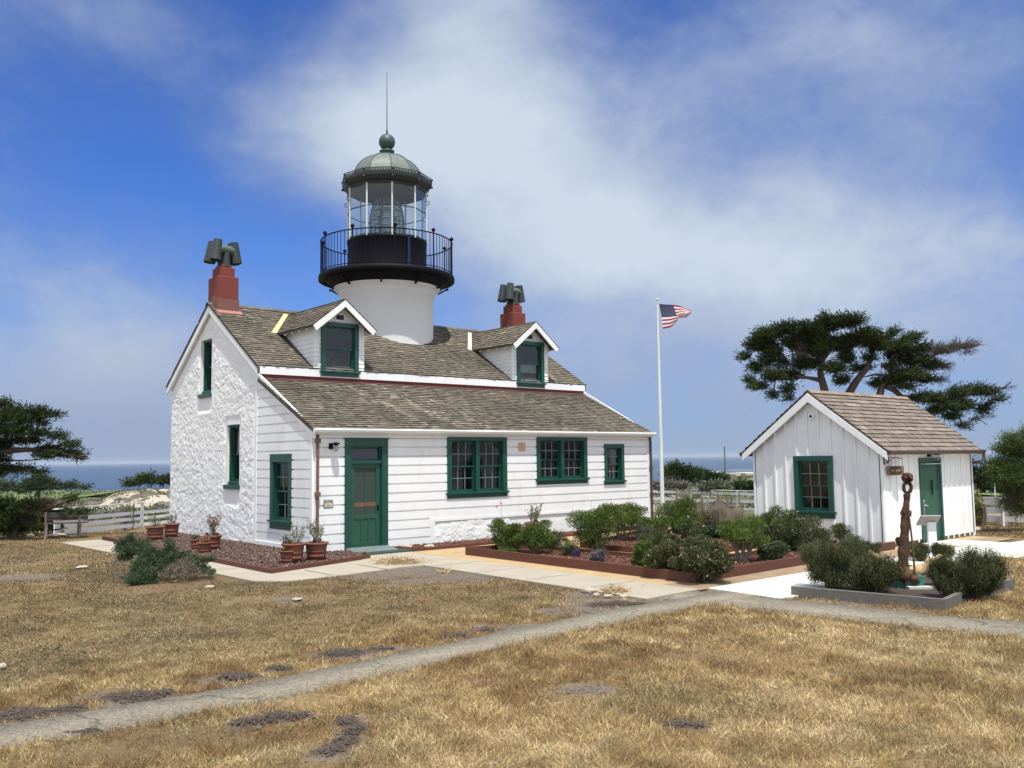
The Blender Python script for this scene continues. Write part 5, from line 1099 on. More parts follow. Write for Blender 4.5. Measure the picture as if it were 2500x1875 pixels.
def edging(name, pts, h, w, mat, label, cat='bed edging', closed=False, zb=-.02):
    P = [np.array([*p, 0.]) for p in pts]; root = empty(name, (P[0][0], P[0][1], 0), label, cat)
    pairs = list(zip(P, P[1:])) + ([(P[-1], P[0])] if closed else [])
    for a, b in pairs:
        d = (b - a) / np.linalg.norm(b - a); f = MB(); f.bar(a + [0, 0, zb + h / 2] - d * w * .0, b + [0, 0, zb + h / 2] + d * w * .48, w, h); f.build('board', mat, root, bevel=.004)
    return root
edging('timber_edging', [(-2.17, 8.1), (-2.17, -2.49), (.46, -1.60), (.72, -1.0)], .12, .05, 'redwood', 'low red brown timber border round the bark bed at the house corner')
edging('timber_edging', [(1.96, -1.05), (3.3, -1.08), (5.2, -.92), (11.3, -.62)], .10, .04, 'redwood', 'thin red brown edging along the strip under the long wall')
edging('timber_edging', [(4.2, -2.85), (2.40, -2.49), (2.34, -8.82), (9.62, -8.50)], .20, .05, 'redwood', 'tall red brown timber border along the front of the garden')
edging('timber_edging', [(4.15, -3.0), (4.3, -6.6), (4.7, -7.2), (9.55, -7.15)], .15, .04, 'redwood', 'red brown border on the inner side of the front garden bed')
edging('timber_edging', [(9.0, -1.75), (5.15, -3.25), (5.25, -6.25), (9.2, -6.22)], .15, .04, 'redwood', 'red brown border round the inner garden bed')
AB = [(2.34, -10.72), (2.62, -12.72), (3.40, -12.62)]
edging('timber_edging', [(2.30, -10.66), (2.64, -12.76), (3.36, -12.64)], .17, .07, 'grey', 'weathered grey timber border in front of the rosemary and anchor')
edging('timber_edging', [(4.35, -12.62), (5.35, -12.58), (5.5, -11.2)], .17, .07, 'grey', 'weathered grey timber border on the right of the rosemary bed')
f = MB(); f.extrude([(2.34, -10.8), (2.68, -12.7), (5.3, -12.5), (5.4, -10.9)], 'z', -.01, .035); tag(f.build('anchor_bed_soil', 'soil'), kind='structure')

# ================================================================== PLANTS
def blobcloud(bl, n, rpow=.4):
    """points inside a list of (centre, radii) ellipsoids; returns positions, outward directions"""
    vol = np.array([(b[1][0] * b[1][1] * b[1][2]) ** .72 for b in bl]); idx = rng.choice(len(bl), n, p=vol / vol.sum())
    Cc = np.array([b[0] for b in bl])[idx]; Rr = np.array([b[1] for b in bl])[idx]; d = norm(rng.normal(size=(n, 3))); r = rng.random(n) ** rpow
    return Cc + d * Rr * r[:, None], norm(d / Rr * Rr.mean(1)[:, None]), r
def bush(name, base, w, h, n, cols, label, cat='shrub', ll=.06, lw=.02, up=.4, stems=5, stem_h=.0, lumps=7, group=None, flowers=None, spiky=False, seed=0, ratio=1.0, leafname='foliage', zoff=None, mat='leaf'):
    global rng
    keep_ = rng; rng = np.random.default_rng(1000 + seed)
    base = np.array([base[0], base[1], gh(base[0], base[1]) if len(base) < 3 or base[2] is None else base[2]], float); root = empty(name, base, label, cat, group)
    bl = []; hc = stem_h + (h - stem_h) / 2
    w = w * (1.30 if not spiky else 1.12); lumps = int(lumps * 1.7); sx, sy = rng.normal(0, .06, 2) * w; bl.append((base + [sx, sy, hc * .85], np.array([w * .33, w * .33 * ratio, (h - stem_h) * .42])))
    for i in range(lumps):
        a = i * 2.4 + rng.uniform(0, 1); rr = w * rng.uniform(.14, .42); s = rng.uniform(.09, .22)
        zz = stem_h + (h - stem_h) * rng.uniform(.12, .95) * (1 - .5 * (rr / w) ** 1.2); bl.append((base + [math.cos(a) * rr, math.sin(a) * rr * ratio, zz], np.array([w * s, w * s * ratio, (h - stem_h) * s * .95])))
    P, O, r = blobcloud(bl, n, .5); D = norm(O * .75 + rng.normal(0, .5, (n, 3)) + np.array([0, 0, up])); ok = P[:, 2] > base[2] + .01; P, D, r = P[ok], D[ok], r[ok]; n = len(P)
    cs = np.array(cols)[rng.integers(0, len(cols), n)] * rng.uniform(.75, 1.55, n)[:, None]; cl = vnoise(P[:, 0] * 3, P[:, 2] * 3 + P[:, 1] * 2, .5, seed)[:, None]; cs = cs * (.7 + .6 * cl)
    if spiky:
        k = 7; m = n // k; S0 = P[:m]; Dd = norm(D[:m] * .55 + np.array([0, 0, .9])); sl = rng.uniform(.14, .36, m) * (h / .85); PP = []; DD = []; CC = []
        for j in range(k):
            PP.append(S0 + Dd * (sl * j / k)[:, None]); DD.append(norm(Dd * .9 + rng.normal(0, .45, (m, 3)))); CC.append(cs[:m] * (.85 + .3 * j / k))
        P = np.concatenate(PP); D = np.concatenate(DD); cs = np.concatenate(CC); n = len(P)
    V, F = leafquads(P, D, rng.uniform(.7, 1.3, n) * ll, rng.uniform(.7, 1.3, n) * lw); npmesh(leafname, V, F, M[mat], root, col=np.repeat(cs, 4, 0))
    if stems:
        f = MB()
        for i in range(stems):
            a = i * 2.39 + .5; q = base + [math.cos(a) * w * .05, math.sin(a) * w * .05, 0]; e = base + [math.cos(a) * w * .30, math.sin(a) * w * .30 * ratio, h * .62]; m_ = (q + e) / 2 + [0, 0, h * .06]; f.tube([q, m_, e], [.014 + .012 * h, .010 + .006 * h, .004], 5)
            for j in range(2): e2 = m_ + (rng.normal(0, .12, 3) * w + [0, 0, h * .22]); f.tube([m_, e2], [.007, .003], 4)
        f.build('stems', 'twig', root, recalc=False)
    if flowers:
        nf, fc, fs = flowers; P, O, r = blobcloud(bl, nf * 3, .12); k = (P[:, 2] > base[2] + h * .15); P = P[k][:nf] + O[k][:nf] * .02; nn_ = len(P); PP = np.repeat(P, 5, 0); DD = norm(rng.normal(size=(nn_ * 5, 3)) + np.repeat(O[k][:nf], 5, 0)); V, F = leafquads(PP, DD, np.full(nn_ * 5, fs), np.full(nn_ * 5, fs * .8))
        c_ = np.array(fc)[rng.integers(0, len(fc), nn_)]; npmesh('flowers', V, F, M['leafm'], root, col=np.repeat(c_, 20, 0))
    rng = keep_; return root
DG = [(.058, .092, .018), (.092, .138, .025), (.036, .060, .014), (.135, .180, .034)]          # bright glossy shrub
MG = [(.078, .105, .030), (.050, .072, .024), (.115, .14, .048), (.040, .056, .02)]
GG = [(.085, .11, .065), (.06, .08, .05), (.11, .13, .085)]                                   # grey green
RB = [(.06, .07, .03), (.10, .06, .035), (.045, .055, .02), (.085, .10, .04)]
RM = [(.045, .055, .022), (.065, .076, .030), (.026, .034, .014), (.095, .10, .042)]
PK = [(.55, .22, .26), (.62, .38, .40), (.5, .12, .2), (.6, .5, .48)]
def pb(px, py, wpx, hpx, **k):   # bush from base pixel and pixel size
    p = onz(px, py); t = depth_of(p); return p[:2], wpx * t / FPX, hpx * t / FPX
SPEC = [  # px,py,wpx,hpx, n, cols, label, opts
    (1232, 1352, 82, 68, 4200, DG, 'dark green garden shrub at the near left corner of the garden border', dict(stem_h=.14, ll=.055, lw=.014)),
    (1305, 1356, 90, 70, 4600, DG, 'leafy shrub with one yellow flower in front of the wide terracotta bowl', dict(stem_h=.14, ll=.055, lw=.014, flowers=(2, [(.7, .65, .1)], .03))),
    (1460, 1350, 118, 102, 8000, DG, 'tall rounded bright green shrub in the middle of the front bed', dict(stem_h=.1, ll=.055, lw=.014)),
    (1520, 1322, 108, 82, 6000, DG, 'rounded green shrub with bare stems in front of the small window', dict(stem_h=.2, ll=.055, lw=.014)),
    (1350, 1347, 34, 30, 260, GG, 'small spiky grey green clump beside the bark mulch', dict(ll=.20, lw=.02, up=1.4, stems=0, lumps=2)),
    (1388, 1362, 46, 42, 2200, GG + MG, 'low rounded grey green mound beside the spiky clump', dict(ll=.03, lw=.012, stems=0)),
    (1405, 1365, 24, 18, 700, [(.12, .06, .16), (.17, .09, .22), (.07, .06, .07)], 'small purple flowering clump beside the grey green mound', dict(ll=.03, lw=.014, stems=0)),
    (1458, 1380, 46, 34, 2200, [(.13, .12, .12), (.16, .11, .15), (.08, .10, .05), (.2, .15, .18)], 'low mauve and green mound near the front border', dict(ll=.028, lw=.014, stems=0)),
    (1240, 1358, 60, 18, 900, DG + MG, 'low bright ground plant at the garden corner', dict(ll=.04, lw=.014, stems=0)),
    (1585, 1402, 76, 66, 5000, DG + [(.08, .12, .03)], 'bushy green shrub spilling over the front border', dict(ll=.05, lw=.016, stems=3)),
    (1640, 1410, 90, 88, 5200, MG + RB, 'mixed green and brown rose bush left of the pink roses', dict(ll=.04, lw=.022, flowers=(14, [(.6, .45, .42), (.5, .42, .3)], .028))),
    (1720, 1422, 130, 108, 7600, MG + RB, 'large rose bush with pink flowers at the front garden corner', dict(ll=.042, lw=.024, flowers=(90, PK, .032))),
    (1600, 1335, 70, 36, 2400, RB + MG, 'reddish brown low shrub behind the bushy green shrub', dict(ll=.035, lw=.015)),
    (1570, 1322, 54, 34, 2400, GG + [(.12, .09, .08)], 'grey purple lavender mound in the inner bed', dict(ll=.03, lw=.01, spiky=False)),
    (1655, 1306, 104, 80, 6600, DG, 'big dark green shrub beside the right end of the house', dict(ll=.055, lw=.016, stem_h=.08, flowers=(8, [(.6, .55, .1)], .02))),
    (1605, 1312, 70, 44, 3200, DG, 'lower dark green shrub at the downspout corner', dict(ll=.05, lw=.016)),
    (1725, 1308, 50, 66, 620, RB, 'thin straggly rose cane with few leaves against the shade cloth', dict(ll=.045, lw=.026, stems=6, lumps=4)),
    (1690, 1322, 66, 48, 2300, MG, 'green rose bush with one white bloom in the inner bed', dict(ll=.04, lw=.022, flowers=(5, [(.75, .72, .7)], .035))),
    (1755, 1318, 72, 36, 3000, [(.028, .05, .028), (.045, .075, .045), (.02, .035, .02)], 'low dark blue green leafy clump before the shade cloth', dict(ll=.05, lw=.03, stems=0)),
    (1815, 1378, 96, 92, 4300, DG + [(.09, .14, .03)], 'small tree like shrub on bare dark stems in front of the shed', dict(stem_h=.32, ll=.055, lw=.013, stems=9)),
    (1835, 1325, 96, 62, 3600, DG + [(.10, .11, .03)], 'rounded green shrub with yellow flowers near the shed corner', dict(ll=.045, lw=.014, flowers=(12, [(.6, .55, .12)], .028))),
    (1880, 1374, 66, 46, 3400, MG + GG, 'low leafy green mound beside the front border right of the tree like shrub', dict(ll=.04, lw=.018, stems=0)),
    (1905, 1350, 100, 92, 6000, MG, 'tall rose bush with pale blooms against the shed wall', dict(ll=.038, lw=.022, flowers=(22, [(.6, .4, .38), (.7, .6, .55)], .024))),
    (1975, 1348, 104, 72, 6200, RB + MG, 'broad rounded red tipped shrub under the shed window', dict(ll=.04, lw=.016)),
    (2062, 1332, 62, 46, 2500, DG + RB, 'small leaning shrub on bare stems against the shed wall', dict(stem_h=.18, ll=.035, lw=.014, stems=8)),
    (2085, 1352, 46, 44, 2200, GG + [(.13, .15, .05)], 'yellow green mound behind the rosemary', dict(ll=.03, lw=.012, stems=0)),
    (2000, 1372, 50, 40, 2200, GG, 'grey green mound between the border and the rosemary', dict(ll=.03, lw=.012, stems=0)),
    (1650, 1275, 28, 50, 900, DG, 'narrow upright green shrub by the flagpole', dict(ll=.05, lw=.016)),
]
for i, (px, py, wp, hp, n, cols, lab, kw) in enumerate(SPEC):
    b_, w_, h_ = pb(px, py, wp, hp); bush('garden_shrub', b_, w_, h_ * 1.22, int(n * 2.1), cols, lab, seed=i + 1, **kw)
RS = [(2025, 1440, 118, 118, 'rosemary bush at the left corner of the grey timber bed', 9), (2085, 1410, 84, 92, 'rosemary bush behind the leftmost one in the anchor bed', 5), (2138, 1454, 120, 104, 'wide rosemary bush directly left of the anchor base', 9), (2322, 1466, 88, 100, 'rosemary bush directly right of the anchor base', 8), (2392, 1462, 112, 122, 'largest rosemary bush at the right end of the anchor bed', 10), (2245, 1372, 44, 46, 'small rosemary behind the anchor left of the white stand', 3), (2300, 1372, 50, 46, 'small rosemary behind the right anchor fluke', 3), (2130, 1362, 44, 40, 'small rosemary sprig by the shed corner', 2)]
for i, (px, py, wp, hp, lab, kk) in enumerate(RS):
    b_, w_, h_ = pb(px, py, wp, hp); bush('rosemary_bush', b_, w_ * .92, h_ * .84, 3600 * kk, RM, lab, ll=.032, lw=.009, up=.7, spiky=True, seed=60 + i, stems=6, mat='leafm', lumps=14)
# blue-green sprawling juniper on the lawn at the left
def lump_plant(name, lumps, n, cols, label, cat, ll, lw, limbs, base_px, dk=.8, mat='leaf'):
    p0 = onz(*base_px); t0 = depth_of(p0); root = empty(name, p0, label, cat); bl = []
    for (x, y, rx, ry, dz) in lumps:
        c = dep(x, y, t0 + dz); k = t0 / FPX; bl.append((c, np.array([rx * k, max(rx, ry) * k * dk, ry * k]) * 1.30))
    sub = []
    for c, q in bl:
        for i in range(5): u = norm(rng.normal(size=(1, 3)))[0]; sub.append((c + u * q * .85, q * rng.uniform(.25, .55)))
    bl = [(c, q * .7) for c, q in bl] + sub
    P, O, r = blobcloud(bl, n, .45); kz = P[:, 2] > .01; P = P[kz]; O = O[kz]; n = len(P)
    D = norm(O * .5 + rng.normal(0, .5, (n, 3)) + np.array([0, 0, .35])); cs = np.array(cols)[rng.integers(0, len(cols), n)] * rng.uniform(.6, 1.35, n)[:, None] * (.65 + .7 * vnoise(P[:, 0] + P[:, 1], P[:, 2] * 1.3, .10, 7))[:, None]
    V, F = leafquads(P, D, rng.uniform(.7, 1.3, n) * ll, rng.uniform(.7, 1.3, n) * lw); npmesh('foliage', V, F, M[mat], root, col=np.repeat(cs, 4, 0))
    f = MB()
    for pl, r0 in limbs: f.tube([dep(x, y, t0 + dz) for x, y, dz in pl], list(np.linspace(r0, r0 * .35, len(pl))), 6)
    f.build('branches', 'twig', root, recalc=False); return root
JL = [(375, 1352, 20, 12, 0), (385, 1370, 20, 12, 0), (400, 1388, 18, 12, -.1), (360, 1362, 18, 12, 0), (430, 1375, 20, 12, .1), (455, 1380, 22, 10, .1), (300, 1360, 16, 12, .1), (312, 1338, 26, 16, .3), (295, 1325, 18, 12, .3), (335, 1330, 28, 14, .2), (320, 1312, 10, 10, .2), (310, 1355, 20, 10, .2), (345, 1345, 20, 12, .1), (352, 1380, 22, 18, -.3), (335, 1400, 20, 18, -.5), (352, 1410, 28, 18, -.5), (340, 1425, 22, 14, -.6), (372, 1400, 16, 16, -.4), (418, 1330, 12, 14, .1), (410, 1345, 18, 10, .1), (415, 1362, 16, 12, 0), (390, 1350, 18, 9, .2), (445, 1355, 22, 8, .2), (470, 1362, 20, 10, .2), (490, 1372, 20, 12, .2), (510, 1366, 12, 7, .2), (480, 1388, 22, 9, .1), (505, 1395, 14, 8, .1), (380, 1375, 12, 8, 0), (515, 1402, 8, 8, 0)]
lump_plant('juniper_bush', JL, 46000, [(.052, .092, .038), (.080, .128, .052), (.032, .055, .028), (.115, .16, .082)], 'sprawling blue green juniper on the dry lawn left of the house', 'shrub', .036, .010,
           [([(415, 1412, 0), (410, 1385, 0), (415, 1350, .1), (418, 1325, .1)], .05), ([(415, 1412, 0), (445, 1390, .1), (480, 1375, .2), (505, 1370, .2)], .03), ([(415, 1408, 0), (380, 1385, 0), (345, 1350, .2), (315, 1335, .3)], .035), ([(412, 1410, 0), (375, 1405, -.3), (345, 1410, -.5)], .03), ([(420, 1410, 0), (450, 1405, 0), (500, 1400, 0)], .02), ([(425, 1412, 0), (440, 1380, 0), (440, 1360, .1)], .015), ([(430, 1412, 0), (465, 1392, 0), (460, 1370, .1)], .012)], (415, 1414))
lump_plant('dead_brush', [(445, 1390, 34, 18, -.1), (470, 1402, 30, 12, -.1), (430, 1400, 20, 14, -.2), (395, 1402, 24, 12, -.2), (285, 1382, 16, 12, -.2), (300, 1400, 18, 10, -.3)], 2600, [(.17, .14, .105), (.12, .10, .075), (.22, .18, .13)], 'tangle of dry grey twigs among the juniper branches', 'brush', .09, .007, [([(440, 1412, 0), (455, 1385, 0), (470, 1365, 0)], .008)], (440, 1416), mat='leafm')

# terracotta pots
def pot(base, w, h, label, plant, seed, bowl=False, group='terracotta pots by the house'):
    b = np.array([base[0], base[1], .035]); root = empty('potted_plant', b, label, 'potted plant', group); r = w / 2; f = MB()
    if bowl: prof = [(.001, 0), (r * .6, 0), (r * .88, h * .7), (r * .93, h * .84), (r, h * .86), (r, h), (r * .9, h), (r * .86, h * .84)]
    else: prof = [(.001, 0), (r * .66, 0), (r * .72, h * .26), (r * .755, h * .27), (r * .755, h * .31), (r * .735, h * .33), (r * .78, h * .5), (r * .81, h * .51), (r * .81, h * .55), (r * .79, h * .57), (r * .87, h * .86), (r * .97, h * .90), (r, h * .94), (r * .99, h), (r * .87, h), (r * .84, h * .88)]
    f.lathe([(a, b[2] + z) for a, z in prof], 36, (b[0], b[1])); f.build('pot', 'terra', root, recalc=False)
    f = MB(); f.lathe([(.001, b[2] + h * .90), (r * .85, b[2] + h * .89)], 24, (b[0], b[1])); f.build('soil', 'soil', root, recalc=False)
    rr = np.random.default_rng(seed); top = b + [0, 0, h * .9]
    def jade(sx, H, n, cols, off=(0, 0), ll=.045, lw=.03):
        PP = []; f = MB()
        for i in range(n):
            a = rr.uniform(0, 6.28); q = top + [off[0] + rr.normal(0, .03), off[1] + rr.normal(0, .03), 0]; e = q + [math.cos(a) * sx * rr.uniform(.1, 1), math.sin(a) * sx * rr.uniform(.1, 1), H * rr.uniform(.55, 1)]; m = (q + e) / 2 + rr.normal(0, .02, 3); f.tube([q, m, e], [.010, .007, .004], 5)
            for j in range(16): u = rr.uniform(.45, 1.05); PP.append(q + (e - q) * u + rr.normal(0, .022, 3))
        f.build('stems', 'twig', root, recalc=False); PP = np.array(PP); n_ = len(PP); D = norm(rr.normal(size=(n_, 3)) + [0, 0, .5]); V, F = leafquads(PP, D, rr.uniform(.7, 1.3, n_) * ll, rr.uniform(.7, 1.3, n_) * lw); c = np.array(cols)[rr.integers(0, len(cols), n_)] * rr.uniform(.7, 1.3, n_)[:, None]
        npmesh('leaves', V, F, M['leaf'], root, col=np.repeat(c, 4, 0))
    def rosettes(n, s, cols, spread):
        PP = []; DD = []; CC = []
        for i in range(n):
            c = top + [rr.uniform(-1, 1) * spread, rr.uniform(-1, 1) * spread, rr.uniform(.01, .06)]; k = cols[rr.integers(0, len(cols))]
            for j in range(22): a = j * 2.4; el = .2 + .055 * j; PP.append(c); DD.append([math.cos(a) * math.cos(el), math.sin(a) * math.cos(el), math.sin(el)]); CC.append(np.array(k) * rr.uniform(.8, 1.2))
        V, F = leafquads(np.array(PP), np.array(DD, float), np.full(len(PP), s), np.full(len(PP), s * .45)); npmesh('rosettes', V, F, M['leaf'], root, col=np.repeat(np.array(CC), 4, 0))
    plant(jade, rosettes); return root
JG = [(.10, .14, .06), (.14, .18, .08), (.07, .10, .05), (.2, .2, .09)]; JR = [(.25, .09, .06), (.20, .12, .07), (.12, .10, .05), (.32, .14, .09)]; RO = [(.30, .12, .04), (.22, .16, .05), (.12, .10, .08)]; RG_ = [(.10, .13, .10), (.14, .15, .12), (.2, .12, .08)]
def potpx(px, py, w, h, *a, **k):
    p = onz(px, py, .035); t = depth_of(p); pot(p[:2] + FH[:2] * w / 2 * t / FPX * .6, w * t / FPX, h * t / FPX, *a, **k)
potpx(768, 1372, 61, 46, 'large terracotta pot of jade plant at the corner downspout', lambda j, r: (j(.22, .50, 16, JG), r(6, .07, RO[1:] + RG_, .15)), 1)
potpx(712, 1378, 60, 50, 'wide terracotta pot with thin jade branches under the tall end window', lambda j, r: (j(.22, .48, 11, JG, (.05, 0), .035, .02), j(.10, .15, 6, [(.05, .09, .04)], (-.14, 0)), r(4, .06, RO, .12)), 2)
potpx(699, 1379, 43, 34, 'smaller terracotta pot of grey succulents in front of the wide one', lambda j, r: r(9, .075, RG_ + RO[1:2], .10), 3)
potpx(515, 1345, 44, 37, 'tall terracotta pot with red leaved jade against the stone wall', lambda j, r: (j(.26, .52, 18, JR), r(5, .07, [(.2, .16, .04)], .12)), 4)
potpx(494, 1353, 38, 28, 'front terracotta pot of brown succulents by the stone wall', lambda j, r: (j(.1, .12, 10, JR), r(6, .06, RO, .10)), 5)
potpx(473, 1344, 24, 26, 'smallest terracotta pot beside the stone wall', lambda j, r: (j(.07, .14, 6, [(.10, .11, .06)]), r(2, .05, RO, .04)), 6)
potpx(373, 1322, 46, 36, 'terracotta pot with thorny green plant left of the far gable corner', lambda j, r: (j(.28, .40, 13, JG, (0, 0), .035, .02), r(3, .08, [(.25, .25, .05)], .1)), 7)
potpx(414, 1315, 40, 36, 'terracotta pot half hidden behind the far gable corner', lambda j, r: (j(.25, .34, 12, JG, (0, 0), .035, .02),), 8)
potpx(1304, 1322, 46, 46, 'terracotta pot of green jade standing against the long white wall', lambda j, r: (j(.24, .52, 18, JG), r(3, .06, RO, .1)), 9)
potpx(1260, 1335, 66, 44, 'wide terracotta bowl of small succulents behind the garden shrub', lambda j, r: (j(.26, .12, 12, JR), r(16, .07, RG_ + RO[:1], .24)), 10, bowl=True)
p_ = onz(1262, 1322); f = MB(); 
root = empty('flower_stalks', (p_[0], p_[1], .3), 'two thin stalks with pink flowers above the terracotta bowl', 'flowers')
tt = depth_of(onz(1262, 1330)); f = MB(); tp = [dep(1212, 1236, tt), dep(1224, 1228, tt)]
for q in tp: f.tube([dep(1236, 1290, tt), dep(1226, 1262, tt), q], .004, 4)
f.build('stalk', 'twig', root, recalc=False); Pq = np.concatenate([q + rng.normal(0, .02, (16, 3)) for q in tp]); V, F = leafquads(Pq, norm(rng.normal(size=(32, 3))), np.full(32, .04), np.full(32, .02)); npmesh('blossom', V, F, M['leafm'], root, col=np.tile(np.array([[.5, .06, .15]]), (128, 1)))

# ================================================================== TREES
def sprays(bl, ns, k, sl, ll, lw, cols, flat=.35, out=.8, seed=1, droop=0.0):
    global rng
    kr = rng; rng = np.random.default_rng(seed); P, O, r = blobcloud(bl, ns, .45); ctr = np.mean([b[0] for b in bl], axis=0); rad = norm((P - ctr) * [1, 1, .2]); D = norm(O * .7 * [1, 1, flat] + rad * out + rng.normal(0, .35, (ns, 3)) + np.array([0, 0, .25 - droop]))
    tone = (.55 + .9 * vnoise(P[:, 0] * .8 + P[:, 1] * .6, P[:, 2] * 1.4, .5, seed)) * rng.uniform(.75, 1.25, ns); ci = rng.integers(0, len(cols), ns); PP, DD, CC = [], [], []
    L0 = rng.uniform(.5, 1.2, ns) * sl
    for j in range(k):
        u = (j + .5) / k; PP.append(P + D * (L0 * (u - .3))[:, None] + rng.normal(0, sl * .09, (ns, 3)) * (1 - u * .7)); DD.append(norm(D + rng.normal(0, .55 * (1 - .5 * u), (ns, 3)))); CC.append(np.array(cols)[ci] * (tone * (.8 + .35 * u))[:, None])
    P = np.concatenate(PP); D = np.concatenate(DD); c = np.concatenate(CC); n = len(P); V, F = leafquads(P, D, rng.uniform(.7, 1.3, n) * ll, rng.uniform(.7, 1.3, n) * lw); rng = kr
    return V, F, np.repeat(c, 4, 0)
CY = [(.026, .048, .014), (.040, .068, .018), (.066, .092, .024), (.018, .030, .011)]; CYL = CY + [(.085, .095, .05), (.05, .075, .02)]; BR = [(.10, .085, .06), (.12, .11, .085), (.07, .06, .045)]
def tree(name, label, cat, conv, base_px, t, lumps, limbs, ns, k=9, sl=.42, ll=.10, lw=.035, cols=CY, brown=None, dk=.75, seed=1, trunk_r=.3, group=None, base=None, mat='leaf', dmax=9):
    cv = lambda x, y: (conv[0] + conv[2] * x, conv[1] + conv[2] * y); kpx = t / FPX * conv[2]
    b = dep(*cv(*base_px), t) if base is None else base; b = np.array([b[0], b[1], gh(b[0], b[1])]); root = empty(name, b, label, cat, group); bl = []; rr = np.random.default_rng(seed)
    for q in lumps:
        x, y, rx, ry = q[:4]; c = dep(*cv(x, y), t + (q[4] if len(q) > 4 else 0) + rr.uniform(-1, 1) * min(.9 * dk, rx * kpx * .8)); bl.append((c, np.array([rx * kpx * .9, max(min(rx * kpx, dmax), ry * kpx) * dk, ry * kpx * .76])))
    V, F, c = sprays(bl, ns, k, sl, ll, lw, cols, seed=seed); npmesh('crown', V, F, M[mat], root, col=c)
    if brown:
        bl2 = []
        for (x, y, rx, ry) in brown: bl2.append((dep(*cv(x, y), t), np.array([rx * kpx, rx * kpx * dk, ry * kpx])))
        V, F, c = sprays(bl2, int(ns * .10), k, sl, ll, lw * .6, BR, seed=seed + 5); npmesh('dead_foliage', V, F, M['leafm'], root, col=c)
    f = MB()
    for pl, r0, r1 in limbs:
        pts = [dep(*cv(q[0], q[1]), t + (q[2] if len(q) > 2 else 0)) for q in pl]; f.tube(pts, list(np.linspace(r0, r1, len(pts))), 9)
    if limbs: f.build('trunk', 'bark', root, recalc=False)
    return root
ZB = (1800, 740, .3165)
LB_ = [(310, 380, 55, 60), (360, 460, 50, 45), (480, 330, 60, 50), (420, 300, 70, 30), (860, 430, 60, 40), (1010, 420, 50, 30), (1170, 490, 70, 30), (860, 150, 130, 50), (720, 170, 110, 60), (690, 120, 40, 30), (560, 200, 130, 50), (400, 205, 130, 45), (250, 245, 120, 45), (150, 320, 75, 50), (70, 415, 50, 22), (230, 330, 110, 55), (250, 430, 50, 60), (150, 500, 50, 50), (110, 590, 32, 35), (180, 640, 80, 25), (300, 560, 100, 36), (430, 560, 100, 40), (410, 660, 30, 60), (410, 730, 35, 20), (290, 710, 20, 40), (600, 260, 150, 60), (640, 350, 100, 75), (560, 470, 130, 42), (760, 500, 100, 42), (820, 320, 120, 70), (950, 290, 120, 55), (1000, 250, 120, 30), (830, 590, 60, 40), (950, 500, 80, 30), (1190, 225, 50, 16), (1130, 270, 40, 20), (1080, 330, 110, 50), (1300, 280, 90, 20), (1380, 250, 45, 10), (1230, 340, 100, 35), (1240, 400, 130, 50), (1400, 350, 110, 18), (1350, 440, 130, 55), (1480, 480, 80, 35), (1300, 560, 160, 42), (1150, 600, 120, 32), (1060, 620, 70, 20), (1280, 640, 80, 18), (1440, 590, 80, 25),
       (1400, 730, 100, 22), (1500, 735, 100, 25), (1680, 685, 90, 28), (1800, 675, 110, 30), (1920, 685, 90, 22), (2010, 740, 60, 12), (1620, 790, 110, 35), (1730, 790, 90, 40), (1640, 870, 70, 30), (1885, 830, 14, 70), (1930, 780, 35, 14), (1820, 900, 45, 7), (1500, 830, 80, 30)]
BRN = [(1560, 365, 130, 20), (1700, 335, 110, 14), (1820, 325, 50, 6), (1760, 380, 40, 8), (1560, 490, 70, 16), (1540, 590, 60, 8), (520, 380, 60, 60), (240, 470, 40, 60), (860, 400, 50, 60), (1730, 940, 60, 20), (2080, 650, 40, 6), (1650, 730, 90, 25)]
tree('cypress_tree', 'windswept cypress with flat layered crown and three trunks behind the shed', 'tree', ZB, (900, 1500), 33, LB_,
     [([(700, 1500), (700, 900), (690, 740), (665, 640), (640, 540), (645, 450), (600, 350), (560, 250)], .21, .04), ([(660, 600), (600, 585), (540, 575), (450, 560)], .10, .04), ([(760, 1500), (800, 900), (850, 715), (920, 600), (1000, 500), (1045, 400), (1030, 330), (960, 260)], .20, .03), ([(1010, 1500), (1080, 900), (1095, 720), (1120, 630), (1180, 565), (1190, 480), (1240, 400)], .19, .03), ([(1150, 640), (1210, 670), (1270, 725), (1420, 742), (1600, 760), (1800, 700), (1950, 690), (2060, 650), (2110, 610)], .12, .02), ([(1180, 560), (1350, 500), (1480, 420), (1600, 360), (1780, 340), (1870, 318)], .10, .015), ([(640, 450), (720, 350), (850, 260), (1000, 230)], .12, .03), ([(1180, 560), (1060, 550), (980, 570)], .06, .02), ([(1700, 850), (1740, 950), (1830, 985)], .03, .01), ([(430, 560), (415, 660), (405, 740)], .03, .01), ([(300, 560), (285, 660), (300, 750)], .025, .01), ([(430, 330), (420, 440), (440, 540)], .03, .012), ([(1060, 330), (1210, 250), (1250, 215)], .06, .01), ([(1190, 420), (1320, 290), (1420, 240)], .06, .01)],
     14500, k=10, sl=.46, ll=.095, lw=.028, brown=BRN, seed=3, cols=CY + [(.05, .07, .018)], dk=.8, dmax=1.4, base=dep(2040, 1250, 33))
ZL = (0, 960, .2290)
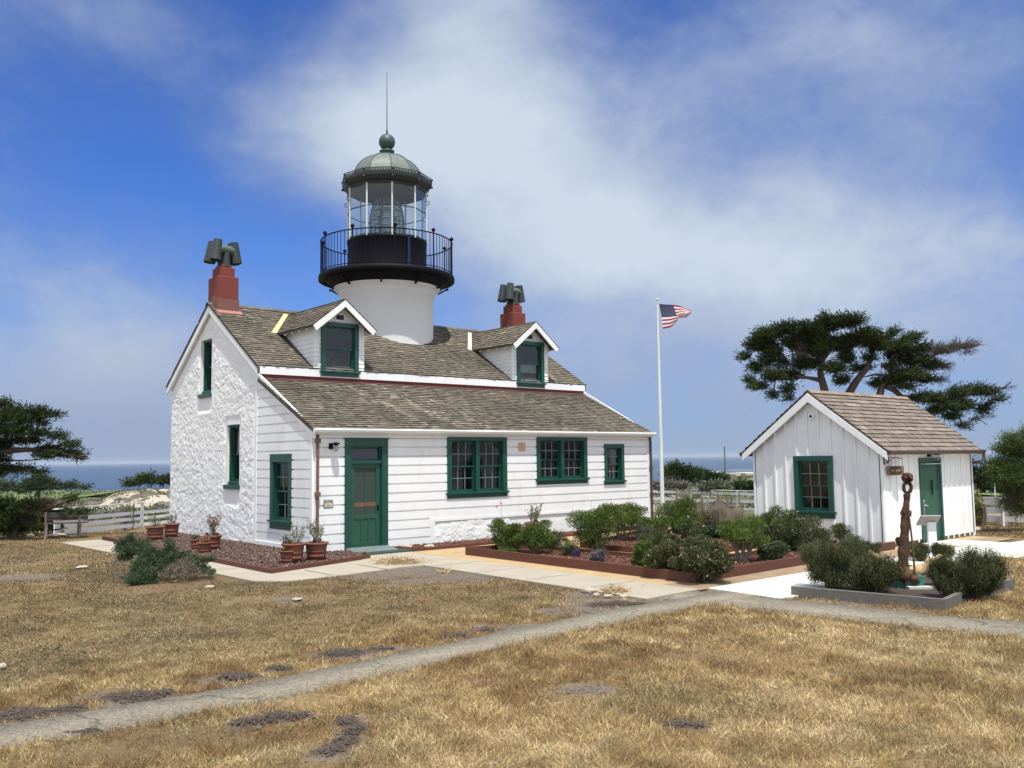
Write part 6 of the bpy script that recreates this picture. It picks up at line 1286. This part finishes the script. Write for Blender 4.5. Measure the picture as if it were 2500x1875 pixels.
tree('cypress_tree', 'dark cypress with layered branches reaching in from the left edge', 'tree', ZL, (-250, 1500), 29,
     [(60, 130, 90, 40), (200, 200, 140, 50), (400, 215, 120, 28), (570, 242, 110, 18), (100, 260, 150, 60), (300, 290, 150, 45), (450, 330, 60, 18), (150, 400, 200, 70), (400, 420, 120, 40), (600, 460, 100, 32), (740, 545, 100, 32), (850, 640, 50, 8), (840, 690, 70, 18), (700, 650, 120, 40), (500, 600, 150, 40), (250, 500, 180, 50), (470, 660, 150, 26), (40, 560, 100, 50), (200, 800, 160, 36), (400, 835, 100, 18), (40, 700, 90, 50), (40, 800, 80, 50), (-150, 250, 200, 150), (-250, 400, 250, 180), (-150, 600, 250, 180), (-350, 700, 250, 150), (-100, 850, 150, 60)],
     [([(-250, 1500), (-240, 1000), (-230, 700), (-150, 500), (-50, 300)], .34, .1), ([(-230, 750), (0, 620), (300, 600), (600, 620), (850, 690)], .14, .02), ([(-230, 850), (100, 800), (400, 840), (520, 835)], .09, .015), ([(-150, 500), (100, 350), (400, 260), (640, 240)], .1, .015), ([(100, 720), (300, 715), (500, 700)], .03, .01)], 7000, k=9, sl=.40, ll=.085, lw=.03, seed=5, dk=.8, dmax=1.4, cols=CY + [(.04, .06, .016)])
tree('cypress_shrub', 'low dark cypress shrub in deep shade behind the wooden bench', 'shrub', ZL, (150, 1520), 25.5,
     [(60, 1330, 150, 130), (120, 1330, 130, 120), (290, 1330, 100, 120, .9), (300, 1420, 110, 80, .9), (430, 1390, 100, 100, 1.6), (570, 1430, 80, 50, 1.6), (30, 1430, 120, 70), (60, 1180, 140, 45), (500, 1235, 150, 34, 1.4), (700, 1135, 110, 16, 1.4), (300, 1190, 150, 40), (620, 1260, 80, 20, 1.6), (180, 1440, 120, 80, .4), (-100, 1350, 150, 150), (780, 1110, 40, 8), (860, 1270, 80, 9), (740, 1275, 60, 10)], [([(150, 1560), (180, 1400), (300, 1250), (500, 1230), (800, 1110)], .12, .02), ([(120, 1560), (60, 1300), (-50, 1150)], .12, .03)], 6400, k=9, sl=.30, ll=.07, lw=.026, seed=6, dmax=.8, dk=.6, cols=CY + [(.06, .10, .02)], brown=[(430, 1175, 150, 22), (330, 1330, 60, 30)])
ZR2 = (2360, 1040, .1687)
tree('cypress_tree', 'young bright green cypress with feathery branches at the right edge', 'tree', ZR2, (1100, 1450), 24,
     [(700, 235, 120, 9), (620, 250, 70, 6), (820, 100, 40, 9), (800, 140, 50, 7), (560, 355, 120, 8), (640, 385, 110, 11), (740, 320, 100, 20), (720, 430, 130, 22), (540, 590, 110, 22), (640, 560, 110, 24), (750, 600, 130, 45), (560, 660, 120, 18), (660, 740, 150, 34), (560, 790, 120, 9), (780, 850, 120, 40), (700, 910, 90, 22), (840, 960, 70, 40), (760, 1190, 110, 28), (640, 1120, 70, 9), (720, 1060, 110, 16), (960, 260, 110, 60), (980, 480, 140, 110), (1000, 750, 150, 130), (1000, 1000, 150, 110)], [([(1100, 1600), (1100, 900), (1080, 300)], .22, .06), ([(1090, 700), (850, 600), (600, 620)], .05, .01), ([(1090, 500), (850, 420), (560, 350)], .04, .01), ([(1090, 1100), (850, 1100), (640, 1120)], .04, .01)], 8500, k=12, sl=.50, ll=.060, lw=.016, seed=7, dmax=.9,
     cols=[(.085, .14, .03), (.12, .18, .04), (.055, .09, .025), (.15, .19, .055)], brown=[(700, 1000, 90, 20), (680, 1100, 60, 12)])
# distant vegetation
ZM_ = (1580, 1080, .1266)
def ftree(name, lab, z, base, t, l, limbs, ns, seed, **k): return tree(name, lab, 'tree', z, base, t, l, limbs, ns, k=6, sl=1.1 * t / 100, ll=.34 * t / 100, lw=.13 * t / 100, seed=seed, **k)
ftree('spreading_cypress', 'dark spreading cypress beyond the fence just right of the flagpole', ZM_, (620, 780), 95, [(600, 560, 230, 80), (560, 500, 130, 50), (700, 620, 230, 90), (480, 650, 150, 70), (820, 560, 90, 40), (900, 640, 120, 70)], [([(620, 800), (640, 700), (600, 600)], .3, .1)], 1500, 21, cols=CYL[:4])
ftree('spreading_cypress', 'low dark cypress left of the cream buildings', ZM_, (1200, 780), 100, [(1150, 680, 200, 50), (1300, 720, 170, 50), (1000, 720, 170, 50), (1100, 610, 100, 22), (1400, 680, 90, 18), (1180, 760, 220, 35)], [([(1200, 800), (1180, 720)], .3, .1)], 1300, 22, cols=CYL[:4])
ftree('round_bush', 'bright green bush behind the fence beside the shed', ZM_, (1850, 900), 62, [(1850, 850, 190, 70), (1980, 870, 120, 70), (1720, 880, 110, 45)], [], 800, 23, cols=[(.045, .08, .02), (.06, .10, .025), (.03, .055, .015)])
ftree('grey_bush', 'pale grey green bush below the utility pole', ZM_, (1350, 900), 58, [(1330, 850, 190, 45), (1150, 880, 120, 35), (1480, 870, 90, 40)], [], 600, 24, cols=[(.13, .15, .10), (.09, .11, .06), (.16, .17, .12)])
ftree('grey_bush', 'pale dune scrub left behind the flagpole', ZM_, (420, 880), 60, [(420, 840, 180, 40), (650, 860, 120, 30), (260, 850, 90, 30)], [], 450, 25, cols=[(.20, .18, .14), (.13, .13, .09), (.22, .2, .17)])
ftree('far_cypress', 'small round cypress on the golf course at the left', ZL, (400, 1100), 165, [(420, 965, 120, 45), (360, 990, 80, 45), (500, 985, 80, 40), (420, 910, 50, 22)], [([(395, 1105), (410, 1040), (430, 980)], .6, .2)], 800, 26, cols=CYL[:4])
ftree('far_cypress', 'low dark tree row behind the round cypress', ZL, (700, 1010), 240, [(620, 995, 90, 20), (740, 985, 70, 18), (880, 1005, 70, 9), (250, 1020, 120, 28), (150, 970, 40, 18), (60, 1010, 120, 30), (-100, 980, 150, 50)], [], 900, 27, cols=CYL[:4])
ftree('far_cypress', 'dark cypress on the dune left of the house', (0, 950, .3014), (1180, 770), 130, [(1180, 740, 70, 26), (1200, 718, 40, 14), (1300, 745, 90, 18), (1080, 765, 60, 10), (1380, 740, 60, 20)], [], 900, 28, cols=CYL[:4])
ftree('far_cypress', 'dark broad cypress beyond the right fence', ZR2, (260, 960), 105, [(350, 600, 90, 36), (200, 690, 150, 50), (360, 720, 180, 60), (450, 830, 160, 90), (150, 780, 80, 40), (560, 880, 130, 80), (100, 640, 60, 40), (60, 500, 30, 20), (320, 860, 110, 60)], [([(205, 965), (205, 850), (230, 700)], .5, .2), ([(420, 960), (400, 850)], .4, .2)], 2300, 29, cols=CYL[:4])
# scrub stuff on the far land
def scrub_stuff():
    n = 9000; t = 52 + 370 * rng.random(n) ** 1.6; s = rng.uniform(-.75, .75, n) * t; x = CAM[0] + FH[0] * t + RH[0] * s; y = CAM[1] + FH[1] * t + RH[1] * s; k = (vnoise(x, y, 14, 4) < .78) & (vnoise(x, y, 30, 9) > .28); pxx = s / t * FPX + 1250
    k &= ~((pxx < 330) & (t > 110) & (t < 260)) & ~((pxx > 2330) & (t < 140)); x, y, t = x[k], y[k], t[k]; m = 14; n = len(x); sc = rng.uniform(.3, 1.0, n) * (.6 + t / 300)
    P = np.repeat(np.stack([x, y, gh(x, y)], 1), m, 0) + rng.normal(0, 1, (n * m, 3)) * np.repeat(sc, m)[:, None] * [.8, .8, .28]; P[:, 2] = np.maximum(P[:, 2], gh(P[:, 0], P[:, 1])); D = norm(rng.normal(size=(n * m, 3)) + [0, 0, .7]); cs = np.array([(.10, .12, .06), (.06, .08, .035), (.16, .15, .10), (.05, .065, .03)])[rng.integers(0, 4, n)] * rng.uniform(.7, 1.3, n)[:, None]
    V, F = leafquads(P, D, np.repeat(sc * .55, m), np.repeat(sc * .25, m)); tag(npmesh('coastal_scrub', V, F, M['leafm'], col=np.repeat(cs, 4 * m, 0)), 'low grey green dune scrub between the fence and the sea', 'scrub', kind='stuff')
scrub_stuff()

# ================================================================== FENCES
def fence(posts_px, hts, label, rails, ext=False, skip=False):
    P = [ong(*q) for q in posts_px]
    if ext: a, b = P[0], P[1]; q = a + (a - b) * 1.15; q[2] = gh(q[0], q[1]); P = [q] + P; hts = [hts[0]] + list(hts)
    root = empty('rail_fence', P[0], label, 'fence', 'white rail fences around the yard')
    for i, (p, h) in enumerate(zip(P, hts)):
        if i == 0 and skip: continue
        f = MB(p, U=RH, N=FH); f.box(-.07, .07, -.05, .05, -.3, h); f.build('post', 'fence', root, bevel=.006)
    for a, b, ha, hb in zip(P, P[1:], hts, hts[1:]):
        for (k, hh) in rails:
            f = MB(); f.bar(a + [0, 0, ha * k] - FH * .06, b + [0, 0, hb * k] - FH * .06, .03, hh); f.build('rail', 'fence', root)
        f = MB(); f.bar(a + [0, 0, ha + .02], b + [0, 0, hb + .02], .16, .035); f.build('cap_rail', 'fence', root)
def fh(px, top, bot): t = depth_of(ong(px, bot)); return (bot - top) * t / FPX
LFp = [(134, 1308), (192, 1302), (346, 1286), (500, 1270)]
fence(LFp, [fh(134, 1245, 1308), fh(192, 1240, 1302), fh(346, 1228, 1286), fh(500, 1215, 1270)], 'white rail fence behind the bench left of the house', [(.60, .15), (.36, .15), (.10, .16)], skip=True)
MFp = [(1575, 1246), (1689, 1250), (1802, 1254), (1920, 1259)]
fence(MFp, [fh(1575, 1193, 1246), fh(1689, 1196, 1250), fh(1802, 1199, 1254), fh(1920, 1202, 1259)], 'white rail fence behind the flagpole between house and shed', [(.88, .17), (.55, .16), (.22, .16)])
RFp = [(2350, 1276), (2453, 1284), (2560, 1290), (2700, 1296)]
fence(RFp, [fh(2350, 1216, 1276), fh(2453, 1217, 1284), fh(2560, 1219, 1290), fh(2700, 1222, 1296)], 'white rail fence beyond the right end of the shed', [(.87, .17), (.56, .16), (.26, .16)])
# bench
def bench():
    a = onz(110, 1316); b = onz(193, 1312); U = (b - a) / np.linalg.norm(b - a); N = np.array([-U[1], U[0], 0]); W_ = np.linalg.norm(b - a); root = empty('wooden_bench', a, 'weathered wooden bench seen from behind facing the sea', 'bench')
    for x in (0, W_):
        f = MB(a, U, N); f.tube([(x, 0, 0), (x + .03, .03, .35), (x + .0, .0, .45), (x, -.05, .75)], [.035, .034, .034, .03], 7); f.tube([(x, .42, 0), (x, .42, .40)], .03, 6); f.tube([(x, 0, .38), (x, .45, .38)], .025, 6); f.build('leg', 'twig', root, recalc=False)
    for (z0, z1) in ((.50, .60), (.61, .74)):
        f = MB(a, U, N); f.box(-.02, W_ + .22, -.005 + (z0 > .6) * -.02, .03 + (z0 > .6) * -.02, z0, z1); f.build('backrest_board', 'darkwood', root)
    f = MB(a, U, N); f.box(-.04, W_ + .24, .05, .44, .40, .44); f.build('seat', 'twig', root); return root
bench()
# flagpole and flag
fp = ong(1618, 1262); tf = depth_of(fp); topz = dep(1610, 722, tf)[2]
root = empty('flagpole', fp, 'tall white flagpole with a silver ball at the top', 'flagpole')
f = MB(fp); hgt = topz - fp[2]; f.tube([(0, 0, 0), (0, 0, hgt * .5), (0, 0, hgt - .18)], [.125, .10, .055], 20); f.build('pole', 'poleg', root, recalc=False)
f = MB(fp); f.lathe([(.36, 0.0), (.33, .05), (.18, .10), (.13, .2)], 24); f.build('base_collar', 'concw', root, recalc=False)
f = MB(fp); f.ball((0, 0, hgt - .06), .075, 20); f.tube([(0, 0, hgt - .2), (0, 0, hgt - .12)], .02, 8); f.build('finial', 'silver', root, recalc=False)
f = MB(fp); f.lathe([(.02, hgt - .16), (.085, hgt - .19), (.07, hgt - .25), (.05, hgt - .26)], 16); f.build('truck', 'poleg', root, recalc=False)
f = MB(fp, U=RH, N=FH); f.tube([(-.06, -.12, hgt - .22), (-.09, -.13, hgt * .5), (-.11, -.14, 1.0)], .006, 4); f.tube([(.09, -.10, hgt - .22), (.09, -.13, hgt * .45), (-.10, -.14, hgt * .3)], .006, 4); f.build('halyard', 'rope', root, recalc=False)
def flag():
    k = .0723 * tf / FPX; z0 = .0; S = lambda x, y: np.array([(x - 262) * k, (500 - y) * k])
    us = np.array([0, .2, .42, .55, .68, .82, 1.0]); top = [(330, 515), (560, 535), (815, 550), (950, 560), (1120, 610), (1290, 720), (1410, 745)]; bot = [(430, 1390), (700, 1335), (900, 1160), (1010, 985), (1110, 1015), (1240, 1005), (1435, 850)]
    mid = [(400, 950), (650, 950), (930, 925), (1010, 880), (1160, 840), (1290, 860), (1420, 800)]
    def cr(pts, u): a = np.array(pts, float); return np.array([np.interp(u, us, a[:, 0]), np.interp(u, us, a[:, 1])])
    def pos(u, v):
        T, Mm, B_ = cr(top, u), cr(mid, u), cr(bot, u); q = T * (1 - v) * (1 - 2 * v) + Mm * 4 * v * (1 - v) + B_ * v * (2 * v - 1); w = S(q[0], q[1]); d = .10 * math.sin(u * 11 + v * 2.2) * u + .05 * math.sin(v * 5 + u * 4)
        if u > .45: d += .10 * math.sin((v) * 8) * (u - .45)
        return fp + RH * w[0] + FH * (d) + np.array([0, 0, hgt - .27 + w[1]])
    rt = empty('flag', pos(0, 0), 'striped flag with white stars on blue waving from the flagpole', 'flag'); nu = 40; sv_ = []
    def cloth(name, mat, cells):
        V = []; F = []
        for (u0, u1, v0, v1) in cells:
            nn_ = max(1, int((u1 - u0) * nu + .5)); b = len(V)
            for i in range(nn_ + 1):
                u = u0 + (u1 - u0) * i / nn_
                for j in range(4): V.append(pos(u, v0 + (v1 - v0) * j / 3))
            for i in range(nn_):
                for j in range(3): F.append((b + i * 4 + j, b + (i + 1) * 4 + j, b + (i + 1) * 4 + j + 1, b + i * 4 + j + 1))
        return npmesh(name, V, F, M[mat], rt, smooth=True)
    st = lambda i: (.40 if i < 7 else 0, 1, i / 13, (i + 1) / 13)
    cloth('red_stripes', 'fred', [st(i) for i in range(0, 13, 2)]); cloth('white_stripes', 'fwhite', [st(i) for i in range(1, 13, 2)]); cloth('blue_canton', 'fblue', [(0, .40, j * 7 / 39, (j + 1) * 7 / 39) for j in range(3)])
    V = []; F = []
    for r_ in range(9):
        for c_ in range(6 - r_ % 2):
            u = .40 * (1 + 2 * c_ + r_ % 2) / 12; v = 7 / 13 * (r_ + 1) / 10; b = len(V); c = pos(u, v) - FH * .006; V.append(c); ex = pos(u + .01, v) - pos(u, v); ex /= np.linalg.norm(ex); ez = pos(u, v) - pos(u, v + .01); ez /= np.linalg.norm(ez)
            for a in range(10): r2 = .026 if a % 2 == 0 else .011; V.append(c + ex * r2 * math.sin(a * math.pi / 5) + ez * r2 * math.cos(a * math.pi / 5))
            for a in range(10): F.append((b, b + 1 + a, b + 1 + (a + 1) % 10))
    npmesh('stars', V, F, M['fwhite'], rt)
    f = MB(); f.tube([pos(0, 0) - RH * .01, pos(0, .5) - RH * .01, pos(0, 1) - RH * .01], .012, 5); f.build('hoist_rope', 'rope', rt, recalc=False)
flag()
# anchor
def anchor():
    c = onz(2222, 1440); t = depth_of(c) + .1; D3 = lambda x, y, dz=0: dep(x, y, t + dz); root = empty('ship_anchor', c, 'rusty old ship anchor standing upright on a green base among rosemary', 'anchor')
    def lumpy(pts, rad, name, mat, n=12, amp=.16, seed=1, sub=6):
        P = []; Rd = []
        for i in range(len(pts) - 1):
            for j in range(sub): u = j / sub; P.append(np.array(pts[i]) * (1 - u) + np.array(pts[i + 1]) * u); Rd.append(rad[i] * (1 - u) + rad[i + 1] * u)
        P.append(np.array(pts[-1])); Rd.append(rad[-1]); r = np.random.default_rng(seed); Rd = [q * (1 + r.normal(0, amp * .45)) for q in Rd]; f = MB(); f.tube(P, Rd, n); f.v = [v + r.normal(0, Rd[0] * amp * .35, 3) for v in f.v]; return f.build(name, mat, root, recalc=False)
    lumpy([D3(2203, 1400), D3(2207, 1330), D3(2209, 1265), D3(2213, 1220), D3(2214, 1206)], [.098, .072, .056, .045, .048], 'shank', 'rust', seed=2)
    f = MB(); pts = [D3(2215 + 9.5 * math.sin(a), 1190 - 13 * math.cos(a)) for a in np.linspace(0, 2 * math.pi, 17)]; f.tube(pts, .025, 8, caps=False); r = np.random.default_rng(5); f.v = [v + r.normal(0, .006, 3) for v in f.v]; f.build('eye', 'rust', root, recalc=False)
    lumpy([D3(2208, 1170, -.02), D3(2216, 1164), D3(2224, 1172, .02)], [.05, .065, .045], 'ring', 'rust', seed=6, amp=.35)
    lumpy([D3(2203, 1251), D3(2222, 1254)], [.055, .05], 'clamp', 'rust', seed=7, amp=.4)
    lumpy([D3(2188, 1392, -.1), D3(2200, 1404, -.1), D3(2222, 1408, -.1), D3(2240, 1420, -.2)], [.10, .12, .10, .04], 'crown', 'rust', seed=8, amp=.4)
    lumpy([D3(2210, 1400), D3(2250, 1392, .1), D3(2275, 1378, .15), D3(2297, 1355, .2)], [.09, .085, .10, .02], 'arm', 'rust2', seed=9, amp=.3)
    lumpy([D3(2205, 1402), D3(2180, 1392, .3), D3(2158, 1378, .5), D3(2138, 1360, .6), D3(2122, 1346, .6)], [.08, .07, .075, .055, .02], 'arm', 'rust2', seed=10, amp=.3)
    lumpy([D3(2196, 1330, .1), D3(2192, 1318, .1), D3(2194, 1312, .1)], [.035, .045, .03], 'stock_stub', 'rust', seed=12, amp=.2)
    f = MB(); f.tube([D3(2219, 1256, -.05), D3(2228, 1330, -.1), D3(2234, 1408, -.15)], [.014, .016, .018], 8); M['prop'] = pmat('olive_rod', (.10, .08, .035), .5, .2, 9); f.build('prop_rod', 'prop', root, recalc=False)
    q = D3(2215, 1430); f = MB(np.array([q[0], q[1], 0]), RH, FH); f.box(-.22, .20, -.16, .20, 0, .22); f.box(.05, .10, -.02, .02, .2, .3); b_ = f.build('base_block', 'base', root, bevel=.01)
    f = MB(np.array([q[0], q[1], 0]) + RH * .12 + FH * .1, RH, FH); f.extrude([(.14 * math.cos(a), .20 + .16 * math.sin(a)) for a in np.linspace(0, math.pi, 12)], 'y', -.03, .03); f.build('base_cradle', 'base', root)
    f = MB(np.array([q[0], q[1], 0]), RH, FH); f.box(-.1, .26, -.30, -.17, .03, .07); f.build('base_step', 'concw', root)
anchor()
def stand():
    b = onz(2278, 1362); t = depth_of(b); root = empty('info_stand', b, 'white post with a slanted information panel before the shed door', 'sign stand'); k = t / FPX
    f = MB(b, RH, FH); f.box(-.085, .085, -.03, .03, 0, .72); f.build('post', 'fence', root, bevel=.005)
    f = MB(b - RH * .06, RH, FH); f.add([(-.20, -.12, .86), (.20, -.12, .86), (.19, .10, .66), (-.21, .10, .66), (-.20, -.14, .845), (.20, -.14, .845), (.19, .08, .645), (-.21, .08, .645)], [(0, 1, 2, 3), (7, 6, 5, 4), (0, 4, 5, 1), (1, 5, 6, 2), (2, 6, 7, 3), (3, 7, 4, 0)]); M['panelback'] = pmat('panel_back', (.33, .31, .30), .7, .1, 6); f.build('panel', 'panelback', root)
stand()
# metal ramp and mat at the front door
f = MB(); f.add([(.78, -.05, .10), (1.90, -.05, .10), (1.90, -.55, .03), (.78, -.55, .03), (.78, -.05, .0), (1.90, -.05, .0), (1.90, -.55, .0), (.78, -.55, .0)], [(0, 1, 2, 3), (7, 6, 5, 4), (0, 4, 5, 1), (1, 5, 6, 2), (2, 6, 7, 3), (3, 7, 4, 0)])
for i in range(6): y = -.1 - i * .08; f.box(.79, 1.89, y - .012, y + .012, .095 + (y + .05) * .14, .108 + (y + .05) * .14)
tag(f.build('door_ramp', 'ramp', None, org=(1.3, -.3, 0)), 'small ribbed grey metal ramp at the green screen door', 'ramp')
f = MB(); f.box(.80, 2.02, -1.02, -.58, .0, .035); tag(f.build('door_mat', 'matg', None, org=(1.4, -.8, 0)), 'dark green mat lying before the metal ramp', 'door mat')
# stones
def rock(px, py, w, h, lab, seed, group=None, mat='stone', zf=.0):
    p = onz(px, py, .01); k = depth_of(p) / FPX; r = np.random.default_rng(seed); bm = bmesh.new(); bmesh.ops.create_icosphere(bm, subdivisions=3, radius=1)
    ph = r.uniform(0, 6, 6)
    for v in bm.verts:
        c = v.co; q = 1 + .16 * math.sin(c.x * 3 + ph[0]) * math.cos(c.y * 3.3 + ph[1]) + .08 * math.sin(c.z * 7 + ph[2] + c.x * 6) + .05 * math.sin(c.y * 13 + ph[3]); v.co = Vector((c.x * q * w * k / 2, c.y * q * w * k / 2 * .8, c.z * q * h * k / 2))
    me = bpy.data.meshes.new('stone'); bm.to_mesh(me); bm.free(); me.materials.append(M[mat]); o = bpy.data.objects.new('stone', me); o.location = (p[0], p[1], h * k * .28 + zf); o.rotation_euler = (0, 0, r.uniform(0, 6)); C.objects.link(o)
    for q in me.polygons: q.use_smooth = True
    tag(o, lab, 'stone', group)
for i, (x, y, w, h, lab) in enumerate([(1437, 1445, 38, 16, 'largest pale stone at the left of the stone ring by the path'), (1456, 1455, 20, 12, 'brown stone at the front left of the stone ring'), (1484, 1456, 24, 9, 'flat white stone at the front middle of the ring'), (1522, 1457, 24, 9, 'flat white stone at the front right of the ring'), (1535, 1446, 22, 8, 'pale stone at the right end of the stone ring'), (1530, 1440, 14, 8, 'small pale stone at the far right of the ring'), (1483, 1439, 28, 7, 'low pale stone at the back of the ring'), (1508, 1452, 16, 8, 'small stone in the ring between the two flat white ones'),
        (995, 1339, 28, 9, 'white oval stone in the mulch nearest the door'), (1048, 1339, 30, 10, 'white oval stone in the mulch farther from the door'), (512, 1434, 26, 9, 'pale flat rock in the lawn below the juniper'), (200, 1385, 36, 7, 'pale flat rock half buried in the lawn at the left'), (725, 1462, 30, 5, 'thin flat rock in the lawn in front of the bark bed'), (5, 1628, 26, 14, 'pale rock cut by the left photo edge'), (72, 1312, 26, 12, 'pale rock under the dark cypress shrub'), (140, 1309, 44, 9, 'long pale rock beside the bench leg'), (1997, 1345, 10, 5, 'tiny white stone in the red mulch by the shed'), (2385, 1296, 26, 14, 'white rock at the tree guard beyond the shed')]):
    rock(x, y, w, h, lab, i + 1, group='white stones in the ring' if i < 8 else None, zf=.03 if i in (8, 9) else 0)
# heaps of dead straw
def straw(px, py, w, lab, n=700, h=.09):
    p = onz(px, py); k = depth_of(p) / FPX; root = empty('dead_plant', p, lab, 'dead plant'); P = p + RH * (rng.normal(0, w * k * .25, (n, 1))) + FH * rng.normal(0, .14, (n, 1)) + np.array([0, 0, 1]) * rng.uniform(0, h, (n, 1)); D = norm(rng.normal(size=(n, 3)) * [1, 1, .35]); V, F = leafquads(P, D, rng.uniform(.07, .18, n), rng.uniform(.006, .014, n)); c = np.array([(.42, .30, .15), (.30, .19, .10), (.52, .42, .25)])[rng.integers(0, 3, n)]; npmesh('dry_leaves', V, F, M['leafm'], root, col=np.repeat(c, 4, 0))
straw(975, 1378, 110, 'heap of dead straw coloured leaves beside the walk at the door', 1300, .12); straw(1500, 1448, 70, 'clump of dry brown leaves inside the ring of stones', 500, .08); straw(1085, 1398, 24, 'tiny brown weed tuft on the bare soil', 120, .06)
# tree guards
def guard(pts_px, hts, lab, mat, plant=None):
    P = [ong(*q) for q in pts_px]; root = empty('tree_guard', P[0], lab, 'tree guard', 'shade cloth guards around young plants')
    hh = [h * depth_of(p) / FPX for p, h in zip(P, hts)]
    for p, h in zip(P, hh): f = MB(); f.tube([p - [0, 0, .1], p + [rng.uniform(-.04, .04), 0, h + .10]], .035, 6); f.build('stake', 'stake', root, recalc=False)
    V = []; F = []
    for a, b, ha, hb in zip(P, P[1:], hh, hh[1:]):
        n = 14; b0 = len(V)
        for i in range(n + 1):
            u = i / n; q = a + (b - a) * u; hz = ha + (hb - ha) * u - .10 * math.sin(math.pi * u)
            for j in range(8): v = j / 7; V.append(q + [0, 0, hz * v + .02] + FH * (.04 * math.sin(u * 9 + v * 4) + .03 * math.sin(v * 7)))
        for i in range(n):
            for j in range(7): F.append((b0 + i * 8 + j, b0 + (i + 1) * 8 + j, b0 + (i + 1) * 8 + j + 1, b0 + i * 8 + j + 1))
    npmesh('cloth', V, F, M[mat], root, smooth=True); f = MB()
    for a, b, ha, hb in zip(P, P[1:], hh, hh[1:]): f.tube([a + (b - a) * u + [0, 0, ha + (hb - ha) * u - .10 * math.sin(math.pi * u) + .02] for u in np.linspace(0, 1, 9)], .014, 5)
    f.build('hem', 'twig', root, recalc=False)
guard([(1655, 1292), (1716, 1300), (1757, 1302), (1812, 1296)], [74, 74, 84, 60], 'wide sagging brown shade cloth on stakes in front of the fence', 'burlap')
guard([(1653, 1262), (1683, 1258)], [66, 66], 'tall narrow mesh guard left of the wide shade cloth', 'netting'); guard([(1753, 1262), (1788, 1262), (1806, 1268)], [58, 50, 60], 'small mesh guard behind the wide shade cloth', 'netting')
guard([(281, 1297), (324, 1292)], [56, 56], 'pale mesh guard round a young tree left of the house', 'netting'); guard([(2372, 1285), (2392, 1280), (2408, 1285)], [55, 62, 42], 'brown mesh guard at the right corner of the shed', 'burlap'); guard([(2470, 1282), (2486, 1284)], [66, 66], 'mesh guard under the young cypress at the right edge', 'netting')
def young(px, py, w, h, lab, cols, n, seed):
    p = ong(px, py); k = depth_of(p) / FPX; bush('young_tree', p, w * k, h * k, n, cols, lab, 'young tree', ll=.09, lw=.03, stems=2, seed=seed, lumps=9)
young(305, 1294, 22, 74, 'slim green young tree inside the pale mesh guard', MG, 900, 90); young(1774, 1262, 30, 84, 'yellow green young tree above the shade cloth', [(.12, .15, .03), (.16, .18, .05), (.08, .11, .03)], 700, 91); young(2388, 1282, 34, 92, 'yellow green young tree at the right corner of the shed', [(.13, .18, .03), (.10, .14, .03), (.2, .2, .06)], 900, 92)
# far buildings, utility pole, course poles
def block(name, x0, x1, ytop, ybot, t, d, mat, lab, holes=(), roof=None):
    c = dep((x0 + x1) / 2, ybot, t); w = (x1 - x0) * t / FPX; h = (ybot - ytop) * t / FPX; root = empty(name, c, lab, 'building'); f = MB(c, RH, FH); f.box(-w / 2, w / 2, 0, d, -3, h); f.build('wall', mat, root)
    f = MB(c, RH, FH); f.box(-w / 2 - .2, w / 2 + .2, -.2, d + .2, h, h + .35); f.build('roof', roof or 'creamr', root)
    for i, (a, b, z0, z1, nm) in enumerate(holes): f = MB(c, RH, FH); f.box(-w / 2 + w * a, -w / 2 + w * b, -.06, -.01, h * z0, h * z1); f.build(nm, 'darkroof' if nm == 'window' else 'creamr', root)
block('flat_roofed_house', 1728, 1768, 1157, 1178, 190, 12, 'cream', 'cream flat roofed house left of the utility pole', [(.5, .62, .3, .7, 'window'), (.75, .85, .3, .7, 'window')])
block('dark_roofed_house', 1773, 1798, 1162, 1180, 150, 8, 'darkroof', 'dark low house directly right of the utility pole', [], 'darkroof')
block('cream_garage', 1800, 1822, 1162, 1180, 145, 8, 'cream', 'cream building with a small dark window near the shed', [(.15, .35, .3, .8, 'window')])
block('cream_garage', 1824, 1860, 1160, 1180, 142, 8, 'cream', 'cream garage with a pale door beside the shed edge', [(.2, .75, 0, .6, 'garage_door')])
up = dep(1771, 1182, 120); up[2] = gh(up[0], up[1]); tpz = dep(1768.5, 1090, 120)
f = MB(); f.tube([up, tpz], [.12, .075], 8); tag(f.build('utility_pole', 'util', None, org=up, recalc=False), 'thin bare utility pole in front of the sea', 'utility pole')
for (x, y0, y1, lab) in ((2430, 1180, 1216, 'pale thin post on the golf course nearest the cypress'), (2422, 1200, 1216, 'short dark post on the golf course beyond the fence')):
    b = ong(x, y1); k = depth_of(b) / FPX; f = MB(); f.tube([b, b + [0, 0, (y1 - y0) * k]], .05, 6); tag(f.build('thin_post', 'util' if y0 > 1190 else 'fence', None, org=b, recalc=False), lab, 'post')
